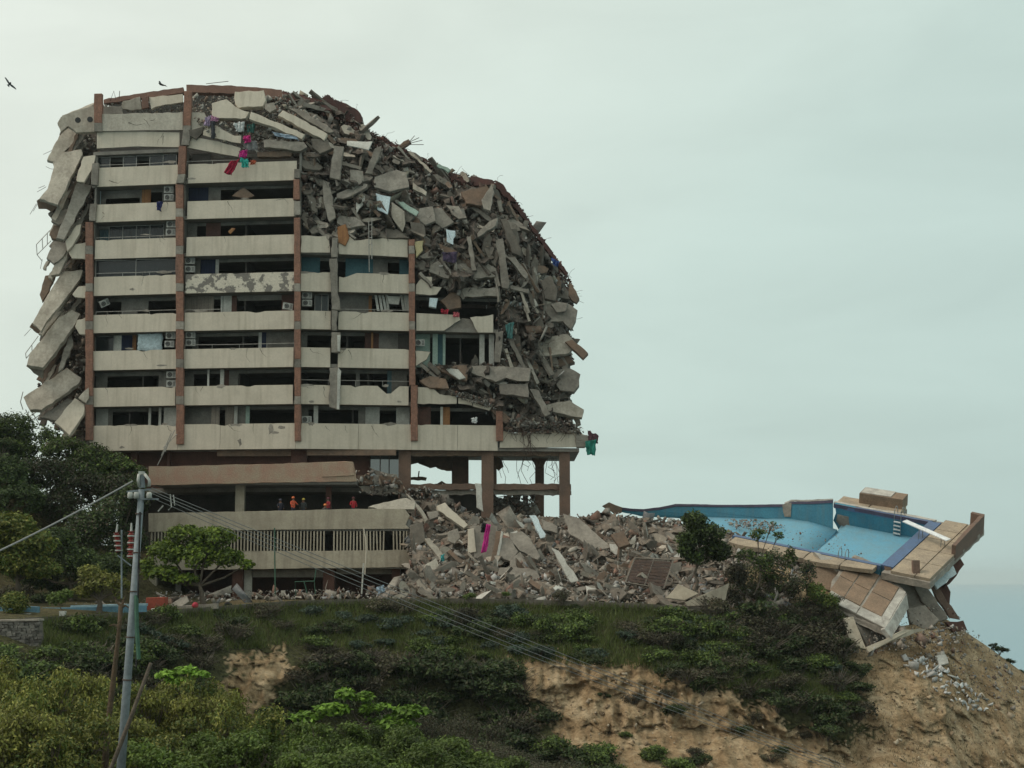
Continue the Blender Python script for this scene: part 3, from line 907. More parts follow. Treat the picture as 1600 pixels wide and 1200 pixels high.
post('podium_column', 233, 243, 889, 936, YP + 0.2, 0.5, 'podium')
post('podium_column', 363, 379, 889, 936, YP + 1.0, 0.6, 'redwall')
post('podium_column', 505, 522, 887, 936, YP + 1.0, 0.6, 'redwall')
post('podium_column', 612, 625, 884, 936, YP + 1.0, 0.6, 'redwall')
post('podium_wall', 380, 393, 891, 934, YP + 1.6, 0.2, 'white')
post('podium_wall', 275, 282, 891, 934, YP + 2.2, 0.2, 'wall_grey')
post('podium_wall', 395, 505, 890, 902, YP + 1.4, 0.2, 'wall_grey')
post('podium_wall', 525, 612, 888, 897, YP + 1.4, 0.2, 'wall_grey')
mb = MB(); mb.box(((xa + xb) / 2, YP + 6, 1.2), (xb - xa, 0.2, 2.6)); mb.build('podium_inner_wall', M['redwall'], BLD)

# --- bare frame on the right ----------------------------------------------------------
def frame_post(pa, pb, ya, yb, off, d=0.8):
    a, b_ = PF(pa, ya, off), PF(pb, yb, off)
    mb = MB(); mb.box(((a.x + b_.x) / 2, a.y + d / 2, (a.z + b_.z) / 2), (b_.x - a.x, d, a.z - b_.z), jit=0.03); return mb.build('frame_column', M['frame_brown'], BLD)
frame_post(623, 641, 701, 780, 0.6); frame_post(752, 771, 701, 815, 0.6); frame_post(874, 891, 701, 812, 0.6)
frame_post(836, 850, 705, 812, 8.5); frame_post(706, 732, 705, 770, 7.5); frame_post(771, 776, 715, 765, 5.0)
def frame_beam(pa, pb, ya, yb, off, d=0.7, mn='frame_brown', amp=0.06):
    mb = MB()
    pa_ = [PF(pa, ya, off), PF((pa + pb) / 2, ya, off), PF(pb, ya, off), PF(pb, yb, off), PF((pa + pb) / 2, yb, off), PF(pa, yb, off)]
    slab_mesh(mb, pa_, d, 0.4, amp, direction=Vector((0, -1, 0)))
    return mb.build('frame_beam', M[mn], BLD)
frame_beam(640, 892, 756, 765, 0.9); frame_beam(640, 893, 766, 773, 1.3, mn='conc')
frame_beam(641, 874, 702, 712, 0.8, mn='conc_brown'); frame_beam(771, 880, 705, 715, 8.3)
frame_beam(730, 890, 765, 772, 8.3)
floor_slab(PF(625, 760).x, PF(650, 760).x, P(640, 770, 132).z, P(640, 763, 132).z, d0=1.2, d1=9)
mb = MB()
slab_mesh(mb, [PF(x, y, 7.0) for x, y in ((641, 712), (706, 712), (706, 735), (690, 733), (662, 727), (650, 722), (642, 726))], 0.3, 0.3, 0.12, direction=Vector((0, -1, 0)))
slab_mesh(mb, [PF(x, y, 6.0) for x, y in ((640, 750), (665, 751), (667, 746), (655, 745), (656, 736), (654, 736), (653, 745), (641, 746))], 0.3, 0.3, 0.05, direction=Vector((0, -1, 0)))
slab_mesh(mb, [PF(x, y, 6.0) for x, y in ((675, 757), (690, 752), (703, 756), (730, 757))], 0.5, 0.3, 0.1, direction=Vector((0, -1, 0)))
slab_mesh(mb, [PF(x, y, 6.0) for x, y in ((771, 712), (782, 716), (786, 728), (778, 736), (772, 728))], 0.5, 0.3, 0.1, direction=Vector((0, -1, 0)))
slab_mesh(mb, [PF(x, y, 8.0) for x, y in ((828, 716), (842, 714), (858, 712), (852, 722), (848, 730), (838, 730), (834, 722))], 0.5, 0.3, 0.08, direction=Vector((0, -1, 0)))
mb.build('broken_wall', M['conc_brown'], BLD)
mb = MB(); slab_mesh(mb, [PF(x, y, 8.6) for x, y in ((641, 771), (754, 771), (753, 812), (640, 812))], .3, .4, .05, direction=Vector((0, -1, 0))); mb.build('rear_wall', M['room'], BLD)
# torn reinforcement hanging in the open storey
def rebar(name, strands, parent, r=0.022, matname='rust'):
    mb = MB()
    for s in strands: mb.tube(s, r, 4, cap=False)
    return mb.build(name, M[matname], parent)
st = []
for i in range(16):
    px = rng.uniform(778, 872)
    py = 712 + rng.uniform(0, 3)
    off = rng.choice([1.5, 5, 8])
    ln = rng.uniform(15, 48)
    a = PF(px, py, off)
    s = [a]
    for j in range(4):
        s.append(PF(px + rng.uniform(-2.5, 2.5) * (j + 1), py + ln * (j + 1) / 4, off + rng.uniform(-.2, .2)))
    st.append(s)
for i in range(10):                        # bars over the deep band
    px = rng.uniform(812, 832)
    s = [PF(px + rng.uniform(-4, 4), 675 + rng.uniform(-8, 4), -0.15)]
    for j in range(3): s.append(PF(px + (j + 1) * rng.uniform(-5, 5), 678 + 11 * (j + 1), -0.3))
    st.append(s)
for s_ in st: rebar('reinforcement_bar', [s_], BLD, 0.02)
# fallen side of the deep band
facade_piece('parapet', [(900, 678), (918, 680), (925, 688), (914, 698), (900, 699)], 'conc', th=0.4, off=-0.1, amp=0.1)

# what is left of the rear of the block, closing the storeys from behind
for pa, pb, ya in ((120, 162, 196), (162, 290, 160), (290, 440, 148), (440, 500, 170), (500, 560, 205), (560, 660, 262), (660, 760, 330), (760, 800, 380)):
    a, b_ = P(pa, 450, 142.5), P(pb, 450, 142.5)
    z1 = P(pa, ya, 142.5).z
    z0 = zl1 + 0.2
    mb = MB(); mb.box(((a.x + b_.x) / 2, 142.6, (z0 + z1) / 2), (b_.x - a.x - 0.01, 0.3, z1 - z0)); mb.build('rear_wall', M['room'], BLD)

# cracks and chipped plaster on the parapets
def crack_line(px, py, ln, ang, w=.022, off=-.006):
    p0 = PF(px, py, off); pts = []; a = ang; x, z = p0.x, p0.z
    for i in range(int(ln / .12) + 2):
        pts.append((x, z)); a += rng.gauss(0, .35); x += math.cos(a) * .13; z += math.sin(a) * .13
    mb = MB(); up_, lo_ = [], []
    for i, (x, z) in enumerate(pts):
        ww = w * (1 - i / len(pts)) * rng.uniform(.6, 1.4) + .004
        up_.append(FP(x - math.sin(ang) * ww, z + math.cos(ang) * ww, off)); lo_.append(FP(x + math.sin(ang) * ww, z - math.cos(ang) * ww, off))
    n = len(pts)
    mb.add(up_ + lo_, [(i, i + 1, n + i + 1, n + i) for i in range(n - 1)])
    mb.build('crack', M['conc_dark'], BLD)
def spall(px, py, rx, ry, mn='conc'):
    n = 11; mb = MB()
    ring = [PF(px + rx * math.cos(6.283 * i / n) * rng.uniform(.45, 1.2), py + ry * math.sin(6.283 * i / n) * rng.uniform(.45, 1.2), -.008) for i in range(n)]
    c = PF(px, py, -.008); mb.add(ring + [c], [(i, (i + 1) % n, n) for i in range(n)])
    mb.build('bare_patch', M[mn], BLD)
for k in (9, 8, 7, 6, 5, 4, 3, 2):
    spans = [(155, 270), (294, 455)] + ([(475, 510), (535, 635)] if k < 7 else [])
    for a, b_ in spans:
        for _ in range(rng.randint(0, 2)):
            crack_line(rng.uniform(a, b_), TOP[k] + rng.uniform(1, 5), rng.uniform(.5, 1.2), rng.choice([-1.5, -1.1, -2.0, -.5]))
        if rng.random() < .55: spall(rng.uniform(a, b_), TOP[k] + rng.uniform(0, 3), rng.uniform(5, 14), rng.uniform(1.5, 3.5))
        if rng.random() < .25: spall(rng.uniform(a, b_), BOT[k] - rng.uniform(1, 4), rng.uniform(4, 10), rng.uniform(1.5, 3))
for px, py, rx, ry in ((423, 672, 4, 10), (430, 676, 9, 3), (375, 690, 4, 8), (440, 668, 6, 3), (205, 664, 12, 2)): spall(px, py, rx, ry, 'conc')
for px, py, ln, an in ((200, 192, 1.6, -.3), (235, 188, 1.4, -.2), (225, 186, .8, -1.5), (255, 212, .7, -1.5), (255, 208, 1.0, -1.2), (170, 282, 1.1, -.2), (160, 332, 1.0, -.1)): crack_line(px, py, ln, an, .03, -.16 if py < 200 else (.03 if py < 230 else -.006))
# ------------------------------------------------------------------ fallen slabs and rubble
def fallen(label, pts, Y, matname='conc', th=0.3, gx=0.0, gy=0.0, name='concrete_slab', cat='slab', group=None, amp=0.06, step=0.4, keep=None, bevel=0.035, stubs=True):
    """a broken slab: outline traced as seen, at depth Y, leaning back by gy (m per m up) and turning by gx (m per m right)"""
    cx = sum(p[0] for p in pts) / len(pts); cy = sum(p[1] for p in pts) / len(pts)
    c = P(cx, cy, Y)
    ws = []
    for x, y in pts:
        q = P(x, y, Y + gx * (x - cx) / 19.2 + gy * (cy - y) / 19.2)
        ws.append(q)
    mb = MB()
    slab_mesh(mb, ws, th, step, amp, keep, bevel)
    o = mb.build(name, M[matname], None, loc=c)
    return tag(o, label, cat, group)
plain('yellow', (0.50, 0.43, 0.24))
# left flank: wall panels leaning outward, top to bottom
Yl = 133.0
LEFT = [
 ('cream rounded parapet corner sagging beside the top left pilaster', [(90, 192), (95, 182), (127, 170), (147, 163), (149, 206), (120, 207), (106, 197), (95, 206)], 'paint_dusty', 0.4, 132.6, 0.15, .2),
 ('cracked cream panel just under the sagging roof corner', [(102, 194), (121, 210), (120, 220), (102, 235), (88, 255), (74, 250), (82, 230), (95, 210)], 'paint_dusty', 0.35, 133.6, .2, .5),
 ('largest upper left panel, wide and grey, jutting toward the sky', [(100, 237), (127, 233), (129, 240), (105, 290), (90, 320), (62, 310), (74, 295), (84, 260), (82, 252)], 'paint_dusty', 0.35, 132.4, .1, .45),
 ('brown broken end block hanging under the wide upper left panel', [(57, 314), (61, 311), (90, 320), (81, 332), (72, 327), (60, 327)], 'conc_brown', 0.4, 132.5, 0, -.4),
 ('small cream panel wedged beside the second window row', [(130, 245), (150, 242), (145, 262), (132, 285), (120, 284), (119, 280)], 'paint', 0.3, 132.2, .1, .3),
 ('long dark grey beam slanting down the upper left flank', [(120, 285), (144, 290), (130, 320), (107, 360), (100, 375), (88, 372), (98, 345), (110, 315)], 'conc', 0.5, 132.3, .3, .3),
 ('thin cream strip along the slanting left flank beam', [(102, 300), (112, 296), (98, 325), (86, 345), (80, 340), (90, 322)], 'paint_dusty', 0.3, 132.8, .1, .3),
 ('short dark panel under the brown end block on the left flank', [(80, 345), (92, 328), (110, 325), (106, 342), (92, 352)], 'conc_dark', 0.4, 132.6, .1, .2),
 ('cream slab piece beside the third pilaster joint on the left', [(102, 377), (120, 352), (127, 350), (125, 365), (112, 385), (105, 392)], 'paint', 0.3, 132.2, .1, .3),
 ('dark brown end of the slanting beam at the left edge', [(78, 365), (84, 352), (96, 352), (88, 374), (80, 372)], 'conc_brown', 0.4, 132.9, .1, .3),
 ('grey pitted panel on the left flank with white plaster spots', [(72, 403), (85, 377), (110, 380), (98, 402), (83, 412)], 'conc', 0.35, 132.3, .1, .4),
 ('narrow cream panel on the left flank under the pitted one', [(88, 402), (106, 392), (104, 405), (92, 428), (80, 430)], 'paint_dusty', 0.3, 132.2, .1, .4),
 ('small brown broken panel at the far left edge', [(62, 460), (70, 430), (86, 428), (76, 455), (66, 470)], 'conc_brown', 0.35, 132.9, .1, .3),
 ('long clean grey panel leaning on the middle left flank', [(97, 424), (129, 422), (125, 435), (107, 460), (77, 497), (64, 517), (50, 505), (62, 482), (77, 457)], 'paint_dusty', 0.35, 132.2, .1, .45),
 ('brown underside of the long clean grey left panel', [(46, 512), (50, 505), (64, 517), (62, 524), (52, 515)], 'conc_brown', 0.4, 132.4, 0, -.4),
 ('longest box beam on the lower left flank, smooth and grey', [(92, 495), (112, 484), (126, 490), (110, 517), (90, 545), (67, 575), (42, 570), (47, 552), (65, 530)], 'paint_dusty', 0.5, 131.9, .1, .4),
 ('end face of the longest lower left box beam', [(41, 572), (67, 577), (66, 592), (52, 583)], 'conc', 0.4, 131.8, 0, -.5),
 ('thin cream strip behind the longest lower left box beam', [(76, 500), (86, 488), (96, 486), (84, 502), (66, 524), (60, 522)], 'paint_grey', 0.3, 132.8, .1, .4),
 ('grey strip shadowed beneath the longest lower left box beam', [(100, 545), (112, 520), (114, 540), (98, 575), (90, 582)], 'conc', 0.25, 132.6, .1, .4),
 ('broad tilted panel above the green hill on the left', [(37, 620), (70, 598), (105, 575), (127, 590), (125, 597), (95, 620), (65, 640), (47, 640)], 'paint_dusty', 0.4, 131.8, .1, .6),
 ('dusty thin slab below the broad tilted left panel', [(62, 652), (105, 622), (115, 625), (90, 657)], 'conc', 0.3, 132.0, .1, .6),
 ('lowest cream panel of the left flank, dipping behind bushes', [(85, 660), (117, 622), (132, 632), (131, 647), (108, 680)], 'paint', 0.4, 131.6, .1, .5),
 ('small cream chip held against the lower left pilaster', [(122, 622), (130, 612), (138, 605), (139, 622), (134, 630)], 'paint_dusty', 0.3, 131.9, .1, .2),
 ('cream parapet stub left of the outer pilaster at the fifth row', [(113, 460), (122, 448), (136, 446), (136, 466), (118, 464)], 'paint', 0.3, 132.3, .1, .1),
 ('cream parapet stub left of the outer pilaster at the fourth row', [(107, 395), (118, 381), (136, 378), (136, 405), (112, 404)], 'paint', 0.3, 132.3, .1, .1),
 ('cream parapet stub left of the outer pilaster at the sixth row', [(117, 510), (121, 500), (136, 495), (136, 523), (124, 522)], 'paint', 0.3, 132.3, .1, .1),
]
for lb, pts, mn, th, Y, gx, gy in LEFT:
    fallen(lb, pts, Y, mn, th, gx, gy, group='panels leaning on the left flank')
for i in range(44):
    cy = 225 + 430 * (i + rng.random()) / 44
    cx = float(np.interp(cy, [225, 330, 430, 520, 600, 650], [118, 112, 104, 96, 92, 104])) + rng.uniform(-22, 18)
    an = math.radians(rng.uniform(112, 130)); ln, wd = rng.uniform(22, 46), rng.uniform(4, 9)
    ux, uy = math.cos(an), math.sin(an); vx, vy = -uy, ux
    pts = [(cx + ux * a * ln + vx * b_ * wd, cy + uy * a * ln + vy * b_ * wd) for a, b_ in ((-1, -.5), (1, -.5), (1, .5), (-1, .5))]
    fallen('thin broken strip wedged in the stack of leaning left flank panels', pts, rng.uniform(132.9, 134.2), rng.choice(['paint_dusty', 'conc', 'conc_dark', 'conc_brown', 'conc', 'paint_grey']), rng.uniform(.2, .4), .1, .35, name='concrete_strip', cat='slab', group='thin strips in the left flank', amp=.08, step=.3, stubs=False)
# rusty rail frames left hanging at the left edge
def lines(name, label, cat, segs, r, matname, Y):
    mb = MB()
    for s in segs: mb.tube([P(x, y, Y + (z[0] if z else 0)) for x, y, *z in s], r, 5)
    c = P(segs[0][0][0], segs[0][0][1], Y)
    return tag(mb.build(name, M[matname], None, loc=c), label, cat)
lines('balcony_rail', 'twisted white balcony rail hanging at the upper left edge', 'railing', [[(57, 382), (78, 360)], [(58, 398), (80, 376)], [(57, 382), (58, 398), (66, 408)], [(66, 373), (67, 390)], [(74, 364), (74, 382)]], 0.035, 'alu', 132.6)
lines('balcony_rail', 'bent grey balcony rail below the longest left beam', 'railing', [[(40, 552), (60, 525)], [(41, 560), (58, 540)], [(40, 552), (41, 560)], [(50, 540), (50, 548)]], 0.035, 'alu', 132.3)
lines('cable_bundle', 'torn cables trailing at the left edge by the brown block', 'cable', [[(47, 335), (57, 318)], [(52, 330), (60, 316)], [(58, 300), (72, 292)], [(60, 294), (70, 290)], [(63, 420), (66, 405)], [(38, 525), (48, 514)]], 0.02, 'rust', 132.5)
lines('rail_tangle', 'white tangled rails above the bushes on the left', 'railing', [[(40, 655), (62, 640)], [(44, 660), (66, 646)], [(40, 640), (55, 668)], [(48, 640), (62, 664)], [(36, 612), (32, 628), (36, 640)]], 0.04, 'alu', 131.8)

# roof line -----------------------------------------------------------------------------
ROOF = [
 ('left half of the reddish roof fascia above the top storey', [(162, 155), (225, 145), (287, 136), (287, 144), (225, 153), (162, 161)], 'fascia', 0.5, 134.5, 0, .2),
 ('right half of the reddish roof fascia beside the top pilaster', [(291, 132), (370, 134), (440, 140), (442, 156), (410, 152), (365, 146), (291, 144)], 'fascia', 0.6, 134.0, 0, .2),
 ('triangular cream wall piece under the left roof fascia', [(189, 170), (192, 158), (219, 151), (222, 171), (205, 173)], 'paint_dusty', 0.25, 134.2, 0, 0),
 ('long cream panel under the left roof fascia', [(232, 152), (285, 147), (286, 160), (250, 165), (236, 170)], 'paint', 0.25, 134.3, 0, .2),
 ('brown wall block between the cream pieces under the roof', [(221, 152), (232, 150), (232, 168), (222, 170)], 'fascia', 0.3, 134.1, 0, 0),
 ('sloping cream slab at the top left roof corner', [(97, 180), (128, 168), (148, 160), (148, 172), (110, 186)], 'paint_dusty', 0.3, 133.2, .1, .8),
 ('grey lintel slab behind the top left pilaster', [(160, 165), (190, 166), (192, 178), (160, 180)], 'conc', 0.4, 133.6, 0, .2),
 ('rounded cream block standing on the roof edge', [(367, 143), (412, 141), (415, 157), (410, 166), (372, 168), (367, 162)], 'paint', 0.6, 131.4, 0, .2),
 ('cream wedge slab beneath the rounded roof block', [(331, 161), (355, 155), (375, 171), (390, 175), (384, 185), (331, 184)], 'paint', 0.5, 131.0, 0, .15),
 ('upper of the two long cream beams slanting from the roof', [(442, 172), (460, 180), (512, 210), (507, 219), (475, 202), (434, 180)], 'paint', 0.5, 130.6, .1, .2),
 ('lower of the two long cream beams slanting from the roof', [(392, 175), (435, 192), (477, 210), (472, 217), (417, 195), (389, 185)], 'paint', 0.5, 130.1, .1, .2),
 ('small grey block left of the upper slanting roof beam', [(415, 163), (427, 160), (432, 170), (422, 176), (414, 170)], 'conc', 0.4, 131.0, 0, .2),
 ('grey slab sloping beside the red tiles at the roof edge', [(450, 168), (472, 172), (500, 190), (522, 205), (515, 208), (485, 192)], 'conc', 0.3, 131.5, .1, .4),
 ('grey beam lying across the second bay under the roof', [(412, 218), (475, 222), (480, 230), (470, 236), (412, 230)], 'conc', 0.5, 129.9, 0, .1),
 ('thin brown slab end under the roof rubble of the second bay', [(402, 237), (457, 235), (455, 244), (402, 245)], 'conc_brown', 0.5, 130.3, 0, .1),
 ('grey rubble plate hanging under the second top pilaster', [(294, 203), (318, 198), (316, 208), (306, 218), (297, 212)], 'conc_dark', 0.3, 130.8, 0, 0),
 ('dark tilted slab by the white roofing sheet', [(486, 216), (512, 218), (518, 232), (500, 240), (488, 230)], 'conc_dark', 0.5, 130.6, 0, .2),
]
for lb, pts, mn, th, Y, gx, gy in ROOF:
    fallen(lb, pts, Y, mn, th, gx, gy, group='slabs along the broken roof')
# collapsed corner ------------------------------------------------------------------------
CORNER = [
 ('upright grey beam hanging below the white roofing sheet', [(522, 227), (537, 229), (531, 281), (515, 277)], 'conc', .5, 130.6, 0, .1),
 ('slanting beam with a white edge in the upper collapse', [(586, 232), (597, 227), (582, 272), (570, 271)], 'conc', .4, 131.4, .1, .2),
 ('broad flat grey slab in the upper collapse', [(585, 276), (620, 265), (635, 270), (639, 292), (610, 299), (585, 292)], 'conc', .4, 131.6, 0, .3),
 ('five sided grey slab left of the broad flat one', [(547, 265), (567, 267), (569, 282), (552, 297), (547, 285)], 'conc', .4, 131.2, .1, .2),
 ('short pale slab right of the broad flat one', [(645, 285), (667, 300), (665, 305), (645, 295)], 'paint_dusty', .3, 132.4, 0, .3),
 ('pointed cream shard hanging in the middle of the collapse', [(612, 315), (632, 330), (634, 350), (629, 362), (612, 340)], 'paint_dusty', .25, 131.0, .1, .1),
 ('tall narrow slab standing over the third pilaster bay', [(505, 280), (515, 285), (524, 340), (514, 347), (505, 310)], 'conc', .4, 130.5, 0, .1),
 ('leftmost slanting slab on the seventh storey parapet', [(475, 327), (497, 362), (487, 366), (470, 340)], 'conc_dark', .3, 130.6, 0, .3),
 ('second slanting slab on the seventh storey parapet', [(487, 325), (510, 360), (502, 366), (490, 342)], 'conc', .3, 130.9, 0, .3),
 ('small white slab in the left of the collapse', [(557, 310), (570, 305), (571, 315), (557, 333)], 'white', .2, 130.9, .1, .2),
 ('angular grey plate right of the teal sheet', [(697, 320), (717, 322), (730, 340), (717, 342), (707, 335)], 'conc', .3, 133.0, 0, .3),
 ('bluish grey slab beside the angular plate', [(677, 325), (690, 325), (710, 347), (692, 357), (677, 345)], 'conc', .3, 132.4, 0, .2),
 ('boxy grey beam end above the broken sixth parapet', [(670, 417), (685, 407), (706, 422), (702, 436), (672, 425)], 'conc', .6, 131.6, .2, .1),
 ('long grey ledge slab over the sixth storey gap', [(709, 412), (760, 410), (776, 420), (775, 432), (707, 439)], 'conc', .7, 132.2, 0, .15),
 ('thin brown plank lying above the long ledge slab', [(677, 382), (687, 380), (720, 396), (715, 402), (680, 387)], 'conc_brown', .3, 132.0, 0, .2),
 ('tall leaning beam with a pale right edge', [(775, 375), (785, 372), (790, 405), (796, 445), (794, 452), (785, 450)], 'conc', .4, 132.0, 0, .1),
 ('beam fallen aslant behind the tall leaning one', [(782, 342), (792, 342), (815, 390), (812, 399), (800, 395)], 'conc_dark', .4, 133.2, .1, .2),
 ('lower slanting beam right of the tall leaning one', [(792, 402), (805, 402), (826, 430), (822, 436)], 'conc', .3, 132.8, .1, .2),
 ('beam end with a clean white face near the ridge', [(745, 365), (765, 345), (777, 340), (775, 352), (747, 371)], 'conc', .4, 132.4, -.1, .2),
 ('flat strip under the slanting beams on the right', [(797, 445), (827, 452), (825, 458), (797, 451)], 'conc', .4, 132.6, 0, .2),
 ('slab edge spanning the sixth storey gap', [(722, 450), (780, 450), (782, 462), (722, 464)], 'conc', .8, 132.2, 0, 0),
 ('upper jutting balcony slab at the right edge', [(832, 480), (865, 472), (890, 475), (902, 485), (900, 500), (892, 515), (880, 502), (835, 504), (827, 495)], 'conc', .5, 134.4, 0, .25),
 ('light grey balcony slab jutting at the right edge, second down', [(827, 527), (887, 522), (900, 535), (890, 552), (837, 557), (825, 537)], 'paint_dusty', .5, 134.2, 0, .3),
 ('brown beam poking out past the right edge', [(884, 534), (895, 530), (919, 552), (911, 561)], 'conc_brown', .5, 133.8, 0, .2),
 ('eight sided balcony slab at the right edge, third down', [(859, 580), (890, 575), (907, 585), (905, 602), (897, 612), (875, 610), (865, 595)], 'conc', .6, 134.2, 0, .2),
 ('lowest balcony slab jutting at the right edge', [(850, 632), (890, 625), (912, 640), (910, 652), (890, 650), (855, 641)], 'paint_dusty', .6, 134.0, 0, .3),
 ('long cracked slab filling the crushed fourth storey', [(732, 571), (780, 572), (830, 575), (827, 595), (810, 596), (790, 590), (775, 597), (737, 582)], 'conc', .4, 131.8, 0, .25),
 ('squarish slab under the long cracked one', [(780, 600), (825, 599), (826, 620), (782, 615)], 'conc', .4, 131.7, 0, .3),
 ('curled slab left of the long cracked one', [(680, 572), (730, 571), (729, 595), (710, 590), (690, 580)], 'conc_brown', .35, 131.5, 0, .3),
 ('pale sheet resting on the curled slab', [(695, 574), (715, 577), (728, 590), (718, 593), (702, 583)], 'white', .12, 131.2, 0, .3),
 ('leaning strut under the squarish slab', [(827, 607), (842, 610), (860, 647), (852, 651)], 'conc', .35, 132.2, .1, .2),
 ('brown crumpled slab on the third storey parapet', [(655, 595), (672, 587), (697, 592), (702, 607), (672, 606)], 'conc_brown', .4, 131.3, 0, .3),
 ('upright grey pillar at the fifth storey opening', [(775, 520), (787, 517), (782, 566), (772, 565)], 'conc', .4, 131.9, 0, 0),
 ('short white plank standing near the right edge', [(790, 472), (815, 472), (815, 479), (792, 479)], 'sheet', .2, 133.4, 0, 0),
 ('grey block beside the open frame corner', [(766, 640), (782, 640), (800, 655), (790, 662), (780, 655)], 'conc_brown', .5, 132.0, 0, .2),
 ('flat dusty slab behind the lowest right balcony slab', [(790, 622), (820, 622), (850, 640), (845, 660), (815, 650)], 'conc_dark', .4, 133.5, 0, .3),
 ('wide dark slab between the right balcony slabs', [(830, 560), (890, 556), (898, 566), (870, 574), (835, 570)], 'conc_brown', .8, 134.8, 0, .2),
 ('dark slab below the eight sided balcony', [(842, 612), (880, 612), (888, 622), (850, 626)], 'conc_dark', .8, 134.8, 0, .2),
 ('rounded stump on the upper jutting balcony slab', [(861, 476), (875, 472), (887, 474), (884, 486), (870, 488)], 'conc', .3, 133.9, 0, .2),
 ('grey slab chunk over the sixth storey parapet', [(690, 400), (716, 404), (738, 412), (715, 414), (692, 410)], 'conc_dark', .4, 132.4, 0, .3),
 ('steep brown slab below the ridge of red tiles', [(720, 300), (757, 290), (768, 300), (752, 322), (728, 318)], 'conc_brown', .4, 134.0, 0, .4),
 ('sharp grey plate at the ridge bend', [(752, 312), (768, 288), (772, 300), (766, 330), (756, 326)], 'conc', .3, 133.4, 0, .2),
 ('flat slab across the seventh parapet end', [(655, 400), (672, 390), (678, 402), (660, 404)], 'conc', .4, 131.4, 0, .2),
 ('rough plate below the bluish slab', [(640, 345), (662, 350), (665, 368), (645, 366)], 'conc_dark', .3, 131.4, .1, .2),
 ('jagged slab above the fifth storey parapet', [(688, 470), (705, 455), (718, 460), (720, 480), (700, 484)], 'conc_brown', .4, 132.0, 0, .2),
 ('grey flank slab on the right slope above the balconies', [(845, 440), (860, 430), (872, 455), (868, 470), (852, 466)], 'conc_dark', .4, 134.2, 0, .3),
 ('wide tan plate in the centre of the collapse', [(655, 325), (676, 322), (680, 345), (664, 352), (652, 340)], 'conc', .3, 132.0, 0, .3),
 ('long sloping shelf below the upper broad slab', [(528, 336), (560, 340), (572, 352), (540, 356), (526, 348)], 'conc', .4, 130.8, 0, .4),
 ('dark shelf slab above the seventh parapet', [(580, 356), (620, 358), (640, 372), (600, 372), (582, 368)], 'conc_dark', .4, 131.0, 0, .4),
]
for lb, pts, mn, th, Y, gx, gy in CORNER:
    fallen(lb, pts, Y, mn, th, gx, gy, group='slabs in the collapsed corner')
fallen('yellow painted wall piece at the seventh parapet end', [(647, 377), (661, 376), (660, 392), (650, 402)], 131.0, th=.2, matname='yellow', cat='wall piece')
fallen('teal rounded sheet lying in the collapse', [(622, 315), (630, 315), (654, 331), (650, 337), (632, 327)], 131.4, 'mint', .12, 0, .3, name='broken_sheet', cat='sheet')
fallen('pale blue torn mattress in the middle of the collapse', [(587, 302), (610, 307), (605, 335), (590, 328)], 131.0, 'sheet', .2, 0, .3, name='mattress', cat='mattress')
fallen('white corrugated roofing sheet near the roof edge', [(542, 220), (582, 221), (576, 234), (542, 227)], 130.6, 'white', .12, 0, .5, name='roofing_sheet', cat='sheet', amp=.02)
fallen('crumpled white sheet left of the yellow wall rubble', [(697, 358), (712, 360), (708, 382), (698, 378)], 131.8, 'sheet', .1, 0, .2, name='broken_sheet', cat='sheet')
fallen('small white box on the fifth storey balcony', [(671, 465), (684, 466), (681, 481), (670, 479)], 131.4, 'sheet', .4, 0, .1, name='white_box', cat='box', amp=.01)

# masses of crushed rubble --------------------------------------------------------------------
def relief(name, poly, depth, step, amp, matname, label, parent=None, thick=1.6):
    xs = [p[0] for p in poly]; ys_ = [p[1] for p in poly]
    gx_, gy_ = np.meshgrid(np.arange(min(xs), max(xs) + step, step), np.arange(min(ys_), max(ys_) + step, step))
    ins = in_poly(poly, gx_, gy_)
    H, W = gx_.shape
    V = np.zeros((H, W, 3))
    for i in range(H):
        for j in range(W):
            if not ins[max(i-1,0):i+2, max(j-1,0):j+2].any(): continue
            Y = depth(gx_[i, j], gy_[i, j])
            q = P(gx_[i, j], gy_[i, j], Y)
            d = noise.fractal(q * 0.8, 0.7, 2.2, 5) * amp
            V[i, j] = P(gx_[i, j] + rng.uniform(-.3, .3) * step, gy_[i, j] + rng.uniform(-.3, .3) * step, Y + d)
    keepv = -np.ones((H, W), int)
    verts, faces = [], []
    for i in range(H - 1):
        for j in range(W - 1):
            if ins[i, j] and ins[i + 1, j] and ins[i, j + 1] and ins[i + 1, j + 1]:
                f_ = []
                for a, b_ in ((i, j), (i + 1, j), (i + 1, j + 1), (i, j + 1)):
                    if keepv[a, b_] < 0:
                        keepv[a, b_] = len(verts); verts.append(tuple(V[a, b_]))
                    f_.append(int(keepv[a, b_]))
                faces.append(tuple(f_))
    nv_ = len(verts)
    allv = verts + [(x, y + thick, z) for x, y, z in verts]
    ed = {}
    for f_ in faces:
        for i in range(4):
            a, b_ = f_[i], f_[(i + 1) % 4]
            if (b_, a) in ed: del ed[(b_, a)]
            else: ed[(a, b_)] = 1
    allf = faces + [tuple(i + nv_ for i in f_[::-1]) for f_ in faces] + [(b_, a, a + nv_, b_ + nv_) for a, b_ in ed]
    mb = MB(); mb.add(allv, allf)
    o = mb.build(name, M[matname], parent)
    return tag(o, label, None, None, 'stuff')
CP = [(436, 146), (505, 152), (560, 178), (572, 204), (640, 238), (700, 268), (776, 286), (803, 316), (852, 382), (886, 430), (898, 470), (890, 520), (896, 560), (890, 610), (900, 655), (905, 676),
      (790, 676), (775, 645), (715, 622), (690, 612), (660, 600), (655, 575), (690, 566), (775, 566), (775, 462), (700, 455), (660, 440), (640, 405), (632, 372), (476, 368), (470, 250), (430, 222), (385, 212), (340, 190), (380, 165)]
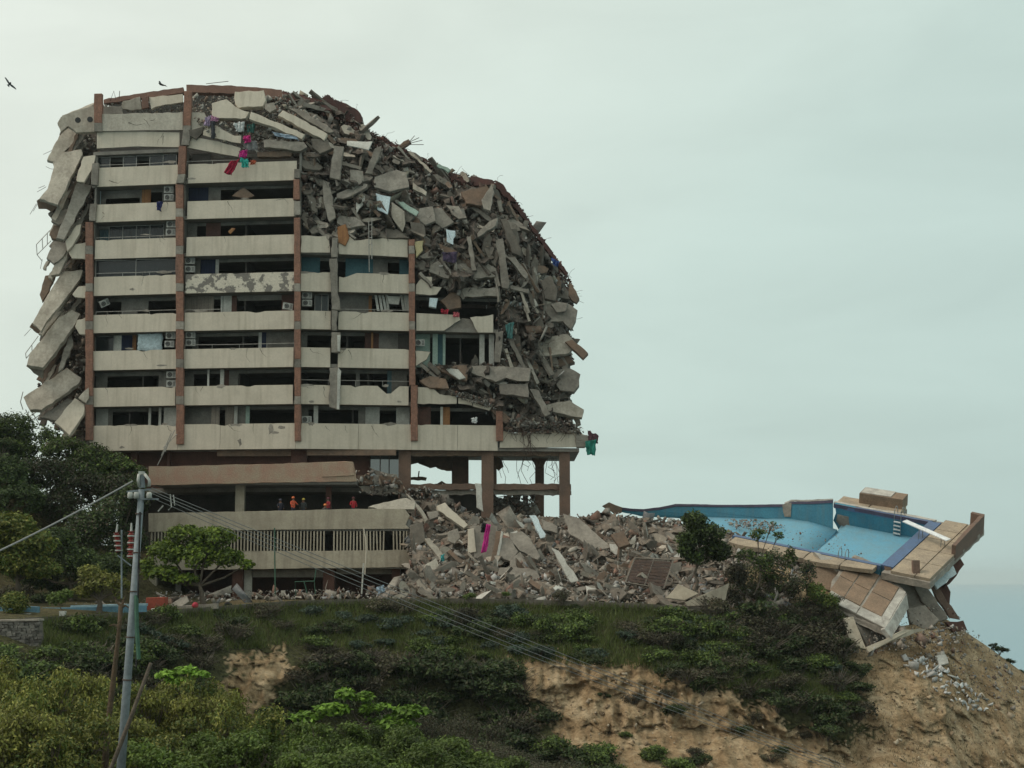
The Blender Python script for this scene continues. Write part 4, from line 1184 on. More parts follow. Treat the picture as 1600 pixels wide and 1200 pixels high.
def c_ridge(px): return float(np.interp(px, [430, 560, 640, 776, 852, 900], [140, 178, 236, 284, 380, 470]))
def c_depth(px, py):
    ridge = np.interp(px, [430, 560, 640, 776, 852, 900], [140, 178, 236, 284, 380, 470])
    t_ = np.clip((py - ridge) / 130.0, 0, 1)
    return Yf(P(px, py, 132).x) + 1.0 + 5.5 * (1 - t_) ** 1.3 + max(0, (px - 820) / 40.0)
relief('rubble_mass', CP, c_depth, 5.5, 2.4, 'dust', 'crushed floors and dust packed into the collapsed upper corner')
LP = [(95, 200), (150, 205), (150, 262), (146, 345), (137, 350), (136, 690), (105, 690), (70, 650), (50, 620), (70, 580), (62, 540), (80, 500), (72, 470), (95, 430), (88, 400), (92, 372), (88, 340), (96, 320), (84, 300), (96, 262), (88, 235)]
relief('rubble_mass', LP, lambda x, y: 135.5 + (150 - x) / 70.0, 5.5, 0.8, 'dust', 'crushed storeys behind the leaning panels of the left flank')
HP = [(622, 790), (640, 764), (668, 760), (700, 778), (735, 800), (760, 806), (800, 802), (860, 806), (905, 804), (950, 800), (1000, 806), (1060, 812), (1130, 826), (1210, 850), (1260, 880), (1235, 945), (1140, 955), (1040, 952), (960, 944), (800, 938), (600, 938), (560, 938), (620, 915), (640, 880)]
def h_depth(px, py):
    return float(np.interp(py, [760, 800, 860, 930, 960], [131.5, 130.5, 123.5, 115.5, 113.5])) + (0 if px < 900 else (px - 900) / 300.0 * -1.0)
relief('rubble_heap', HP, h_depth, 6, 1.7, 'heap', 'long heap of crushed masonry between the ruin and the pool', thick=2.5)

PAL = np.array([(.27, .25, .22), (.22, .205, .18), (.17, .155, .135), (.33, .31, .27), (.20, .14, .105), (.16, .10, .08), (.40, .385, .35), (.25, .20, .155), (.14, .125, .11), (.30, .27, .21)])
PALH = np.array([(.25, .225, .19), (.21, .185, .155), (.30, .275, .235), (.20, .14, .11), (.21, .125, .095), (.36, .35, .32), (.25, .205, .16), (.17, .15, .13), (.23, .21, .18), (.28, .255, .22), (.44, .43, .41), (.20, .205, .21)])
PALT = np.array([(.115, .05, .04), (.09, .042, .036), (.14, .065, .05), (.075, .045, .04), (.16, .10, .085)])
def chunks(name, poly, depth, n, s0, s1, pal, label, parent=None, flat=(0.35, 1.0), lift=0.15, power=2.2, edges=None, matname='rubble', elong=1.0):
    xs = [p[0] for p in poly]; ys_ = [p[1] for p in poly]
    px, py = [], []
    while len(px) < n:
        x = nr.uniform(min(xs), max(xs), n * 2); y = nr.uniform(min(ys_), max(ys_), n * 2)
        k = in_poly(poly, x, y)
        px.extend(x[k]); py.extend(y[k])
    px, py = np.array(px[:n]), np.array(py[:n])
    c = np.array([P(a, b_, depth(a, b_) - nr.uniform(0, lift * 2)) for a, b_ in zip(px, py)])
    sz = s0 * (1 - nr.random(n) * (1 - (s0 / s1) ** power)) ** (-1 / power)
    dim = np.stack([sz * nr.uniform(.6, 1.3, n) * elong, sz * nr.uniform(.5, 1.0, n), sz * nr.uniform(flat[0] * .5, flat[1] * .7, n)], 1)
    corner = np.array([(-1,-1,-1),(1,-1,-1),(1,1,-1),(-1,1,-1),(-1,-1,1),(1,-1,1),(1,1,1),(-1,1,1)]) * 0.5
    V = corner[None] * (1 + nr.uniform(-.45, .25, (n, 8, 1)))
    V = V * dim[:, None, :]
    q = nr.normal(size=(n, 4)); q /= np.linalg.norm(q, axis=1, keepdims=True)
    w_, x_, y_, z_ = q.T
    R = np.stack([1-2*(y_**2+z_**2), 2*(x_*y_-z_*w_), 2*(x_*z_+y_*w_), 2*(x_*y_+z_*w_), 1-2*(x_**2+z_**2), 2*(y_*z_-x_*w_), 2*(x_*z_-y_*w_), 2*(y_*z_+x_*w_), 1-2*(x_**2+y_**2)], 1).reshape(n, 3, 3)
    V = np.einsum('nij,nkj->nki', R, V) + c[:, None, :]
    fq = np.array([(3,2,1,0),(4,5,6,7),(0,1,5,4),(1,2,6,5),(2,3,7,6),(3,0,4,7)])
    F_ = (fq[None] + (np.arange(n) * 8)[:, None, None]).reshape(-1, 4)
    cl = pal[nr.integers(0, len(pal), n)] * nr.uniform(.75, 1.2, (n, 1))
    me = np_mesh(name, V.reshape(-1, 3), F_, M[matname], np.repeat(cl, 8, 0))
    o = link(name, me, parent)
    return tag(o, label, None, None, 'stuff')
chunks('rubble', CP, c_depth, 3600, .14, 1.1, PAL, 'small broken concrete strewn through the collapsed corner')
chunks('rubble', CP, lambda x, y: c_depth(x, y) - .3, 900, .1, 1.4, PAL, 'splintered planks and bars in the collapsed corner', flat=(.08, .25), elong=2.2, lift=.35)
chunks('rubble', LP, lambda x, y: 135 + (150 - x) / 70.0, 900, .12, .7, PAL, 'small broken concrete on the left flank')
chunks('rubble', HP, h_depth, 6500, .1, 1.0, PALH, 'small broken masonry covering the heap')
chunks('rubble', HP, lambda x, y: h_depth(x, y) - .25, 700, .15, 1.3, PALH, 'splintered boards and bars on the heap', flat=(.06, .2), elong=2.4, lift=.3)
RIDGE = [(440, 142), (500, 152), (512, 148), (566, 180), (568, 198), (600, 212), (640, 236), (700, 266), (776, 284), (806, 312), (850, 376), (888, 428), (904, 470), (890, 462), (850, 400), (800, 336), (770, 300), (690, 282), (630, 256), (560, 214), (540, 190), (440, 160)]
chunks('roof_tiles', RIDGE, lambda x, y: c_depth(x, y) - .2, 2600, .1, .42, PALT, 'dark red roof tiles crumbled along the broken ridge', flat=(.1, .4))
LEDGE = [(788, 655), (850, 652), (905, 660), (915, 676), (790, 678)]
chunks('rubble', LEDGE, lambda x, y: Yf(P(x, y, 132).x) - .1, 380, .1, .8, PAL, 'debris piled on the deep band at the right end', flat=(.08, .4), elong=1.7)
chunks('rubble', [(690, 606), (770, 625), (775, 640), (715, 622)], lambda x, y: Yf(P(x, y, 132).x) - .05, 250, .08, .4, PALH, 'debris on the broken third storey band')
chunks('rubble', [(300, 182), (470, 205), (478, 245), (400, 240), (330, 215)], lambda x, y: 130.9, 900, .08, .5, PAL, 'debris hanging under the roof of the second bay')
chunks('rubble', [(290, 150), (440, 150), (500, 190), (420, 200), (330, 185), (296, 175)], lambda x, y: 132.0 + (200 - y) * .03, 900, .1, .6, PAL, 'debris under the right roof fascia')
chunks('rubble', [(160, 160), (286, 150), (286, 178), (160, 180)], lambda x, y: 134.8, 350, .1, .6, PAL, 'debris under the left roof fascia')
chunks('rubble', [(240, 925), (640, 918), (640, 936), (420, 936), (240, 944)], lambda x, y: float(np.interp(y, [915, 945], [121, 111])), 800, .05, .6, PALH, 'scattered debris along the terrace edge', flat=(.12, .6), power=1.7)
chunks('rubble', [(240, 930), (640, 920), (640, 934), (420, 936), (240, 944)], lambda x, y: float(np.interp(y, [915, 945], [121, 111])) - .2, 90, .2, 1.2, PALH, 'planks and bars along the terrace edge', flat=(.05, .15), elong=2.6)
chunks('rubble', [(0, 950), (230, 936), (230, 944), (60, 958)], lambda x, y: float(np.interp(y, [936, 958], [112, 102])), 160, .08, .5, PALH, 'debris scattered on the left terrace', flat=(.1, .4))
chunks('rubble', [(556, 735), (622, 742), (640, 775), (560, 772)], lambda x, y: 128.9, 80, .15, .9, PAL, 'broken masonry at the deck end', flat=(.1, .45), elong=1.5)
chunks('rubble', [(1270, 985), (1480, 945), (1600, 1060), (1600, 1120), (1500, 1060), (1400, 1010), (1300, 1020)], lambda x, y: on_slope(x, y).y, 900, .06, .4, PALH, 'small debris spilled down the bare slope')
chunks('rubble', [(1400, 1030), (1440, 1020), (1500, 1060), (1560, 1110), (1520, 1115), (1460, 1080)], lambda x, y: on_slope(x, y).y - .08, 120, .18, .9, np.array([(.6, .6, .58), (.5, .5, .48), (.62, .64, .64), (.4, .4, .38)]), 'white plaster pieces scattered on the bare slope', flat=(.2, .5))

# medium chunks, each its own thing
def medium(n, poly, depth, s0, s1, label, group, mats, drape=False):
    xs = [p[0] for p in poly]; ys_ = [p[1] for p in poly]
    protos = []
    for i in range(8):
        mb = MB()
        k = rng.randint(5, 8)
        ring = [Vector((math.cos(6.283 * j / k) * rng.uniform(.7, 1.1), 0, math.sin(6.283 * j / k) * rng.uniform(.45, .8))) for j in range(k)]
        slab_mesh(mb, ring, rng.uniform(.2, .45), .3, .07, bevel=.04, direction=Vector((0, -1, 0)))
        me = bpy.data.meshes.new('concrete_chunk'); me.from_pydata(mb.v, [], mb.f); me.materials.append(M[mats[i % len(mats)]]); me.materials.append(M['conc_dark']); me.polygons.foreach_set('material_index', mb.m); protos.append(me)
    c = 0
    while c < n:
        x, y = rng.uniform(min(xs), max(xs)), rng.uniform(min(ys_), max(ys_))
        if not in_poly(poly, [x], [y])[0]: continue
        o = bpy.data.objects.new('concrete_chunk', protos[c % 8]); COL.objects.link(o)
        o.location = P(x, y, depth(x, y) - rng.uniform(.2, .6))
        s = rng.uniform(s0, s1)
        o.scale = (s * rng.uniform(.8, 2.2), s * rng.uniform(.7, 1.2), s * rng.uniform(.4, 1.1))
        dip = float(np.interp(x, [450, 650, 780, 900], [.45, .55, 1.0, 1.15])) if drape else 0
        o.rotation_euler = (rng.uniform(-1.0, .2), (dip + rng.gauss(0, .45)) if drape and rng.random() < .7 else rng.uniform(-1.6, 1.6), rng.uniform(-.8, .8))
        hue = {'conc': 'grey', 'conc_dark': 'dark grey', 'conc_brown': 'brown', 'paint_dusty': 'cream', 'white': 'white'}[mats[c % 8 % len(mats)]]
        tag(o, '%s broken chunk %s' % (hue, label(x, y)), 'rubble', group)
        c += 1
medium(230, [p for p in CP if p[1] > 0], lambda x, y: c_depth(x, min(y + 8, 670)), .3, .95, lambda x, y: 'just under the ridge of red tiles' if y < c_ridge(x) + 55 else ('on the steep right slope of the collapsed corner' if x > 780 else ('in the crushed lower storeys of the collapsed corner' if y > 540 else ('above the seventh storey parapet in the collapsed corner' if x < 645 else 'in the middle of the collapsed corner'))), 'concrete chunks in the collapsed corner', ['conc', 'conc_dark', 'conc', 'conc_brown', 'conc_dark', 'paint_dusty', 'conc', 'conc_dark'], True)
HPM = [(628, 812), (680, 796), (735, 818), (860, 826), (1000, 828), (1090, 842), (1120, 930), (800, 935), (600, 936), (640, 880)]
medium(170, HPM, h_depth, .28, .85, lambda x, y: ('high ' if y < 860 else 'low ') + ('on the heap beside the podium end' if x < 730 else ('on the heap below the open frame' if x < 890 else 'on the heap near the metal shutter')), 'concrete chunks on the heap', ['conc', 'paint_dusty', 'conc_brown', 'conc', 'conc_dark', 'white', 'conc_brown', 'conc'])

def beams(n, poly, depth, label, group, dipf):
    xs = [p[0] for p in poly]; ys_ = [p[1] for p in poly]; c = 0
    while c < n:
        x, y = rng.uniform(min(xs), max(xs)), rng.uniform(min(ys_), max(ys_))
        if not in_poly(poly, [x], [y])[0]: continue
        mb = MB(); ln = rng.uniform(1.0, 3.0)
        an = dipf(x) + rng.gauss(0, .4)
        R = Matrix.Rotation(rng.uniform(-.5, .5), 3, 'Z') @ Matrix.Rotation(an, 3, 'Y') @ Matrix.Rotation(rng.uniform(-.6, .6), 3, 'X')
        h_, w_ = rng.uniform(.1, .2), rng.uniform(.12, .3)
        ring = [R @ Vector(q) for q in ((-ln / 2, -w_, -h_), (ln / 2, -w_, -h_), (ln / 2, -w_, h_), (-ln / 2, -w_, h_))]
        slab_mesh(mb, ring, w_ * 1.6, .35, .05, bevel=.03, direction=R @ Vector((0, -1, 0)))
        o = mb.build('concrete_beam', [M[rng.choice(['conc', 'conc_dark', 'conc_brown', 'paint_dusty', 'conc'])], M['conc_dark']])
        o.location = P(x, y, depth(x, y) - rng.uniform(.4, .9)); tag(o, label, 'beam', group); c += 1
beams(70, CP, lambda x, y: c_depth(x, min(y + 6, 668)), 'broken beam jammed among the crushed floors of the upper corner', 'broken beams in the collapsed corner', lambda x: float(np.interp(x, [450, 650, 780, 900], [.5, .6, 1.1, 1.25])))
beams(34, HPM, h_depth, 'broken beam lying on the rubble heap', 'broken beams on the heap', lambda x: .6)
HEAP = [
 ('cream beam sliding down the left end of the heap', [(682, 790), (695, 785), (732, 820), (725, 826), (685, 797)], 'paint', .5, 126.5, .1, .4),
 ('cream beam leaning before the podium end with blue paint', [(664, 842), (672, 841), (690, 862), (710, 890), (702, 897), (690, 880)], 'paint_dusty', .5, 121.5, .1, .3),
 ('big tilted slab propped at the podium foot', [(631, 917), (667, 880), (682, 872), (691, 890), (660, 922)], 'paint_grey', .4, 119.5, .2, .4),
 ('largest upright slab of the heap under the pink cloth', [(735, 822), (777, 822), (775, 860), (760, 900), (745, 902), (740, 870)], 'conc', .4, 121.5, 0, .3),
 ('brown plank with a white right edge on the heap', [(775, 830), (783, 830), (773, 894), (764, 895)], 'conc_brown', .4, 121.0, 0, .3),
 ('white strip along the brown plank on the heap', [(783, 830), (786, 831), (776, 892), (773, 893)], 'white', .4, 120.9, 0, .3),
 ('left one of three grey plates broken from one slab', [(782, 840), (795, 840), (810, 862), (797, 877), (781, 870)], 'conc', .3, 121.0, 0, .5),
 ('largest of three grey plates broken from one slab', [(796, 832), (815, 830), (830, 842), (845, 870), (840, 875), (812, 860), (797, 845)], 'conc', .3, 121.3, 0, .5),
 ('lowest of three grey plates broken from one slab', [(812, 862), (830, 880), (825, 897), (810, 900), (796, 887), (797, 876)], 'conc', .3, 120.3, 0, .5),
 ('grey slab lying flat at the foot of the three plates', [(780, 886), (840, 887), (845, 915), (775, 915)], 'conc', .3, 118.5, 0, .7),
 ('pale bluish plank on the upper heap', [(827, 805), (837, 805), (855, 840), (845, 841)], 'sheet', .2, 124.5, 0, .4),
 ('broad grey slab sloping down the middle of the heap', [(880, 802), (905, 810), (930, 832), (955, 855), (935, 860), (890, 835)], 'conc', .3, 124.0, 0, .6),
 ('plank with white and cream faces low on the heap', [(862, 855), (872, 860), (905, 907), (892, 911)], 'white', .25, 118.0, 0, .4),
 ('small grey slab left of the broad sloping one', [(845, 810), (872, 822), (870, 833), (850, 828)], 'conc', .3, 124.5, 0, .5),
 ('white column stump standing by the frame post', [(742, 755), (752, 755), (755, 800), (745, 793)], 'white', .5, 129.5, 0, .1),
 ('cream upright fragment left of the largest slab', [(730, 827), (740, 825), (744, 862), (732, 865)], 'paint', .4, 121.6, 0, .2),
 ('pale block high on the left of the heap', [(667, 800), (685, 797), (685, 807), (672, 812)], 'conc', .5, 126.0, 0, .3),
 ('grey rounded block in the left of the heap', [(700, 830), (715, 825), (720, 840), (710, 850), (700, 845)], 'conc', .4, 122.5, 0, .2),
 ('rough grey boulder slab at the screen end', [(640, 820), (660, 815), (665, 845), (652, 853), (640, 840)], 'conc_dark', .6, 124.5, 0, .2),
 ('thin cream beam over the podium parapet end', [(635, 770), (647, 780), (670, 812), (665, 816), (650, 792)], 'paint_grey', .4, 127.0, .1, .3),
 ('cream slab lying over the podium deck edge', [(575, 792), (600, 784), (635, 778), (650, 785), (648, 796), (600, 797)], 'paint_grey', .4, 125.6, 0, .5),
 ('grey slab at the foot of the heap by the terrace edge', [(790, 915), (812, 905), (818, 922), (800, 930)], 'conc', .3, 117.0, 0, .5),
 ('tan slab near the grille on the heap', [(955, 835), (975, 828), (985, 850), (968, 855)], 'conc_brown', .3, 121.5, 0, .5),
 ('white tile slab low on the heap', [(915, 915), (935, 920), (938, 930), (918, 928)], 'white', .2, 115.8, 0, .6),
 ('second white slab low on the heap', [(948, 918), (962, 914), (966, 928), (955, 938)], 'white', .2, 115.5, 0, .5),
]
for lb, pts, mn, th, Y, gx, gy in HEAP:
    fallen(lb, pts, Y, mn, th, gx, gy, group='slabs on the rubble heap')
STRIPS = [
 ('layered stack of dark red roof slabs at the first step of the ridge', [(500, 156), (506, 150), (512, 148), (520, 155), (545, 164), (563, 176), (566, 184), (562, 200), (548, 200), (520, 176)], 'tile', 1.2, 136.0, 0, .2),
 ('dark red roof slab running right from the roof fascia', [(441, 143), (470, 148), (502, 157), (520, 172), (505, 174), (470, 160), (441, 157)], 'tile', .8, 135.4, 0, .3),
 ('thin dark red roof slab on the upper ridge slope', [(572, 206), (600, 214), (636, 234), (632, 240), (598, 222), (570, 213)], 'tile', .5, 136.6, 0, .3),
 ('thin dark red roof slab in the middle of the ridge slope', [(650, 240), (680, 258), (704, 268), (740, 282), (736, 288), (700, 277), (668, 260), (648, 247)], 'tile', .5, 137.0, 0, .3),
 ('rounded dark red roof slab before the ridge bend', [(722, 279), (745, 275), (770, 281), (774, 288), (750, 290), (724, 288)], 'tile', .6, 137.0, 0, .3),
 ('steep dark red roof slab right after the ridge bend', [(775, 282), (782, 285), (804, 310), (806, 316), (796, 314), (776, 294)], 'tile', .5, 137.0, 0, .2),
 ('long straight dark red roof edge falling down the right slope', [(804, 312), (830, 348), (862, 392), (888, 426), (884, 432), (856, 394), (822, 346), (800, 318)], 'tile', .5, 137.2, 0, .2),
 ('brown beam end at the foot of the right slope', [(888, 438), (894, 444), (906, 466), (900, 473), (890, 466)], 'conc_brown', .5, 136.0, 0, .1),
 ('teal edged sheet on the ridge slope', [(682, 259), (686, 255), (704, 265), (700, 270)], 'mint', .2, 135.6, 0, .3)]
for lb, pts, mn, th, Y, gx, gy in STRIPS:
    fallen(lb, pts, Y, mn, th, gx, gy, name='roof_slab', cat='roof slab', group='roof slabs along the ridge', amp=.09, step=.3)
chunks('rubble', [(772, 774), (835, 772), (838, 800), (830, 812), (774, 814)], lambda x, y: 140 + (800 - y) * .05, 220, .2, 1.2, PAL, 'crushed masonry seen through the open frame', flat=(.15, .5), elong=1.4)
relief('rubble_mass', [(770, 778), (800, 772), (834, 786), (840, 815), (770, 816)], lambda x, y: 140.8, 6, .6, 'dust', 'crushed mass behind the open frame')
# rebar tangles
def tangle(label, poly, depth, n, ln, r=.02, curl=.5, down=True):
    xs = [p[0] for p in poly]; ys_ = [p[1] for p in poly]
    mb = MB(); c = 0
    while c < n:
        x, y = rng.uniform(min(xs), max(xs)), rng.uniform(min(ys_), max(ys_))
        if not in_poly(poly, [x], [y])[0]: continue
        p = P(x, y, depth(x, y) - .3)
        d = Vector((rng.gauss(0, 1), rng.gauss(-.6, .5), rng.gauss(-.6 if down else .3, .8))).normalized()
        s = [p]
        for j in range(4):
            d = (d + Vector((rng.gauss(0, curl), rng.gauss(0, curl * .5), rng.gauss(-.1, curl)))).normalized()
            p = p + d * ln * rng.uniform(.15, .4)
            s.append(p)
        mb.tube(s, r, 3, cap=False); c += 1
    o = mb.build('reinforcement_tangle', M['rust'])
    return tag(o, label, None, None, 'stuff')
tangle('thin rusty bars sticking out of the collapsed corner', CP, c_depth, 420, 1.4, .016)
tangle('thin rusty bars bristling along the broken ridge', RIDGE, lambda x, y: c_depth(x, y), 70, 1.0, .014, down=False)
tangle('thin rusty bars in the debris on the deep band', LEDGE, lambda x, y: Yf(P(x, y, 132).x) - .2, 60, 1.1, .016)
tangle('thin rusty bars on the heap', HP, h_depth, 110, 1.0, .016, down=False)
tangle('thin rusty bars on the left flank', LP, lambda x, y: 134.5, 80, 1.2)
# ------------------------------------------------------------------ the broken swimming pool
M['pool_floor'] = mat('pool_floor_paint', (0.135, 0.345, 0.47), (0.155, 0.325, 0.41), 0.55, rough=0.7, bump=0.08, fine=0.12, streak=(.17, .30, .36))
M['pool_wall'] = mat('pool_wall_shaded', (0.045, 0.19, 0.265), (0.035, 0.15, 0.22), 0.8, rough=0.6, bump=0.08, fine=0.16, streak=(.075, .17, .21))  # darker than the floor: shade on the turned-away walls put into their colour
M['pool_rim'] = mat('pool_rim_tile', (0.075, 0.13, 0.24), (0.075, 0.11, 0.18), 1.2, rough=0.5, bump=0.05)
M['pool_purple'] = mat('pool_border_tile', (0.085, 0.07, 0.11), (0.065, 0.055, 0.085), 1.2, rough=0.5, bump=0.05)
M['deck'] = mat('tan_deck', (0.37, 0.30, 0.215), (0.27, 0.22, 0.165), 0.9, rough=0.85, bump=0.15, streak=(.23, .19, .145), fine=.25)
M['deck_brown'] = mat('brown_deck', (0.25, 0.175, 0.12), (0.18, 0.13, 0.09), 0.9, rough=0.85, bump=0.2, fine=.25)
M['border'] = mat('white_border', (0.47, 0.45, 0.40), (0.30, 0.28, 0.25), 1.6, bump=0.2)
PA, PB, PC = P(1378, 882, 118), P(1452, 815, 125), P(1180, 842, 123)
PU = (PC - PA).normalized(); PV = (PB - PA).normalized(); PN = PV.cross(PU).normalized()
if PN.z < 0: PN = -PN
def PL(s, t, h=0.0): return PA + PU * s + PV * t + PN * h
POOL = empty('swimming_pool', PL(5, 5, -2.5), 'emptied blue swimming pool, cracked and tilted over the cliff edge', 'swimming pool')
def quad(name, st, h0, h1, matname, parent=POOL, amp=0.0, step=0.6, keep=None):
    """a plate with outline (s,t) between heights h1 (top) and h0"""
    mb = MB()
    slab_mesh(mb, [PL(s, t, h1) for s, t in st], h1 - h0, step, amp, keep, bevel=0.02, direction=PN)
    return mb.build(name, M[matname], parent)
LV = 9.4
# floor and walls of the right basin
def floor_h(s, t): return -2.05 + 0.05 * math.sin(s) - 0.25 * max(0, 1 - abs(s - 6.5) / 3) * 0.3
mb = MB()
nn, mm_ = 26, 18
vs_ = []
for i in range(nn + 1):
    for j in range(mm_ + 1):
        s, t_ = 7.15 * i / nn, -0.05 + (LV + .1) * j / mm_
        h = -2.05 + 0.12 * max(0, s - 6.8) + 0.25 * max(0, 1 - (LV - t_) / 1.2) ** 2 + 0.2 * max(0, 1 - s / 1.0) ** 2
        if abs(s - 7.0) < 0.3 and 2 < t_: h -= 0.18
        vs_.append(PL(s, t_, h))
fs_ = [(i * (mm_ + 1) + j, (i + 1) * (mm_ + 1) + j, (i + 1) * (mm_ + 1) + j + 1, i * (mm_ + 1) + j + 1) for i in range(nn) for j in range(mm_)]
mb.add(vs_, fs_)
o = mb.build('basin_floor', M['pool_floor'], POOL, smooth=True)
so_ = o.modifiers.new('thickness', 'SOLIDIFY'); so_.thickness = 0.25; so_.offset = 1 if PN.z < 0 else -1
def wall(name, pts, direction, th, matname, amp=0.05, keep=None):
    mb = MB(); slab_mesh(mb, pts, th, 0.4, amp, keep, bevel=0.02, direction=direction); return mb.build(name, M[matname], POOL)
far = [PL(-0.02, LV, 0), PL(2.5, LV, 0), PL(5, LV, 0), PL(7.75, LV, 0.05), PL(7.6, LV, -.7), PL(7.8, LV, -1.4), PL(7.3, LV, -2.2), PL(3, LV, -2.1), PL(-0.02, LV, -2.1)]
wall('far_wall', far, -PV, 0.3, 'pool_wall', 0.03, keep=(0, 1, 2, 6, 7, 8))
wall('bare_patch', [PL(7.5, LV - .02, -.8), PL(6.5, LV - .02, -.85), PL(6.4, LV - .02, -1.7), PL(7.0, LV - .02, -1.95), PL(7.55, LV - .02, -1.4)], -PV, 0.02, 'conc', 0.06)
wall('end_wall', [PL(0, -.05, 0), PL(0, LV, 0), PL(0, LV, -2.1), PL(0, -.05, -2.1)], PU, 0.3, 'pool_wall', 0.0)
wall('near_wall', [PL(0, 0, 0), PL(11.5, 0, 0), PL(11.5, 0, -1.5), PL(0, 0, -2.1)], PV, 0.3, 'pool_wall', 0.0)
# rims
quad('rim_tile', [(-.9, -.1), (0.02, -.1), (0.02, LV - .02), (-.9, LV + .25)], -.3, .03, 'pool_rim')
quad('rim_tile', [(0.02, -.32), (11.8, -.32), (11.8, 0.02), (0.02, 0.02)], -.3, .025, 'pool_rim', amp=.02)
quad('border_tile', [(-.2, LV - .01), (7.8, LV - .01), (7.8, LV + .28), (-.2, LV + .28)], -.32, .02, 'pool_rim', amp=.02)
wall('border_tile', [PL(0, LV - .03, .02), PL(7.8, LV - .03, .05), PL(7.75, LV - .03, -.24), PL(0, LV - .03, -.26)], -PV, 0.05, 'pool_purple', 0.01)
quad('coping', [(-.3, LV + .29), (7.9, LV + .29), (8.0, LV + .65), (5, LV + .6), (2.5, LV + .7), (-.4, LV + .6)], -.35, .045, 'border', amp=.06)
# decks: separate panels with open joints
def panel(s0, s1, t0, t1, mn='deck', h=0.0, amp=0.0):
    g = 0.035
    return quad('deck_panel', [(s0 + g, t0 + g), (s1 - g, t0 + g), (s1 - g, t1 - g), (s0 + g, t1 - g)], h - .22, h, mn, amp=amp)
ts = [-0.75, 1.75, 4.1, 6.4, 8.3, 10.4]
for a, b_ in zip(ts[:-1], ts[1:]):
    panel(-2.75, -.92, a, b_); panel(-3.9, -2.75, a, b_)
quad('deck_slab', [(-3.95, -.85), (-.3, -.85), (-.3, LV + 1.0), (-3.95, 10.5)], -.75, -.24, 'conc', amp=.06)
panel(5.2, 7.9, LV + .66, LV + 2.1, amp=.05); panel(2.6, 5.2, LV + .72, LV + 2.2, amp=.04)
quad('deck_slab', [(2.6, LV + .66), (7.9, LV + .66), (7.6, LV + 2.2), (2.6, LV + 2.25)], -.6, -.235, 'conc', amp=.06)
quad('bench_block', [(2.7, LV + 1.45), (6.2, LV + 1.2), (6.3, LV + 2.6), (2.8, LV + 2.8)], -.1, .85, 'deck_brown')
quad('bench_top', [(3.7, LV + 1.5), (6.1, LV + 1.3), (6.2, LV + 2.55), (3.75, LV + 2.7)], .86, .92, 'border')
# near deck strip, broken at its outer edge
prevs = 0.2
for s1_ in (2.6, 5.4, 8.4, 11.6):
    w0, w1 = -1.35 + rng.uniform(-.3, .2), -1.5 + rng.uniform(-.4, .2)
    quad('deck_panel', [(prevs + .03, -.36), (s1_ - .03, -.36), (s1_ - .03, w1), ((prevs + s1_) / 2, w0 - .2), (prevs + .03, w0)], -.35, 0, 'deck', amp=.07, keep=(0,))
    prevs = s1_
# upstand wall at the far end of the right deck, stub wall, brick edge
wall('upstand_wall', [PL(-3.95, 4.2, .75), PL(-3.95, 10.4, 1.0), PL(-3.95, 10.45, -.55), PL(-3.95, 4.2, -.5)], -PU, 0.3, 'frame_brown', 0.02)
quad('upstand_wall', [(-3.9, 10.1), (-2.9, 10.3), (-2.9, 10.6), (-3.9, 10.5)], -.4, 1.0, 'frame_brown', amp=.03)
mb = MB(); mb.box(P(1431, 889, 116.6), (0.5, .4, 1.25)); mb.build('stub_post', M['frame_brown'], POOL)
wall('edge_beam', [P(x, y, 117.6) for x, y in ((1382, 884), (1425, 893), (1425, 904), (1405, 902), (1384, 893))], Vector((0, -1, 0)), .5, 'conc_brown', .05)
chunks('floor_debris', [(1130, 812), (1300, 832), (1370, 880), (1250, 852), (1150, 830)], lambda x, y: float(np.interp(y, [812, 880], [131.0, 119.5])), 140, .05, .22, PALH, 'crumbs lying on the basin floor', POOL)
# diving board with its stand
mb = MB()
c0, c1 = PL(-3.1, 5.0, .75), PL(.9, 6.6, .95)
d_ = (c1 - c0).normalized(); sd = d_.cross(PN).normalized() * .25
mb.hexa([c0 - sd, c1 - sd, c1 + sd, c0 + sd], [q - PN * .07 for q in (c0 - sd, c1 - sd, c1 + sd, c0 + sd)])
db = mb.build('diving_board', plain('board_white', (.72, .74, .74)), POOL)
mb = MB()
for k_ in (.12, .62):
    q = c0.lerp(c1, k_)
    for sg in (-1, 1): mb.tube([q + sd * sg * .8 - PN * .06, q + sd * sg * .9 - PN * (.72 + .2 * k_)], .03, 6)
mb.build('stand', M['metal'], db)
# ladders
def ladder(name, s, t_, dirv, parent, treads=4):
    mb = MB()
    side = dirv.cross(PN).normalized() * .27
    for sg in (-1, 1):
        b0 = PL(s, t_) + side * sg
        pts = [b0 - dirv * .55 + PN * .02]
        for a in range(9):
            an = math.pi * a / 8
            pts.append(b0 - dirv * (.18 + .32 * math.cos(an) * 1.0) + PN * (.35 + .38 * math.sin(an)))
        pts.append(b0 + dirv * .16 - PN * 1.6)
        mb.tube(pts, .03, 6)
    ld = mb.build(name, M['metal'], parent)
    for i in range(treads):
        m2 = MB(); q = PL(s, t_) + dirv * .16 - PN * (.4 + .32 * i)
        sx = side.normalized()
        m2.hexa([q - sx * .28 - dirv * .06, q + sx * .28 - dirv * .06, q + sx * .28 + dirv * .1, q - sx * .28 + dirv * .1], [r_ - PN * .07 for r_ in (q - sx * .28 - dirv * .06, q + sx * .28 - dirv * .06, q + sx * .28 + dirv * .1, q - sx * .28 + dirv * .1)])
        m2.build('tread', plain('tread_white', (.6, .62, .62)), ld)
    return ld
ladder('pool_ladder', 2.45, LV - .02, -PV, POOL); ladder('pool_ladder', 2.9, .02, PV, POOL)
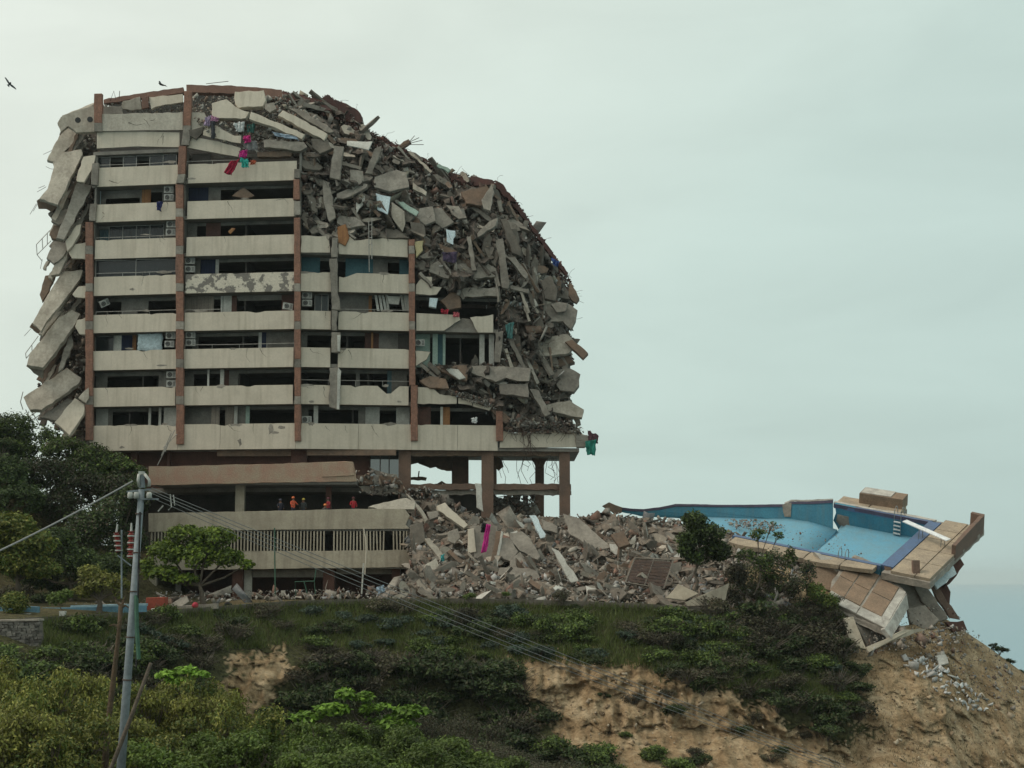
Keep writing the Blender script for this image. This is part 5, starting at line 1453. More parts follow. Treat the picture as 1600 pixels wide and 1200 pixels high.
# left, sagging end of the pool
def Yr(px): return 130.0 + (1261 - px) * .0262
lw_top = [(1302, 782), (1270, 784), (1236, 784), (1228, 788), (1180, 789), (1120, 789), (1085, 788), (1055, 788), (1030, 793), (1005, 796), (985, 795), (968, 793)]
lw_bot = [(972, 800), (1000, 806), (1030, 808), (1070, 810), (1120, 812), (1180, 814), (1230, 814), (1262, 817), (1302, 830)]
def ring_px(pts, dY=0.0): return [P(x, y, Yr(x) + dY) for x, y in pts]
wall('far_wall', ring_px(lw_top + [(966, 797)] + lw_bot), Vector((0, -1, 0)), .35, 'pool_wall', 0.02)
wall('border_tile', ring_px([(x, y - .5) for x, y in lw_top] + [(x, y + 3.5) for x, y in lw_top[::-1]], -.06), Vector((0, -1, 0)), .3, 'pool_purple', 0.01)
wall('coping', ring_px([(x, y - 3.2) for x, y in lw_top[:4]] + [(x, y - .6) for x, y in lw_top[3::-1]], .0), Vector((0, -1, 0)), .6, 'border', 0.03)
wall('broken_end', [P(x, y, 137.2) for x, y in ((942, 790), (952, 785), (972, 793), (972, 801), (962, 804))], Vector((0, -1, 0)), .8, 'conc_brown', .06)
wall('bare_patch', ring_px([(1222, 789), (1237, 785), (1236, 808), (1226, 808)], -.08), Vector((0, -1, 0)), .1, 'conc', .06)
mb = MB()
nl = 14
tp = [P(x, y, Yr(x) - .1) for x, y in ((1308, 831), (1262, 818), (1230, 814), (1180, 814), (1130, 812), (1090, 811))]
bt = [PL(6.9, 0, -2.08), PL(8.6, 0, -1.8), PL(10, 0, -1.6), PL(11.4, 0, -1.3), PL(13, .2, -1.0), PL(14.5, .6, -.7)]
rows = []
for k_ in range(nl + 1):
    rows += [a.lerp(b_, k_ / nl) + Vector((0, 0, -.12 * math.sin(math.pi * k_ / nl))) for a, b_ in zip(tp, bt)]
mb.add(rows, [(k_ * 6 + i, k_ * 6 + i + 1, (k_ + 1) * 6 + i + 1, (k_ + 1) * 6 + i) for k_ in range(nl) for i in range(5)])
o = mb.build('basin_floor', M['pool_floor'], POOL, smooth=True)
so_ = o.modifiers.new('thickness', 'SOLIDIFY'); so_.thickness = .2; so_.offset = 1
chunks('floor_debris', [(1130, 812), (1185, 812), (1230, 822), (1200, 832), (1150, 826)], lambda x, y: float(np.interp(y, [812, 842], [131.5, 124.5])) - .2, 260, .08, .4, PALH, 'masonry crumbs on the pool floor', POOL)
def LF(a_, k_, h=.06):
    i = min(int(a_), 4); f_ = a_ - i
    return tp[i].lerp(tp[i + 1], f_).lerp(bt[i].lerp(bt[i + 1], f_), k_) + Vector((0, 0, -.12 * math.sin(math.pi * k_) + h))
def patch(name, ring, mn):
    mb = MB(); q = [LF(*r_) for r_ in ring]
    cen = sum(q, Vector()) / len(q)
    mb.add(q + [cen], [(i, (i + 1) % len(q), len(q)) for i in range(len(q))]); return mb.build(name, M[mn], POOL)
patch('bare_patch', [(.02, .1), (.5, .2), (1.1, .28), (1.7, .42), (2.1, .5), (2.2, .6), (1.7, .56), (1.2, .5), (.7, .34), (.15, .2)], 'conc')
patch('floor_crack', [(.2, .3), (.8, .5), (1.3, .7), (1.9, .76), (1.3, .73), (.78, .54)], 'conc_dark')
# fallen piece of deck under the pool, with brown panels and pale border
DA, DB, DD = P(1382, 981, 112.5), P(1416, 925, 116.5), P(1293, 936, 115.0)
du, dv = (DD - DA), (DB - DA)
dn = dv.cross(du).normalized()
if dn.z < 0: dn = -dn
def DL(s, t_, h=0.0): return DA + du * s + dv * t_ + dn * h
FD = empty('fallen_deck', DL(.5, .3, -1), 'brown panelled pool deck with pale border, snapped off and tilted below the pool', 'deck slab')
def dplate(name, st, h0, h1, mn, amp=0.0, keep=None):
    mb = MB(); slab_mesh(mb, [DL(s, t_, h1) for s, t_ in st], h1 - h0, .4, amp, keep, bevel=.02, direction=dn); return mb.build(name, M[mn], FD)
dplate('slab', [(0, 0), (0, 1.0), (.55, 1.35), (1.05, 1.3), (1.12, .5), (1.0, 0)], -.55, -.04, 'conc', amp=.05, keep=(0, 5))
dplate('border_strip', [(0, 0), (.48, 0), (.48, .18), (0.12, .2)], -.03, .02, 'border', .02)
dplate('border_strip', [(.49, 0), (1.0, 0), (1.03, .22), (.49, .18)], -.03, .02, 'border', .04)
dplate('border_strip', [(0, 0.0), (0.125, .205), (0.125, 1.0), (0, 1.0)], -.03, .022, 'border', .02)
for s0, s1_ in ((.135, .47), (.51, .78), (.8, 1.05)):
    for t0, t1 in ((.21, .62), (.64, 1.02 if s0 < .2 else 1.22)):
        dplate('deck_panel', [(s0, t0), (s1_, t0), (s1_, t1), (s0, t1)], -.03, .015 + rng.uniform(0, .02), 'deck_brown', .015)
mb = MB(); slab_mesh(mb, [P(x, y, Y) for x, y, Y in ((1382, 983, 112.3), (1417, 927, 116.3), (1420, 950, 116.2), (1393, 997, 112.2))], .3, .5, .03, bevel=.02); mb.build('side_face', M['border'], FD)
mb = MB(); slab_mesh(mb, [P(x, y, Y) for x, y, Y in ((1300, 946, 114.9), (1380, 984, 112.5), (1386, 996, 112.4), (1340, 975, 113.6))], .4, .4, .06); mb.build('under_slab', M['conc'], FD)
for pts, Y, mn, lb in (
  ([(1310, 893), (1312, 925), (1272, 917), (1262, 895), (1275, 882)], 118.5, 'deck_brown', 'brown deck piece broken off left of the panelled slab'),
  ([(1272, 862), (1305, 874), (1330, 888), (1318, 896), (1290, 884)], 118.9, 'border', 'pale broken strip hanging under the near pool rim')):
    fallen(lb, pts, Y, mn, .35, 0, .6, name='deck_fragment', cat='deck slab')
TR = empty('concrete_trough', P(1350, 1005, 111.8), 'open concrete channel tipped on the slope below the deck', 'trough')
for nm, pts in (('side_wall', [(1317, 966, 112.3), (1333, 963, 112.3), (1354, 1014, 111.2), (1331, 1009, 111.3)]), ('base_slab', [(1354, 1012, 111.2), (1412, 984, 113), (1450, 982, 114), (1400, 1000, 112.6), (1358, 1019, 111)]), ('back_wall', [(1338, 975, 113.6), (1400, 985, 114.6), (1396, 1000, 114.4), (1356, 1010, 113)])):
    mb = MB(); slab_mesh(mb, [P(*q) for q in pts], .22, .6, .03, bevel=.02); mb.build(nm, M['conc_dark' if nm == 'back_wall' else 'podium'], TR)
SUP = [
 ('leaning grey support slab under the pool deck corner', [(1385, 895), (1440, 905), (1452, 945), (1420, 955), (1405, 925)], 119.0, 'conc', .4, 0, .2),
 ('splintered grey slab leaning left of the dark prop', [(1425, 905), (1442, 905), (1482, 966), (1468, 972), (1440, 940)], 118.5, 'conc', .3, 0, .1),
 ('grey slab fan at the foot of the pool supports', [(1418, 950), (1445, 945), (1468, 968), (1450, 984), (1424, 982)], 117.2, 'conc', .3, 0, .3),
 ('long thin dark prop below the pool deck', [(1446, 905), (1458, 908), (1492, 955), (1500, 968), (1484, 965)], 119.6, 'frame_brown', .4, 0, .1),
 ('pale board panel under the deck corner', [(1455, 903), (1487, 878), (1495, 896), (1465, 920)], 119.0, 'sheet', .2, .2, .2),
 ('dark red box beam behind the pale board', [(1488, 872), (1500, 870), (1506, 882), (1494, 900), (1484, 912), (1476, 916), (1494, 896)], 120.5, 'redwall', .8, 0, .1),
 ('dark red upright behind the long prop', [(1466, 918), (1478, 910), (1486, 925), (1484, 948), (1470, 930)], 121.0, 'redwall', .8, 0, .1),
 ('dark red block resting at the cliff edge', [(1478, 972), (1505, 970), (1511, 984), (1490, 987)], 117.5, 'redwall', .5, 0, .1),
 ('broad pale plaster slab lying on the bare slope', [(1460, 1024), (1478, 1022), (1482, 1036), (1468, 1040)], 113.6, 'white', .15, 0, .8),
 ('small grey slab lying on the bare slope', [(1397, 1038), (1408, 1036), (1412, 1046), (1400, 1050)], 112.2, 'conc', .2, 0, .8)]
for lb, pts, Y, mn, th, gx, gy in SUP:
    fallen(lb, pts, Y, mn, th, gx, gy, name='support_slab' if Y > 115 else 'concrete_slab', cat='slab', group='slabs below the pool')

chunks('rubble', [(1290, 945), (1330, 960), (1420, 985), (1500, 975), (1520, 1000), (1420, 1015), (1340, 1020), (1300, 990)], lambda x, y: float(np.interp(y, [945, 1020], [116.5, 111.5])) + (max(0, x - 1400) * .02), 420, .1, .8, PALH, 'broken masonry around the foot of the fallen deck')
chunks('stones', [(800, 1040), (1000, 1050), (1300, 1150), (1480, 1000), (1600, 1080), (1600, 1200), (900, 1200), (830, 1100)], lambda x, y: on_slope(x, y).y + .05, 700, .08, .55, np.array([(.34, .26, .17), (.28, .2, .125), (.4, .33, .24), (.22, .16, .1)]), 'stones and clods on the bare cliff')
# ------------------------------------------------------------------ things on the terrace
TER = MB()
tp_ = np.arange(40, 1260, 20)
ring1, ring2 = [], []
for px in tp_:
    e_, Y_e = edge(px)
    p0 = P(px, e_, Y_e)
    ring1.append(Vector((p0.x, p0.y - .12, p0.z + .1))); ring2.append(Vector((p0.x, p0.y + .25, p0.z + .1)))
for i in range(len(tp_) - 1):
    a0, a1, b0, b1 = ring1[i], ring1[i + 1], ring2[i], ring2[i + 1]
    dn_ = Vector((0, 0, -.55))
    TER.add([a0, a1, b1, b0, a0 + dn_, a1 + dn_, b1 + dn_, b0 + dn_], [(0, 1, 2, 3), (4, 7, 6, 5), (0, 4, 5, 1), (3, 2, 6, 7)])
tag(TER.build('retaining_wall', M['conc_dark']), 'long low concrete kerb wall along the terrace edge', 'wall')
def block(name, label, cat, pts, Y, mn, th=.5, gy=0.0, amp=.01):
    return fallen(label, pts, Y, mn, th, 0, gy, name=name, cat=cat, amp=amp)
plain('pool_blue', (.13, .27, .36)); plain('pale_blue', (.28, .42, .48)); plain('red_paint', (.28, .06, .035)); plain('pot_white', (.6, .6, .56)); plain('tyre', (.02, .02, .02)); plain('green_paint', (.05, .12, .08))
block('pool_wall', 'blue painted pool wall on the terrace left of the red box', 'wall', [(60, 950), (228, 946), (228, 956), (60, 966)], 101, 'pool_blue', .3)
block('pool_wall', 'pale blue pool coping above the blue terrace wall', 'wall', [(110, 946), (228, 943), (228, 947), (110, 951)], 103, 'pale_blue', .6, .0)
block('pool_wall', 'blue painted wall at the left picture edge behind the round bush', 'wall', [(-30, 946), (60, 948), (60, 967), (-30, 970)], 97, 'pool_blue', .3)
block('pool_wall', 'narrow pale blue strip by the tyre on the terrace', 'wall', [(352, 946), (440, 940), (440, 944), (352, 951)], 110.5, 'pale_blue', .3)
block('red_box', 'red painted box standing at the terrace edge', 'box', [(228, 934), (258, 933), (259, 957), (228, 958)], 104.0, 'red_paint', .9)
block('white_cube', 'small white cube before the red box', 'box', [(236, 951), (248, 950), (248, 958), (236, 959)], 103.0, 'pot_white', .4)
block('grey_kerb', 'grey concrete kerb block right of the red box', 'kerb', [(260, 948), (340, 943), (340, 951), (260, 956)], 106.0, 'conc', .4)
block('tarpaulin', 'grey tarpaulin heap behind the kerb block', 'tarpaulin', [(262, 946), (280, 935), (292, 931), (296, 940), (284, 947)], 108, 'conc', .5, .4, .04)
def ballthing(name, label, cat, px, py, Y, r, mn):
    mb = MB(); c = P(px, py, Y); n = 10
    vs_, fs = [], []
    for i in range(7):
        a = math.pi * i / 6
        for j in range(n):
            b_ = 2 * math.pi * j / n
            k_ = r * (1 + rng.uniform(-.06, .06))
            vs_.append(c + Vector((math.sin(a) * math.cos(b_), math.sin(a) * math.sin(b_), math.cos(a))) * k_)
    for i in range(6):
        for j in range(n): fs.append((i * n + j, i * n + (j + 1) % n, (i + 1) * n + (j + 1) % n, (i + 1) * n + j))
    mb.add(vs_, fs)
    return tag(mb.build(name, M[mn], None, smooth=True, loc=c), label, cat)
plain('red_bag', (.35, .03, .05))
ballthing('bag', 'round red bag on the kerb under the terrace tree', 'bag', 305, 946, 106, .22, 'red_bag')
mb = MB(); c = P(356, 949, 109)
mb.tube([c + Vector((math.cos(a) * .26, 0, math.sin(a) * .26)) for a in np.linspace(0, 2 * math.pi, 17)], .1, 8, cap=False)
tag(mb.build('tyre', M['tyre'], None, smooth=True, loc=c), 'black tyre lying at the terrace edge', 'tyre')
for px, py, lb in ((43, 964, 'white square plant pot under the round clipped bush'), (98, 960, 'white square plant pot under the small loose bush')):
    c = P(px, py, 96); mb = MB()
    mb.hexa([c + Vector((sx * .18, sy * .18, .2)) for sx, sy in ((-1,-1),(1,-1),(1,1),(-1,1))], [c + Vector((sx * .14, sy * .14, -.25)) for sx, sy in ((-1,-1),(1,-1),(1,1),(-1,1))])
    tag(mb.build('plant_pot', M['pot_white'], None, loc=c), lb, 'pot')
lines('post', 'thin green steel post before the slat screen', 'post', [[(429, 825), (430, 932)]], .05, 'green_paint', 117)
lines('goal_frame', 'green tube frame standing in the debris', 'frame', [[(462, 930), (461, 909), (491, 908), (493, 930)], [(475, 909), (481, 930)], [(491, 908), (494, 888)]], .04, 'green_paint', 117)
lines('stake', 'white wooden stake standing in the debris', 'stake', [[(565, 928), (568, 880)]], .06, 'white', 116)
lines('stake', 'crooked pale pole leaning above the white stake', 'stake', [[(570, 898), (572, 862), (571, 840), (568, 825)]], .05, 'paint', 118)
lines('ladder_wreck', 'broken rail ladder hanging on the deep band', 'ladder', [[(246, 727), (273, 672)], [(255, 700), (277, 678)], [(258, 706), (264, 690)], [(252, 712), (268, 676)]], .035, 'alu', 130.6)
lines('antenna', 'bare thin antenna rods on the roof', 'antenna', [[(172, 158), (178, 142), (181, 156)], [(322, 131), (357, 127)], [(186, 155), (187, 142)]], .03, 'rust', 134)
lines('pipe_ladder', 'torn steel ladder hanging down the collapsed corner', 'ladder', [[(576, 345), (577, 425)], [(581, 340), (581, 405)], [(576, 352), (581, 351)], [(576, 362), (581, 361)], [(576, 372), (581, 371)], [(576, 382), (581, 381)]], .035, 'alu', 130.2)
lines('beam_bars', 'splayed bars on a beam end above the ridge', 'reinforcement', [[(640, 222), (655, 215)], [(640, 224), (660, 219)], [(641, 226), (662, 226)], [(640, 221), (648, 212)], [(620, 232), (642, 222)]], .03, 'rust', 136)
fallen('reddish beam stub poking above the ridge', [(618, 230), (638, 217), (642, 222), (624, 234)], 136.2, 'conc_brown', .5, name='beam_stub', cat='beam')
# metal shutter grille, sheets, crate on the heap
GR = empty('metal_grille', P(1010, 915, 115.2), 'dark slatted metal shutter lying on the heap beside the small tree', 'grille')
gc = [P(992, 872, 118.2), P(1052, 875, 118.2), P(1037, 920, 115.0), P(977, 910, 115.2)]
def bar(name, a, b_, r, parent, mn='metal'):
    mb = MB(); mb.tube([a, b_], r, 4); return mb.build(name, M[mn], parent)
for i in range(4): bar('frame_bar', gc[i], gc[(i + 1) % 4], .06, GR, 'conc_dark')
bar('frame_bar', gc[0].lerp(gc[1], .5), gc[3].lerp(gc[2], .5), .05, GR, 'conc_dark')
for i in range(1, 9):
    a, b_ = gc[0].lerp(gc[3], i / 9), gc[1].lerp(gc[2], i / 9)
    mb = MB(); w_ = Vector((0, .04, .09)); mb.hexa([a - w_, b_ - w_, b_ + w_, a + w_], [q + Vector((0, .03, -.015)) for q in (a - w_, b_ - w_, b_ + w_, a + w_)]); mb.build('slat', M['rust'], GR)
fallen('large grey sheet tilted at the right foot of the heap', [(1070, 941), (1140, 911), (1132, 945), (1074, 947)], 112.2, 'podium', .08, .2, .3, name='loose_sheet', cat='sheet', amp=.01)
fallen('dusty folded sheet left of the large tilted one', [(1060, 912), (1092, 927), (1070, 938), (1040, 934), (1050, 924)], 112.8, 'podium', .08, 0, .5, name='loose_sheet', cat='sheet', amp=.01)
fallen('rough concrete slab lying under the tilted sheets', [(1030, 938), (1072, 946), (1110, 948), (1060, 958)], 112.0, 'conc_dark', .2, 0, .6, name='concrete_slab', cat='slab')
CRT = empty('plastic_crate', P(1052, 962, 110.6), 'green plastic crate lying in the grass below the heap', 'crate')
cc = [P(1040, 955, 110.8), P(1060, 950, 110.8), P(1065, 967, 110.4), P(1045, 972, 110.4)]
plain('crate_green', (.03, .16, .13))
for i in range(6):
    a, b_ = cc[0].lerp(cc[3], i / 5), cc[1].lerp(cc[2], i / 5); bar('crate_rib', a, b_, .035, CRT, 'crate_green')
mb = MB(); slab_mesh(mb, [q + Vector((0, .25, 0)) for q in cc], .05, .5, 0); mb.build('crate_base', M['crate_green'], CRT)

# cloths ---------------------------------------------------------------------------------
def cloth(label, q4, Y, col, name='cloth', fold=.08, seed=0):
    mn = 'cloth_%02d%02d%02d' % tuple(int(c * 99) for c in col)
    plain(mn, col, .9, .75, 5)
    a, b_, c, d = [P(x, y, Y) for x, y in q4]
    n = 14
    vs_, fs = [], []
    for i in range(n + 1):
        for j in range(n + 1):
            u, v = i / n, j / n
            p = (a.lerp(b_, u)).lerp(d.lerp(c, u), v)
            dd = noise.fractal(Vector((u * 3 + seed, v * 2, seed)), .8, 2, 3)
            p += Vector((dd * .12, math.sin(u * 16 + seed) * fold + dd * .15, dd * .12))
            vs_.append(p)
    for i in range(n):
        for j in range(n): fs.append((i * (n + 1) + j, (i + 1) * (n + 1) + j, (i + 1) * (n + 1) + j + 1, i * (n + 1) + j + 1))
    mb = MB(); mb.add(vs_, fs)
    o = mb.build(name, M[mn], None, smooth=True, loc=P(*q4[0], Y))
    so_ = o.modifiers.new('t', 'SOLIDIFY'); so_.thickness = .02
    return tag(o, label, 'cloth')
PINK, MAG, RED, TEALC = (.55, .03, .20), (.42, .02, .19), (.33, .015, .045), (.04, .40, .33)
cloth('bright pink garment snagged high on the second bay rubble', [(380, 213), (391, 211), (392, 222), (381, 224)], 129.2, PINK, 'garment', seed=1)
cloth('magenta bundle of cloth below the bright pink garment', [(373, 236), (386, 234), (387, 246), (374, 247)], 129.2, MAG, 'garment', seed=2)
cloth('dark red blanket hanging over the ninth storey parapet', [(360, 252), (374, 249), (362, 274), (350, 270)], 129.3, RED, 'blanket', seed=3)
cloth('turquoise towel hanging beside the dark red blanket', [(375, 246), (388, 250), (388, 262), (378, 262)], 129.1, TEALC, 'towel', seed=4)
cloth('orange rag right of the turquoise towel', [(392, 250), (400, 251), (399, 257), (391, 257)], 129.2, (.5, .12, .06), 'rag', seed=5)
cloth('grey duvet crumpled above the magenta bundle', [(380, 224), (402, 220), (403, 234), (384, 236)], 129.4, (.19, .19, .19), 'duvet', seed=6)
cloth('dark grey trousers hanging below the second pilaster top', [(330, 189), (335, 189), (335, 217), (329, 216)], 130.2, (.06, .06, .07), 'garment', seed=7)
cloth('lilac shirt draped under the right roof fascia', [(320, 184), (330, 180), (328, 198), (319, 196)], 130.4, (.34, .26, .38), 'garment', seed=8)
cloth('pink and white scarf under the right roof fascia', [(330, 181), (342, 184), (340, 190), (331, 189)], 130.3, (.45, .22, .34), 'garment', seed=9)
cloth('white cloths heaped behind the grey duvet', [(366, 192), (382, 190), (381, 206), (368, 206)], 130.4, (.55, .57, .56), 'cloth', seed=10)
cloth('teal cloth in the dark gap under the roof', [(386, 195), (398, 193), (397, 207), (388, 208)], 130.5, (.05, .14, .12), 'cloth', seed=11)
cloth('pale blue cloth along the lower slanting roof beam', [(425, 206), (462, 213), (468, 220), (430, 212)], 129.7, (.28, .36, .44), 'cloth', seed=12)
cloth('navy shirt hanging on the eighth storey balcony corner', [(244, 316), (254, 314), (253, 330), (245, 328)], 131.0, (.03, .035, .12), 'garment', seed=13)
cloth('long bright pink cloth hanging on the largest heap slab', [(760, 819), (767, 820), (760, 862), (752, 864)], 120.6, (.52, .03, .24), 'cloth', fold=.05, seed=14)
cloth('black garment beside the long pink cloth', [(753, 818), (760, 818), (759, 832), (752, 832)], 120.7, (.015, .015, .018), 'garment', seed=15)
cloth('pale blue sheet hung across the fifth storey window', [(215, 522), (254, 521), (253, 548), (215, 549)], 132.3, (.50, .60, .63), 'sheet', fold=.02, seed=16)
cloth('teal torn cloth hanging beside the upright pillar', [(790, 507), (803, 503), (800, 530), (792, 528)], 131.8, (.08, .20, .19), 'cloth', seed=17)
cloth('green tarpaulin dangling from the right end of the deep band', [(914, 690), (932, 686), (930, 712), (917, 710)], 132.8, (.03, .22, .17), 'tarpaulin', seed=18)
cloth('dark purple blanket stuck above the green tarpaulin', [(918, 672), (935, 680), (934, 694), (920, 690)], 133.0, (.10, .05, .06), 'blanket', seed=19)
cloth('blue plastic caught on the right slope of the ridge', [(862, 402), (874, 410), (871, 418), (863, 412)], 136.5, (.04, .08, .25), 'plastic', seed=20)
cloth('red cloths piled on the fifth storey parapet', [(689, 483), (700, 484), (700, 491), (690, 490)], 131.2, (.4, .03, .05), 'cloth', seed=21)
cloth('pink cloth beside the red ones on the fifth storey parapet', [(708, 488), (718, 489), (717, 496), (709, 495)], 131.3, (.5, .12, .14), 'cloth', seed=22)
cloth('purple blanket under the long ledge slab', [(690, 395), (715, 393), (712, 412), (694, 408)], 131.2, (.07, .05, .09), 'blanket', seed=23)
cloth('white patch painted as the bright hole in the third storey opening', [(737, 653), (746, 652), (744, 662), (738, 660)], 131.6, (.75, .76, .74), 'bright_hole_patch', seed=24)  # pale sheet stands in for brightness seen through a hole
cloth('blue and white bag in the debris by the white stake', [(588, 918), (600, 914), (600, 925), (590, 928)], 115, (.4, .5, .6), 'bag', seed=25)
cloth('turquoise rag on the cream beam before the podium', [(688, 868), (694, 866), (694, 877), (689, 877)], 120.8, (.06, .36, .36), 'rag', seed=26)
# orange timber cabinet broken open in the rubble
fallen('orange brown broken cabinet on the seventh storey', [(527, 355), (540, 350), (546, 372), (540, 384), (528, 378)], 130.4, 'wood', .5, 0, .1, name='cabinet', cat='cabinet')
fallen('tilted dark box leaning on the eighth storey balcony', [(362, 306), (380, 292), (398, 306), (385, 310)], 131.2, 'conc_brown', .5, 0, .1, name='cupboard', cat='cupboard', amp=.01)
fallen('curved brass lamp arm on the seventh storey balcony', [(356, 362), (362, 356), (368, 357), (360, 366)], 130.4, 'wood', .05, 0, 0, name='lamp_arm', cat='lamp', amp=.0)

# air conditioners --------------------------------------------------------------------------
def make_ac():
    r = empty('air_conditioner', (0, 0, 0))
    mb = MB(); mb.box((0, 0, .28), (.80, .30, .54)); mb.box((-.12, -.156, .28), (.47, .012, .49)); mb.build('casing', M['acw'], r)
    mb = MB(); mb.tube([(-.12, -.17, .28), (-.12, -.18, .28)], [.2, .2], 14); mb.build('fan', M['black'], r)
    mb = MB()
    for rr in (.07, .14, .205): mb.tube([(-.12 + rr * math.cos(a), -.19, .28 + rr * math.sin(a)) for a in np.linspace(0, 2 * math.pi, 13)], .008, 4, cap=False)
    mb.build('fan_guard', M['acw'], r)
    mb = MB()
    for i in range(5): mb.box((.26, -.157, .12 + .08 * i), (.2, .01, .035))
    mb.build('side_louvre', M['black'], r)
    return r
ac0 = make_ac()
ACS = [(264, 302, 'upper', 'eighth storey left of the second pilaster'), (264, 314, 'lower', 'eighth storey left of the second pilaster'), (268, 356, 'upper', 'seventh storey left of the second pilaster'), (267, 368, 'lower', 'seventh storey left of the second pilaster'),
       (297, 413, 'upper', 'sixth storey right of the second pilaster'), (297, 426, 'lower', 'sixth storey right of the second pilaster'), (480, 467, 'upper', 'fifth storey right of the third pilaster'), (480, 479, 'lower', 'fifth storey right of the third pilaster'),
       (267, 530, 'upper', 'fourth storey left of the second pilaster'), (265, 543, 'lower', 'fourth storey left of the second pilaster'), (298, 529, 'upper', 'fourth storey right of the second pilaster'), (298, 541, 'lower', 'fourth storey right of the second pilaster'),
       (268, 591, 'upper', 'third storey left of the second pilaster'), (268, 605, 'lower', 'third storey left of the second pilaster'), (479, 661, 'single', 'second storey right of the third pilaster'), (656, 541, 'single', 'fourth storey right of the fourth pilaster'), (449, 484, 'tipped', 'fifth storey parapet left of the third pilaster'),
       (165, 478, 'fallen', 'fifth storey at the left end')]
for i, (px, py, w1, w2) in enumerate(ACS):
    o = ac0 if i == 0 else copy_tree(ac0)
    o.location = PF(px, py, .75 if w1 != 'tipped' else .25)
    if w1 == 'tipped': o.rotation_euler = (0, .12, .3)
    if w1 == 'fallen': o.rotation_euler = (.3, -.5, .4)
    tag(o, '%s white air conditioner, %s' % (w1, w2), 'air conditioner', 'air conditioners on the balconies')
for px, py, lb in ((122, 188, 'left'), (141, 187, 'right')):
    c = P(px, py, 131.9); mb = MB(); mb.tube([c, c + Vector((0, -.12, 0))], [.24, .24], 14); mb.tube([c + Vector((0, -.13, 0)), c + Vector((0, -.14, 0))], [.08, .08], 8)
    tag(mb.build('vent_fan', M['black'], None, loc=c), '%s one of two black round fans in the sagging roof corner' % lb, 'fan')
# ------------------------------------------------------------------ vegetation
LM = leafmat('leaf_blades', trans=.22, rnd=.22)
BARK = mat('bark', (0.13, 0.105, 0.08), (0.08, 0.065, 0.05), 3, bump=.6, bscale=14)
TWIG = mat('dry_twigs', (0.15, 0.125, 0.10), (0.10, 0.085, 0.07), 3, bump=.2)
def sines(p, seed, f):
    r = np.zeros(len(p))
    g = np.random.default_rng(seed)
    for i in range(5):
        k = g.normal(size=3) * f * (1 + i * .6)
        r += np.sin(p @ k + g.uniform(0, 6.28)) / (1 + i * .4)
    return r
def leaf_cloud(ells, n, size, pal, seed, up=.5, gaps=.4, f=1.2, shell=.45, aspect=.5):
    """ells: list of (centre, radii); leaves gathered in clumps near the surface of the lobes"""
    g = np.random.default_rng(seed)
    C = np.array([e[0] for e in ells], float); Rr = np.array([e[1] for e in ells], float)
    wgt = (Rr.prod(1)) ** (2 / 3); wgt /= wgt.sum()
    pts = []; nrm = []; tot = 0
    while tot < n:
        k = g.choice(len(ells), n, p=wgt)
        d = g.normal(size=(n, 3)); d /= np.linalg.norm(d, axis=1, keepdims=True)
        r = 1 - shell * g.random(n) ** 1.3
        p = C[k] + d * Rr[k] * (r * (1 + .12 * g.normal(size=n)))[:, None]
        ok = sines(p, seed + 5, f) > (-1.6 + gaps * 2.6) - .9 * (d[:, 2] > .2)
        ok &= ~((d[:, 2] < -.35) & (g.random(n) < .55))
        pts.append(p[ok]); nrm.append(d[ok]); tot += ok.sum()
    p = np.concatenate(pts)[:n]; d = np.concatenate(nrm)[:n]
    nn_ = d * .5 + g.normal(size=(n, 3)) * .55 + np.array([0, 0, up])
    nn_ /= np.linalg.norm(nn_, axis=1, keepdims=True)
    a = np.cross(nn_, g.normal(size=(n, 3))); a /= np.linalg.norm(a, axis=1, keepdims=True)
    b_ = np.cross(nn_, a)
    s = size * g.uniform(.6, 1.35, n)[:, None]
    V = np.stack([p - a * s, p - b_ * s * aspect + nn_ * s * .12, p + a * s, p + b_ * s * aspect + nn_ * s * .12], 1).reshape(-1, 3)
    F_ = np.arange(n * 4).reshape(n, 4)
    pal = np.array(pal)
    cl = pal[g.integers(0, len(pal), n)] * g.uniform(.75, 1.25, (n, 1))
    big = sines(p, seed + 9, f * .6)
    cl = cl * (1 + .16 * big[:, None])
    return V, F_, np.repeat(np.clip(cl, .004, .6), 4, 0)
def branches(mb, base, ells, r0, seed, n_sub=3, wob=.25, split=.45):
    g = random.Random(seed)
    base = Vector(base)
    cen = sum((Vector(e[0]) for e in ells), Vector()) / len(ells)
    fork = base.lerp(Vector((cen.x, cen.y, min(e[0][2] - e[1][2] * .6 for e in ells))), split if split < 1 else 1)
    fork = base.lerp(cen, split)
    mb.tube([base, base.lerp(fork, .35) + Vector((g.uniform(-wob, wob), g.uniform(-wob, wob), 0)) * .5, base.lerp(fork, .7) + Vector((g.uniform(-wob, wob), 0, 0)) * .6, fork], [r0, r0 * .85, r0 * .75, r0 * .62], 7, cap=False)
    for e in ells:
        c = Vector(e[0])
        mid = fork.lerp(c, .5) + Vector((g.uniform(-wob, wob), g.uniform(-wob, wob), -abs(g.uniform(0, wob))))
        mb.tube([fork, mid, c], [r0 * .5, r0 * .35, r0 * .2], 5, cap=False)
        for _ in range(n_sub):
            t_ = c + Vector((g.uniform(-1, 1) * e[1][0], g.uniform(-1, 1) * e[1][1], g.uniform(-.3, 1) * e[1][2])) * .85
            mb.tube([mid.lerp(c, g.uniform(.2, 1)), c.lerp(t_, .5) + Vector((0, 0, -.1)), t_], [r0 * .2, r0 * .12, r0 * .05], 4, cap=False)
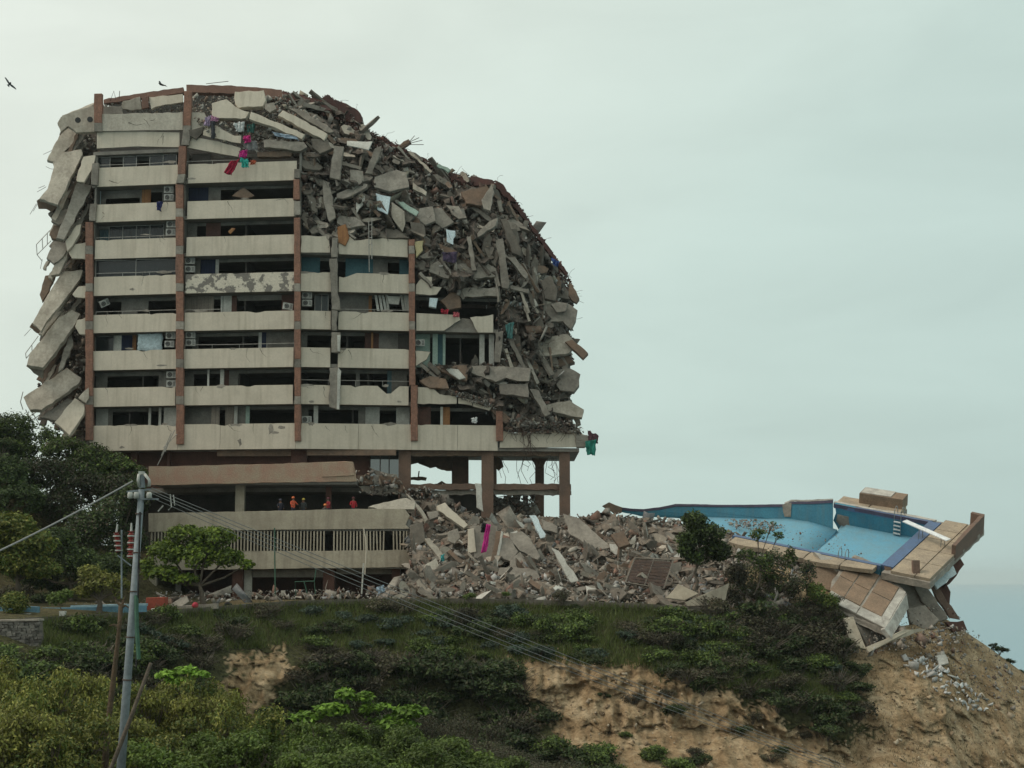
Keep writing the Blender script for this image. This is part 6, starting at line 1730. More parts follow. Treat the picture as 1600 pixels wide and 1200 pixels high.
def tree(name, label, base, ells, n, leaf, pal, seed, r0=.2, group=None, cat='tree', gaps=.4, f=1.2, up=.5, shell=.5, split=.45, n_sub=4, part='crown', aspect=.5):
    root = empty(name, base, label, cat, group)
    V, F_, cl = leaf_cloud(ells, n, leaf, pal, seed, up, gaps, f, shell, aspect)
    link(part, np_mesh(part, V, F_, LM, cl), root)
    mb = MB(); branches(mb, base, ells, r0, seed, n_sub, split=split); mb.build('trunk' if part == 'crown' else 'stem', BARK, root, smooth=True)
    return root
def E(px, py, Y, rx, ry, rz):
    """lobe centred on a pixel at depth Y; rx, rz in photo pixels, ry in metres"""
    c = P(px, py, Y); k = Y / FPX
    return (tuple(c), (rx * k, ry, rz * k))
G_BRIGHT = [(0.155, 0.209, 0.026), (0.132, 0.186, 0.024), (0.101, 0.147, 0.022), (0.186, 0.233, 0.036)]
G_MID = [(0.087, 0.129, 0.028), (0.069, 0.107, 0.025), (0.104, 0.147, 0.031), (0.060, 0.086, 0.022)]
G_DARK = [(0.036, 0.058, 0.021), (0.045, 0.072, 0.022), (0.030, 0.046, 0.019), (0.057, 0.084, 0.024)]
G_OLIVE = [(0.197, 0.205, 0.044), (0.162, 0.182, 0.041), (0.238, 0.237, 0.055), (0.132, 0.145, 0.034)]
G_DRY = [(0.087, 0.073, 0.048), (0.065, 0.059, 0.039), (0.072, 0.077, 0.036), (0.051, 0.048, 0.031)]
# tree on the terrace before the slat screen
gz = P(320, 948, 110)
tree('terrace_tree', 'wind shaped green tree standing before the slat screen', gz,
     [E(290, 835, 110, 28, 1.2, 14), E(335, 840, 110, 34, 1.3, 17), E(262, 862, 110, 30, 1.3, 18), E(310, 868, 110, 40, 1.5, 20), E(355, 872, 110, 26, 1.1, 14), E(252, 895, 110, 30, 1.2, 12), E(290, 905, 110, 22, 1.0, 9), E(385, 882, 110, 12, .6, 7), E(230, 882, 110, 12, .7, 8)],
     9000, .15, G_BRIGHT[:3] + G_MID[:2], 21, .2, gaps=.5, f=1.6, split=.42)
# small dark tree on the heap
tree('heap_tree', 'small dense dark tree growing at the foot of the heap', P(1086, 922, 111.5),
     [E(1085, 815, 111.5, 20, .9, 16), E(1105, 835, 111.5, 28, 1.1, 18), E(1080, 845, 111.5, 24, 1, 16), E(1120, 862, 111.5, 24, 1, 16), E(1098, 870, 111.5, 28, 1, 14), E(1070, 860, 111.5, 12, .7, 12)],
     8500, .12, G_DARK + G_MID[:2], 22, .13, gaps=.34, f=1.8, split=.5)
tree('sparse_tree', 'thin sparse young tree beside the pool rim', P(1178, 930, 112.5),
     [E(1205, 822, 112.5, 10, .5, 9), E(1185, 835, 112.5, 14, .6, 10), E(1215, 838, 112.5, 9, .5, 8), E(1165, 870, 112.5, 16, .7, 14), E(1195, 880, 112.5, 18, .8, 16), E(1235, 872, 112.5, 10, .6, 18)],
     1500, .11, G_MID + G_DARK, 23, .09, gaps=.5, f=2.5, n_sub=6)
# trees at the left
def hill_tree(label, blobs, Y, n, pal, seed, base=None, gaps=.32, name='hillside_tree', leaf=.115):
    ells = [E(x, y, Y + dy_, a, b_, c) for x, y, a, c, b_, dy_ in blobs]
    cx = sum(b_[0] for b_ in blobs) / len(blobs); lowest = max(b_[1] + b_[3] for b_ in blobs)
    bp = P(cx, lowest + 20, Y)
    bp.z = min(bp.z, max(ground_z(bp.x, bp.y), bp.z - 3.5))
    return tree(name, label, bp, ells, n, leaf, pal, seed, .22, 'trees on the left hill', gaps=gaps, f=1.0)
hill_tree('dark spreading tree at the top left of the hill under the sky', [(20, 672, 38, 26, 2.4, 0), (-25, 680, 40, 36, 2.4, 0), (60, 690, 36, 24, 2.2, 0), (20, 710, 50, 26, 2.4, -1)], 124, 16200, G_DARK + G_MID, 31)
hill_tree('dark tree leaning toward the podium on the hill top', [(100, 705, 36, 22, 2, 0), (140, 715, 34, 22, 2, 0), (175, 728, 30, 20, 1.8, 0), (205, 738, 24, 14, 1.5, 0), (120, 740, 50, 24, 2, -1)], 122, 16200, G_DARK + G_MID[:3] + G_DRY[:1], 32)
hill_tree('brownish windblown tree in the middle of the left hill', [(70, 740, 48, 26, 2.2, 0), (130, 765, 46, 28, 2.2, 0), (185, 765, 36, 26, 2, 0), (90, 790, 46, 26, 2, -1)], 119, 16200, G_DRY + G_DARK, 33, gaps=.4)
hill_tree('deep green tree at the left picture edge behind the cable', [(5, 745, 45, 34, 2.2, 0), (-40, 780, 40, 40, 2.2, 0), (30, 780, 40, 26, 2.2, -1)], 117, 14400, G_DARK, 34)
hill_tree('shadowy tree beside the podium corner', [(180, 810, 38, 34, 2, 0), (210, 780, 22, 26, 1.6, 0), (140, 830, 40, 34, 2, 0), (200, 850, 30, 34, 1.8, 0)], 116, 16200, G_DARK + G_DRY[:1], 35)
hill_tree('lowest dark tree right of the bright left bush', [(120, 880, 36, 26, 1.8, 0), (90, 850, 30, 26, 1.8, 0), (170, 890, 36, 24, 1.8, 0), (60, 900, 40, 20, 1.6, 0)], 112, 14400, G_DARK + G_MID[:1], 36)
hill_tree('lighter green tree at the left edge over the terrace', [(15, 825, 38, 24, 1.8, 0), (50, 850, 34, 22, 1.6, 0), (-20, 860, 40, 34, 1.8, 0), (30, 880, 46, 22, 1.8, 0), (65, 890, 28, 14, 1.4, 0)], 105, 17100, G_OLIVE + G_MID[:2] + G_BRIGHT[2:3], 37, gaps=.36, leaf=.14)
hill_tree('small yellowish tree beside the dead trunk', [(140, 895, 18, 12, .9, 0), (160, 910, 34, 16, 1.2, 0), (190, 920, 16, 14, .8, 0), (130, 925, 18, 10, .9, 0)], 100, 3200, G_OLIVE + [(.10, .10, .03)], 38, gaps=.5, leaf=.11, name='small_tree')
# clipped bush and small bush in pots
tree('round_bush', 'round clipped bush in a white pot at the left edge', P(38, 965, 96), [E(22, 944, 96, 21, .85, 19)], 3600, .07, G_OLIVE + G_BRIGHT[2:3] + G_MID, 39, .05, cat='bush', gaps=.1, f=3, part='foliage', shell=.3)
tree('loose_bush', 'small loose bush in a white pot on the terrace', P(98, 958, 96), [E(90, 935, 96, 16, .6, 10), E(104, 928, 96, 10, .5, 8)], 1000, .09, G_MID, 40, .04, cat='bush', gaps=.4, f=3, part='foliage')

# scrub on the slope: a few kinds, copied
def bush_proto(kind, pal, n, leaf, seed, twigs=0, gaps=.4, flat=.75):
    g = random.Random(seed)
    ells = [((g.uniform(-.55, .55), g.uniform(-.5, .5), g.uniform(.3, .75) * flat), (g.uniform(.35, .6), g.uniform(.35, .6), g.uniform(.28, .48) * flat)) for _ in range(7)]
    V, F_, cl = leaf_cloud(ells, n, leaf, pal, seed, .5, gaps, 2.2, .55)
    root = empty(kind, (0, 0, 0))
    link('foliage', np_mesh('foliage', V, F_, LM, cl), root)
    mb = MB(); gg = random.Random(seed + 1)
    for i in range(10 + twigs):
        a = gg.uniform(0, 6.28); r = gg.uniform(.3, 1.1); h = gg.uniform(.5, 1.25) * flat
        mb.tube([(0, 0, -.3), (math.cos(a) * r * .4, math.sin(a) * r * .4, h * .5), (math.cos(a) * r, math.sin(a) * r, h)], [.03, .018, .006], 3, cap=False)
    mb.build('stem', TWIG, root)
    return root
KINDS = {
 'green': [bush_proto('scrub_bush', G_MID + G_DARK[:1], 1500, .075, 50 + i) for i in range(2)],
 'dark': [bush_proto('scrub_bush', G_DARK + G_DRY[2:3], 1700, .07, 60 + i) for i in range(2)],
 'dry': [bush_proto('dry_bush', G_DRY, 1100, .06, 70 + i, twigs=40, gaps=.5) for i in range(2)],
 'grey': [bush_proto('succulent_bush', [(.05, .075, .05), (.06, .085, .06), (.035, .055, .04)], 1000, .085, 80, gaps=.5, flat=.6)],
}
used = set()
LBL = {'green': ('mid green scrub bush on the slope below the terrace', 'green scrub on the slope'), 'dark': ('dark green scrub bush in the shaded hillside thicket', 'dark scrub on the slope'),
       'dry': ('brown dry scrub bush on the hillside', 'dry scrub on the slope'), 'grey': ('grey green succulent bush on the slope below the terrace', 'succulents on the slope')}
def spot(x, y):
    if y > 1130: return 'at the foot of the hillside' + (', among the bare cliff' if x > 820 else '')
    if x < 350: return 'below the stone wall and terrace pool'
    if x < 640: return ('just under the kerb wall before the podium' if y < 1000 else 'deep in the shaded hollow beside the small cliff')
    if x < 900: return ('just under the kerb wall before the heap' if y < 1000 else 'in the shaded hollow left of the bare cliff')
    if x < 1130: return ('just under the metal shutter and sheets' if y < 1000 else 'along the upper edge of the bare cliff')
    return 'under the pool bank' if y < 1040 else 'on the green tongue between the two bare slopes'
SHORT = {'green': 'mid green scrub bush', 'dark': 'dark green scrub bush', 'dry': 'brown dry scrub bush', 'grey': 'grey green succulent bush'}
def plant(kind, i, loc, s, sz, rz, label=None, group=None, where=None):
    if where: label = SHORT[kind] + ' ' + where
    pr = KINDS[kind][i % len(KINDS[kind])]
    o = pr if id(pr) not in used else copy_tree(pr)
    used.add(id(pr))
    o.location = loc; o.scale = (s, s, s * sz); o.rotation_euler = (0, 0, rz)
    tag(o, label or LBL[kind][0], 'bush', group or LBL[kind][1])
def zone(poly, n, kinds, s0, s1, sink=.15):
    xs = [p[0] for p in poly]; ys_ = [p[1] for p in poly]; c = 0
    while c < n:
        x, y = rng.uniform(min(xs), max(xs)), rng.uniform(min(ys_), max(ys_))
        if not in_poly(poly, [x], [y])[0] or (330 < x < 470 and 1018 < y < 1125): continue
        q = on_slope(x, y); s = rng.uniform(s0, s1) * 1.5
        plant(rng.choice(kinds), rng.randint(0, 9), q + Vector((0, 0, -sink * s)), s, rng.uniform(.7, 1.15), rng.uniform(0, 6.28), None, None, spot(x, y)); c += 1
zone([(60, 985), (240, 965), (470, 960), (480, 1010), (300, 1035), (100, 1040)], 34, ['green', 'dark', 'dry', 'grey'], .5, 1.0)
zone([(440, 965), (700, 962), (1000, 965), (1240, 975), (1330, 1010), (1300, 1060), (1000, 1035), (800, 1035), (470, 1025)], 95, ['green', 'dark', 'green', 'dry', 'grey'], .45, 1.0)
zone([(430, 1020), (800, 1040), (850, 1120), (880, 1190), (700, 1190), (430, 1130)], 75, ['dark', 'dark', 'dry', 'dark'], .8, 1.5)
zone([(480, 955), (780, 950), (790, 1000), (500, 1000)], 14, ['grey', 'dry', 'dark'], .6, 1.0)
zone([(1000, 1030), (1330, 1010), (1370, 1100), (1330, 1165), (1200, 1110), (1050, 1060)], 42, ['dark', 'green', 'dry', 'dark'], .6, 1.1)
zone([(1110, 960), (1300, 960), (1330, 1030), (1140, 1030)], 26, ['dry', 'dark', 'dry'], .8, 1.4)
zone([(820, 1060), (1000, 1060), (1300, 1150), (1300, 1200), (900, 1200)], 15, ['green', 'dark', 'dry'], .3, .7)
zone([(860, 1150), (1080, 1170), (1100, 1230), (860, 1230)], 16, ['green', 'dark'], .6, 1.2)
zone([(130, 1010), (350, 1020), (350, 1110), (130, 1110)], 20, ['dark', 'dry', 'dark'], .7, 1.2)
zone([(-20, 1035), (60, 1030), (240, 1000), (250, 1060), (60, 1085), (-20, 1090)], 34, ['green', 'dark', 'dry', 'green'], .7, 1.2)
for i in range(70):                       # undergrowth of the left hill
    X0, Y0 = rng.uniform(-50, -31), rng.uniform(106, 128)
    if X0 > -33 - (Y0 - 106) * -.05 + 0 and Y0 > 124: continue
    plant(rng.choice(['dark', 'green', 'dark', 'dry']), i, Vector((X0, Y0, ground_z(X0, Y0) - .2)), rng.uniform(.9, 1.8), 1.1, rng.uniform(0, 6), 'dark undergrowth bush beneath the trees of the left hill', 'undergrowth on the left hill')
zone([(860, 955), (1160, 960), (1260, 985), (1240, 1020), (900, 1005)], 30, ['green', 'dark', 'green', 'dry'], .6, 1.1)
BANK = [('tall dark shrub below the near pool rim', [(1180, 900, 30, 26, 1.1), (1210, 880, 22, 22, 1), (1160, 930, 30, 24, 1.1), (1225, 915, 26, 26, 1.1)], G_DARK + G_DRY[:2], 115),
        ('tall brown dry shrub left of the fallen deck', [(1250, 925, 26, 28, 1.1), (1280, 950, 22, 24, 1), (1240, 965, 34, 24, 1.2), (1262, 895, 14, 18, .8)], G_DRY + G_DARK[:2], 114),
        ('broad dark shrub at the foot of the pool bank', [(1190, 985, 40, 22, 1.3), (1240, 1000, 38, 22, 1.2), (1290, 1000, 28, 22, 1.1), (1150, 975, 30, 18, 1.1)], G_DARK + G_MID[:1], 113),
        ('green leafy shrub left of the concrete trough', [(1295, 945, 18, 18, .8), (1305, 975, 20, 20, .9), (1275, 925, 14, 16, .7)], G_MID + G_OLIVE[3:], 113.4),
        ('dry twiggy shrub behind the large tilted sheet', [(1150, 900, 18, 18, .8), (1140, 935, 18, 16, .8)], G_DRY, 113.8)]
for i, (lb, bl, pal, Y) in enumerate(BANK):
    ells = [E(x, y, Y, a, b_, c) for x, y, a, c, b_ in bl]
    cx = sum(b_[0] for b_ in bl) / len(bl); low = max(b_[1] + b_[3] for b_ in bl)
    tree('bank_shrub', lb, P(cx, low + 8, Y), ells, 5200, .085, pal, 130 + i, .06, 'tall shrubs on the pool bank', 'bush', gaps=.45, f=2.0, split=.3, n_sub=9, part='foliage')
# scrub on the bank under the pool and on the cliff edge
for i in range(34):
    x, y = rng.uniform(1135, 1305), rng.uniform(880, 985)
    if y < 880 + (x - 1135) * .35 - 10: continue
    q = P(x, y, float(np.interp(y, [870, 990], [116.5, 111.5])))
    plant(rng.choice(['dry', 'dark', 'dry', 'green']), i, q - Vector((0, 0, .6)), rng.uniform(.6, 1.15), 1.0, rng.uniform(0, 6), 'tangled dry bush on the bank beside the pool', 'bushes on the pool bank')
for x, y, s in ((1562, 1012, .7), (1575, 1030, .6), (1590, 1048, .6), (1552, 1003, .4)):
    plant('dark', 0, P(x, y + 8, 120.3), s, 1, x, 'dark bush at the cliff edge against the sea', 'bushes at the cliff edge')
for x, y, s, k in ((880, 930, .9, 'dry'), (900, 945, .5, 'dark'), (735, 930, .55, 'green'), (790, 925, .4, 'green'), (960, 950, .5, 'green')):
    plant(k, 1, P(x, y + 8, 112.2), s, 1.1, x, 'bush rising over the kerb wall before the heap', 'bushes at the kerb wall')
# grass
def grass(name, label, poly, n, h, pal, seed):
    g = np.random.default_rng(seed)
    xs = [p[0] for p in poly]; ys_ = [p[1] for p in poly]
    m_ = in_poly(poly, _gx, _gy); cand = _gp[m_]
    p = cand[g.integers(0, len(cand), n)] + g.normal(size=(n, 3)) * np.array([.12, .12, .02])
    hh = h * g.uniform(.5, 1.4, (n, 1))
    lean = g.normal(size=(n, 3)) * .35 * hh; lean[:, 2] = 0
    wv = g.normal(size=(n, 3)); wv[:, 2] = 0; wv /= np.linalg.norm(wv, axis=1, keepdims=True); wv *= .022
    top = p + lean + np.array([0, 0, 1]) * hh
    V = np.stack([p - wv, p + wv, top + wv * .2, top - wv * .2], 1).reshape(-1, 3)
    pal = np.array(pal); cl = pal[g.integers(0, len(pal), n)] * g.uniform(.7, 1.3, (n, 1))
    o = link(name, np_mesh(name, V, np.arange(n * 4).reshape(n, 4), LM, np.repeat(cl, 4, 0)))
    return tag(o, label, None, None, 'stuff')
grass('grass', 'long green grass on the slope below the kerb wall', [(60, 972), (230, 962), (470, 945), (640, 942), (1000, 950), (1250, 975), (1330, 1010), (1330, 1120), (1200, 1095), (1000, 1045), (800, 1035), (470, 1010), (60, 1030)], 60000, .38, [(.085, .115, .026), (.07, .095, .024), (.10, .13, .034), (.095, .10, .042)], 91)
grass('dry_grass', 'thin dry grass on the bare slope', [(1300, 985), (1480, 975), (1600, 1060), (1600, 1200), (1300, 1200)], 3500, .16, [(.15, .125, .07), (.11, .095, .05), (.08, .085, .04)], 92)

# foreground trees at the bottom left
def fg_proto(name, pal, n, leaf, seed, lobes=20, aspect=.45):
    g = random.Random(seed)
    ells = [((g.uniform(-.34, .34), g.uniform(-.3, .3), g.uniform(.50, .90)), (g.uniform(.11, .19), g.uniform(.11, .19), g.uniform(.06, .11))) for _ in range(lobes)]
    V, F_, cl = leaf_cloud(ells, n, leaf, pal, seed, .55, .5, 9.0, .6, aspect)
    root = empty(name, (0, 0, 0))
    link('crown', np_mesh('crown', V, F_, LM, cl), root)
    mb = MB(); branches(mb, (0, 0, 0), ells, .025, seed, 5, wob=.05, split=.6); mb.build('trunk', BARK, root)
    return root
FG = {'olive': [fg_proto('acacia_tree', G_OLIVE + [(.10, .10, .03)], 12000, .016, 101), fg_proto('acacia_tree', G_OLIVE + G_MID[:2], 12000, .016, 102)],
      'green': [fg_proto('acacia_tree', G_MID + [(.06, .095, .012), (.075, .115, .012)], 12000, .017, 103), fg_proto('acacia_tree', G_MID + [(.06, .09, .015)], 12000, .017, 104)],
      'dry': [fg_proto('dry_tree', G_DRY + [(.06, .07, .04)], 8000, .011, 105)]}
fgused = set()
def fg(kind, i, px, top, Y, width, label, group):
    pr = FG[kind][i % len(FG[kind])]
    o = pr if id(pr) not in fgused else copy_tree(pr)
    fgused.add(id(pr))
    p = P(px, top, Y); z0 = float(np.interp(Y, [48, 60, 70, 80, 90], [-7.6, -8, -9.5, -13.5, -13.5])) - .2
    h = (p.z - z0) / .98
    s = width / .95
    o.location = (p.x, Y, z0); o.scale = (s, s, h); o.rotation_euler = (0, 0, rng.uniform(0, 6.28))
    tag(o, label, 'tree', group)
FGL = [(-30, 1030, 60, 'olive'), (40, 1050, 58, 'olive'), (95, 1062, 62, 'olive'), (150, 1075, 60, 'olive'), (230, 1080, 64, 'olive'), (285, 1065, 66, 'olive'), (340, 1085, 64, 'olive'), (385, 1105, 62, 'olive'),
       (10, 1120, 52, 'olive'), (80, 1125, 52, 'olive'), (150, 1130, 50, 'olive'), (225, 1130, 52, 'olive'), (300, 1135, 52, 'green'), (370, 1150, 52, 'green'), (440, 1125, 60, 'green'), (500, 1115, 62, 'green'),
       (560, 1120, 64, 'green'), (620, 1130, 64, 'green'), (450, 1165, 52, 'green'), (530, 1160, 52, 'green'), (610, 1165, 52, 'green'), (680, 1150, 62, 'green'), (730, 1175, 60, 'green'), (697, 1190, 52, 'green'),
       (760, 1155, 70, 'dry'), (800, 1170, 68, 'dry'), (840, 1190, 66, 'dry'), (660, 1110, 72, 'dry'), (725, 1120, 74, 'dry'), (900, 1200, 66, 'green'), (970, 1205, 66, 'green'), (1090, 1195, 78, 'green')]
ORD = 'first second third fourth fifth sixth seventh eighth ninth tenth eleventh twelfth thirteenth fourteenth fifteenth sixteenth seventeenth'.split()
for i, (px, top, Y, k) in enumerate(FGL):
    if 100 < px < 260 and Y < 56: Y = 57
    nth = sorted((q[0], -q[1]) for q in FGL if q[3] == k).index((px, -top))
    fg(k, i, px, top + rng.uniform(-6, 6) - (14 if k == 'olive' else 0), Y, rng.uniform(3.4, 4.6), {'olive': '%s olive feathery tree from the left in the bottom foreground', 'green': '%s fresh green feathery tree from the left in the bottom foreground', 'dry': '%s bare brownish tree from the left in the bottom foreground'}[k] % ORD[nth], {'olive': 'olive foreground trees', 'green': 'green foreground trees', 'dry': 'dry foreground trees'}[k])
# broad leaved sprays
BL = [(0.127, 0.230, 0.020), (0.103, 0.190, 0.020), (0.149, 0.265, 0.033), (0.081, 0.149, 0.017)]
tree('broadleaf_tree', 'bright broad leaved tree in the middle of the foreground', Vector((P(590, 1100, 70).x, 70, -9.5)), [E(540, 1085, 70, 16, .6, 9), E(570, 1090, 70, 14, .6, 9), E(520, 1108, 70, 28, .9, 9), E(590, 1110, 70, 30, .9, 11), E(640, 1112, 70, 28, .9, 10), E(610, 1130, 70, 40, 1, 10), E(480, 1120, 70, 26, .8, 8)], 2400, .13, BL, 111, .1, gaps=.5, f=2.5, up=1.0, split=.85)
tree('broadleaf_tree', 'bright broad leaved spray right of the utility pole', Vector((P(285, 1080, 66).x, 66, -8.8)), [E(262, 1055, 66, 18, .6, 7), E(290, 1048, 66, 16, .6, 7), E(312, 1054, 66, 16, .6, 6), E(280, 1066, 66, 22, .7, 8)], 750, .12, BL, 112, .08, gaps=.45, f=2.5, up=1.0, split=.85)
# ------------------------------------------------------------------ utility pole and wires
M['pole'] = mat('galvanised_pole', (0.19, 0.225, 0.24), (0.14, 0.165, 0.18), 2.0, rough=.6, bump=.1)
M['ceram'] = mat('grey_porcelain', (0.42, 0.43, 0.40), (0.33, 0.34, 0.31), 3, rough=.35, bump=0)
YPOLE = 50.0
pt = P(222, 742, YPOLE); pb = P(182, 1300, YPOLE); pb.z = -8.0
dirp = (P(189, 1200, YPOLE) - pt).normalized()
pb = pt + dirp * ((pt.z + 8.0) / -dirp.z)
UP = empty('utility_pole', pb, 'grey metal utility pole with crossarm in the left foreground', 'utility pole')
mb = MB(); mb.tube([pb, pb.lerp(pt, .5), pt + Vector((0, 0, -.45))], [.16, .13, .098], 12); mb.build('shaft', M['pole'], UP, smooth=True)
for k_ in (.12, .24, .36, .5, .63):
    mb = MB(); q = pt + dirp * (k_ * 10); mb.tube([q, q + dirp * .035], [.112 + .007 * k_ * 10] * 2, 10); mb.build('band_clamp', M['rust'], UP)
def pv(x, y, d=0.0): return P(x, y, YPOLE + d)
mb = MB(); mb.hexa([pv(198, 770), pv(236, 766), pv(236, 763), pv(198, 767)], [pv(198, 770, .15), pv(236, 766, .15), pv(236, 763, .15), pv(198, 767, .15)]); mb.build('crossarm', M['pole'], UP)
mb = MB(); mb.hexa([pv(214, 781, -.1), pv(248, 781, -.1), pv(248, 778.5, -.1), pv(214, 778.5, -.1)], [pv(214, 781, .1), pv(248, 781, .1), pv(248, 778.5, .1), pv(214, 778.5, .1)]); mb.build('crossarm', M['pole'], UP)
mb = MB(); mb.box(pv(221.5, 739), (.16, .18, .09), jit=.01); mb.build('cap', M['ceram'], UP)
for xs, xe in ((217, 217.5), (226, 233)):
    mb = MB(); mb.tube([pv(xs, 741, -.08), pv(xe if xe > 220 else 215.5, 750, -.12), pv(xe if xe > 220 else 217.5, 760, -.08)], [.05, .045, .05], 7); mb.build('top_bracket', M['ceram'], UP, smooth=True)
mb = MB(); mb.tube([pv(222, 742), pv(222, 762)], [.07, .1], 8); mb.build('pole_head', M['pole'], UP)
for x in (203.5, 213, 233):
    mb = MB(); mb.tube([pv(x, 769, -.12), pv(x, 772, -.12), pv(x, 778, -.12), pv(x, 779, -.12)], [.06, .085, .085, .06], 10); mb.build('insulator', M['ceram'], UP, smooth=True)
mb = MB(); w0 = [pv(219 - i * .55, 800 + i * 22, -.17 + .1 * math.sin(i * 2)) for i in range(12)]; mb.tube(w0, .03, 5); mb.build('riser_cable', M['tyre'], UP)
mb = MB(); mb.tube([pv(213, 930, -.2), pv(214, 980, -.22), pv(217, 1030, -.25)], .07, 5); mb.build('cable_bundle', M['green_paint'], UP)
M['wire'] = mat('grey_wire', (0.2, 0.205, 0.2), (0.2, 0.2, 0.2), 3, rough=.6, bump=0)
def wire(label, pts, Ya, Yb, r, bow=0.0):
    n = 40
    xs = np.array([p[0] for p in pts], float); ys_ = np.array([p[1] for p in pts], float)
    co = np.polyfit(xs, ys_, min(2, len(pts) - 1))
    X = np.linspace(xs[0], xs[-1], n)
    mb = MB(); mb.tube([P(x, np.polyval(co, x), Ya + (Yb - Ya) * i / (n - 1)) for i, x in enumerate(X)], r, 5)
    return tag(mb.build('power_line', M['wire'], None, loc=P(xs[0], ys_[0], Ya)), label, 'cable')
wire('single thick cable running down to the left picture edge', [(207, 752), (130, 794), (60, 831), (-60, 888)], 50, 40, .026)
wire('uppermost of the power lines sloping across the hillside', [(237, 763), (600, 908), (850, 1012), (1050, 1090), (1320, 1195)], 50, 70, .0125)
wire('second of the power lines sloping across the hillside', [(236, 768), (600, 913), (850, 1019), (1050, 1097), (1330, 1202)], 50.3, 70, .0125)
wire('third of the power lines sloping across the hillside', [(237, 772), (600, 922), (850, 1030), (1050, 1104), (1330, 1207)], 50.1, 69, .0125)
wire('lowest of the power lines sloping across the hillside', [(236, 778), (600, 930), (850, 1036), (1050, 1110), (1330, 1212)], 50.4, 69, .011)
lines('wire_spacer', 'white spacer hanging on the power lines near the pole', 'spacer', [[(266, 772), (268, 792), (263, 797)], [(271, 773), (273, 790)]], .018, 'ceram', 50.8)
lines('wire_spacer', 'small hanging clamp below the power lines by the pole', 'spacer', [[(255, 790), (247, 799)]], .022, 'ceram', 50.8)
# leaning timber and dead trunk beside the pole
def pole_thing(name, label, cat, pts, Y, rs, mn, knots=0):
    mb = MB(); ps = [P(x, y, Y) for x, y in pts]
    ps[-1] = Vector((ps[-1].x, Y, -7.9))
    mb.tube(ps, rs, 9)
    return tag(mb.build(name, mn, None, smooth=True, loc=ps[-1]), label, cat)
pole_thing('timber_prop', 'grey timber prop leaning against the utility pole', 'post', [(236, 1036), (205, 1120), (172, 1205), (120, 1340)], 49.2, [.055, .065, .07, .08], BARK)
M['trunk_brown'] = mat('dead_trunk', (0.11, 0.075, 0.045), (0.065, 0.048, 0.032), 3, bump=.8, bscale=12)
DT = empty('dead_trunk', Vector((P(150, 1250, 54).x, 54, -7.9)), 'dead brown tree trunk twisting up beside the utility pole', 'tree')
mb = MB(); mb.tube([P(189, 946, 54), P(186, 985, 54), P(181, 1030, 54), P(174, 1090, 54), P(168, 1140, 54), P(164, 1200, 54), Vector((P(150, 1250, 54).x, 54, -7.9))], [.08, .07, .085, .095, .09, .12, .16], 9); mb.build('trunk', M['trunk_brown'], DT, smooth=True)
mb = MB()
for a, b_, c_ in (((189, 950), (196, 946), (202, 950)), ((188, 946), (182, 940), (180, 934)), ((190, 948), (193, 940), (196, 930)), ((186, 980), (178, 976), (170, 978))):
    mb.tube([P(*a, 54), P(*b_, 54), P(*c_, 54)], [.06, .035, .015], 5)
mb.build('dead_branch', M['trunk_brown'], DT)
plain('shed_red', (.22, .025, .018), .4)
SP = empty('insulator_post', Vector((P(190, 930, 62).x, 62, P(190, 935, 62).z)), 'thin post carrying two red and white insulator strings left of the pole', 'post')
mb = MB(); mb.tube([P(190, 935, 62), P(190, 828, 62)], .035, 6); mb.tube([P(184, 868, 62), P(205, 884, 62)], .03, 5); mb.build('post_shaft', M['pole'], SP)
for x0, y0, x1, y1 in ((182, 832, 186, 862), (205, 830, 204, 872)):
    mb = MB(); a, b_ = P(x0, y0, 62), P(x1, y1, 62)
    prof_, rs = [], []
    for i in range(25):
        prof_.append(a.lerp(b_, i / 24)); rs.append(.075 if i % 3 else .14)
    mb.tube(prof_, rs, 8); st_ = mb.build('insulator_string', M['shed_red'], SP, smooth=True)
    for k_ in (.15, .4, .65, .9):
        m2 = MB(); q = a.lerp(b_, k_); m2.tube([q, q + Vector((0, 0, -.05))], [.15, .15], 8); m2.build('white_ring', M['ceram'], st_)
    m2 = MB(); m2.tube([a, a + Vector((.03 if x0 < 190 else 0, 0, .32))], [.05, .03], 6); m2.build('terminal', M['ceram'], SP)

# ------------------------------------------------------------------ stone retaining wall at the left edge
SW = empty('stone_wall', P(20, 1020, 90), 'rubble stone retaining wall at the left edge below the terrace', 'wall')
mb = MB(); slab_mesh(mb, [P(x, y, 91.0) for x, y in ((-60, 972), (60, 969), (64, 1030), (-60, 1060))], .8, 1, 0, direction=Vector((0, -1, 0))); mb.build('core', M['conc_dark'], SW)
mb = MB(); slab_mesh(mb, [P(x, y, 90.85) for x, y in ((-60, 970), (61, 967), (61, 970), (-60, 973))], 1.0, 1, 0, direction=Vector((0, -1, 0))); mb.build('coping', M['conc'], SW)
cnt = 0
sp = []
for j in range(15):
    x = -12 + (j % 2) * 3
    while x < 60:
        w_ = rng.uniform(5, 10)
        y = 974 + j * 4.6 + rng.uniform(-1, 1)
        if y < 1032: sp.append((x + w_ / 2, y, w_))
        x += w_ + .6
protos = []
for i in range(6):
    m0 = MB(); m0.box((0, 0, 0), (1, .35, .62), jit=.1); me = bpy.data.meshes.new('stone'); me.from_pydata(m0.v, [], m0.f); me.materials.append(M['stone'] if 'stone' in M else mat('wall_stone', (.17, .16, .14), (.10, .095, .085), 2, bump=.4, objrand=.4)); M['stone'] = me.materials[0]; protos.append(me)
for i, (x, y, w_) in enumerate(sp):
    o = link('stone', protos[i % 6], SW); o.location = P(x, y, 90.95); k_ = w_ * 91 / FPX; o.scale = (k_, .35, .24); o.rotation_euler = (0, rng.uniform(-.1, .1), 0)

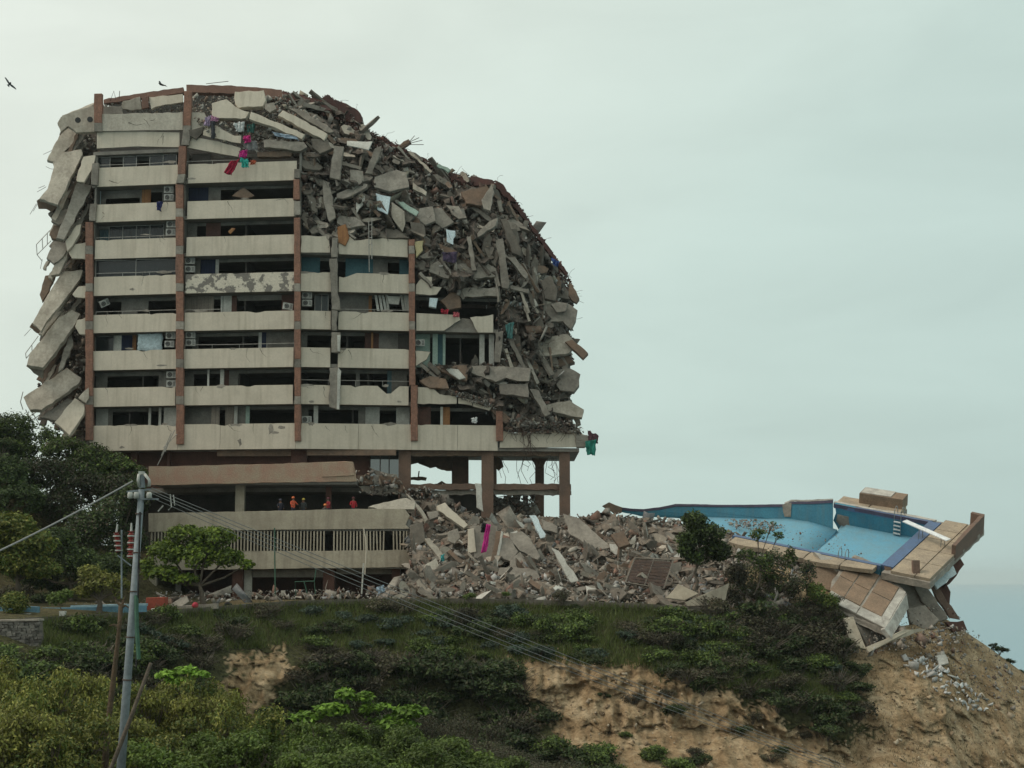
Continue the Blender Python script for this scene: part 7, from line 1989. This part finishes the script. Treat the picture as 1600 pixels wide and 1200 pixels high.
# ------------------------------------------------------------------ birds
def bird(label, px, py, Y, span, bank, rz, flap):
    c = P(px, py, Y); R = Matrix.Rotation(rz, 3, 'Z') @ Matrix.Rotation(bank, 3, 'Y')
    r = empty('bird', c, label, 'bird')
    mb = MB(); mb.tube([R @ Vector((0, -.36, .02)) + c, R @ Vector((0, -.28, .03)) + c, R @ Vector((0, -.12, 0)) + c, R @ Vector((0, .15, 0)) + c, R @ Vector((0, .42, .02)) + c], [.02, .05, .1, .09, .03], 8); mb.build('body', M['black'], r, smooth=True)
    for sg in (-1, 1):
        pr_ = [(0.05, -.14, 0), (.35, -.2, .12 * flap), (.75, -.1, .3 * flap), (1.0, .08, .42 * flap), (.9, .16, .36 * flap), (.7, .16, .26 * flap), (.35, .2, .1 * flap), (.05, .16, 0)]
        ring = [R @ Vector((sg * a * span / 2, b_, z_ * span / 2)) + c for a, b_, z_ in pr_]
        mb = MB(); mb.hexa(ring, [q + Vector((0, 0, -.02)) for q in ring]); mb.build('wing', M['black'], r)
    mb = MB(); ring = [R @ Vector(q) + c for q in ((-.05, .35, .02), (.05, .35, .02), (.14, .65, .02), (-.14, .65, .02))]; mb.hexa(ring, [q + Vector((0, 0, -.02)) for q in ring]); mb.build('tail', M['black'], r)
bird('black bird gliding in the sky at the far left', 15, 131, 120, 1.25, .75, .5, .5)
bird('dark bird flapping just above the roof fascia', 252, 132, 133, .9, .6, -.5, .9)

# ------------------------------------------------------------------ rescuers on the podium deck
def person(label, px, z0, Y, cloth_c, hat_c, pose, rz=0.0, legs=(.03, .03, .05)):
    nm = 'cloth_p%02d%02d%02d' % tuple(int(c * 99) for c in cloth_c); plain(nm, cloth_c)
    hm = 'hat_%02d%02d%02d' % tuple(int(c * 99) for c in hat_c); plain(hm, hat_c, .4); plain('skin', (.22, .12, .08), .6); plain('trousers', legs)
    base = Vector((P(px, 790, Y).x, Y, z0))
    ar, al = pose
    V = [(0, 0, .95), (0, 0, 1.2), (0, -.02, 1.42), (0, -.02, 1.5), (0, -.03, 1.62), (0, -.03, 1.72),
         (-.10, 0, .9), (-.11, -.03, .5), (-.12, .02, .09), (-.12, -.14, .05), (.10, 0, .9), (.12, .0, .5), (.13, .05, .09), (.13, -.1, .05),
         (-.19, 0, 1.40), ar[0], ar[1], (.19, 0, 1.40), al[0], al[1]]
    Ed = [(0, 1), (1, 2), (2, 3), (3, 4), (4, 5), (0, 6), (6, 7), (7, 8), (8, 9), (0, 10), (10, 11), (11, 12), (12, 13), (2, 14), (14, 15), (15, 16), (2, 17), (17, 18), (18, 19)]
    Rd = [.16, .155, .16, .06, .095, .07, .095, .07, .05, .045, .095, .07, .05, .045, .07, .05, .038, .07, .05, .038]
    me = bpy.data.meshes.new('person'); me.from_pydata([Matrix.Rotation(rz, 3, 'Z') @ Vector(v) for v in V], Ed, [])
    o = bpy.data.objects.new('tmp_body', me); COL.objects.link(o)
    sk = o.modifiers.new('skin', 'SKIN'); sk.use_smooth_shade = True
    for i, d in enumerate(me.skin_vertices[0].data): d.radius = (Rd[i], Rd[i] * .85); d.use_root = (i == 0)
    sb = o.modifiers.new('sub', 'SUBSURF'); sb.levels = 1; sb.render_levels = 1
    dg = bpy.context.evaluated_depsgraph_get(); me2 = bpy.data.meshes.new_from_object(o.evaluated_get(dg))
    bpy.data.objects.remove(o)
    me2.materials.clear()
    for q in (nm, 'skin', 'trousers'): me2.materials.append(M[q])
    hands = [Matrix.Rotation(rz, 3, 'Z') @ Vector(v) for v in (ar[1], al[1])]
    for p_ in me2.polygons:
        z = p_.center.z
        p_.material_index = 1 if z > 1.47 or min((p_.center - h).length for h in hands) < .09 else (2 if z < .93 else 0)
        p_.use_smooth = True
    r = bpy.data.objects.new('person', me2); COL.objects.link(r); r.location = base
    tag(r, label, 'person', 'rescue workers on the podium')
    mb = MB(); mb.tube([base + Vector((0, -.03, 1.66)), base + Vector((0, -.03, 1.69)), base + Vector((0, -.03, 1.77)), base + Vector((0, -.03, 1.81))], [.15, .125, .115, .05], 10); mb.build('helmet', M[hm], r, smooth=True)
    mb = MB()
    for s_ in (-1, 1): mb.tube([base + Matrix.Rotation(rz, 3, 'Z') @ Vector((s_ * .035, -.12, 1.62)), base + Matrix.Rotation(rz, 3, 'Z') @ Vector((s_ * .035, -.128, 1.62))], [.014, .01], 6)
    mb.build('eyes', M['black'], r)
down = ((-.27, 0, 1.15), (-.26, -.12, .95)); downL = ((.27, 0, 1.15), (.26, -.12, .95)); reach = ((-.30, -.12, 1.2), (-.22, -.38, 1.1)); reachL = ((.30, -.12, 1.2), (.24, -.36, 1.15))
zfl = zs1 + .9
person('person in dark clothing bending at the left of the podium group', 438, zfl - .1, 127.4, (.03, .03, .045), (.05, .05, .07), (reach, downL), .4)
person('person in orange vest and helmet on the podium', 458, zfl + .05, 127.0, (.62, .11, .05), (.65, .14, .04), (reach, reachL), .7)
person('person in dark jacket and yellow helmet on the podium', 474, zfl - .05, 127.6, (.035, .04, .04), (.55, .42, .08), (down, downL), -.3)
person('person in red jacket beside the podium column', 513, zfl, 127.2, (.28, .02, .03), (.10, .02, .03), (down, reachL), -.8)
person('low standing person with orange helmet at the parapet', 508, zfl - .55, 126.4, (.05, .05, .05), (.65, .2, .05), (down, downL), 0)
person('person in bright red jacket at the broken deck end', 552, zfl + .05, 127.4, (.40, .02, .03), (.10, .02, .02), (reach, downL), .3)
# ------------------------------------------------------------------ sea haze
hm = bpy.data.materials.new('sea_haze'); hm.use_nodes = True
t = hm.node_tree; t.nodes.remove(t.nodes['Principled BSDF'])
pvn = t.nodes.new('ShaderNodeVolumePrincipled')
pvn.inputs['Color'].default_value = (0.86, 0.98, 1.0, 1)
pvn.inputs['Density'].default_value = 0.00009
pvn.inputs['Anisotropy'].default_value = 0.1
t.links.new(pvn.outputs[0], t.nodes['Material Output'].inputs['Volume'])
mb = MB(); mb.box((0, 6500, 7), (15000, 19000, 106))
hz = mb.build('haze', hm)
tag(hz, 'thin pale sea haze over the water', None, None, 'stuff')
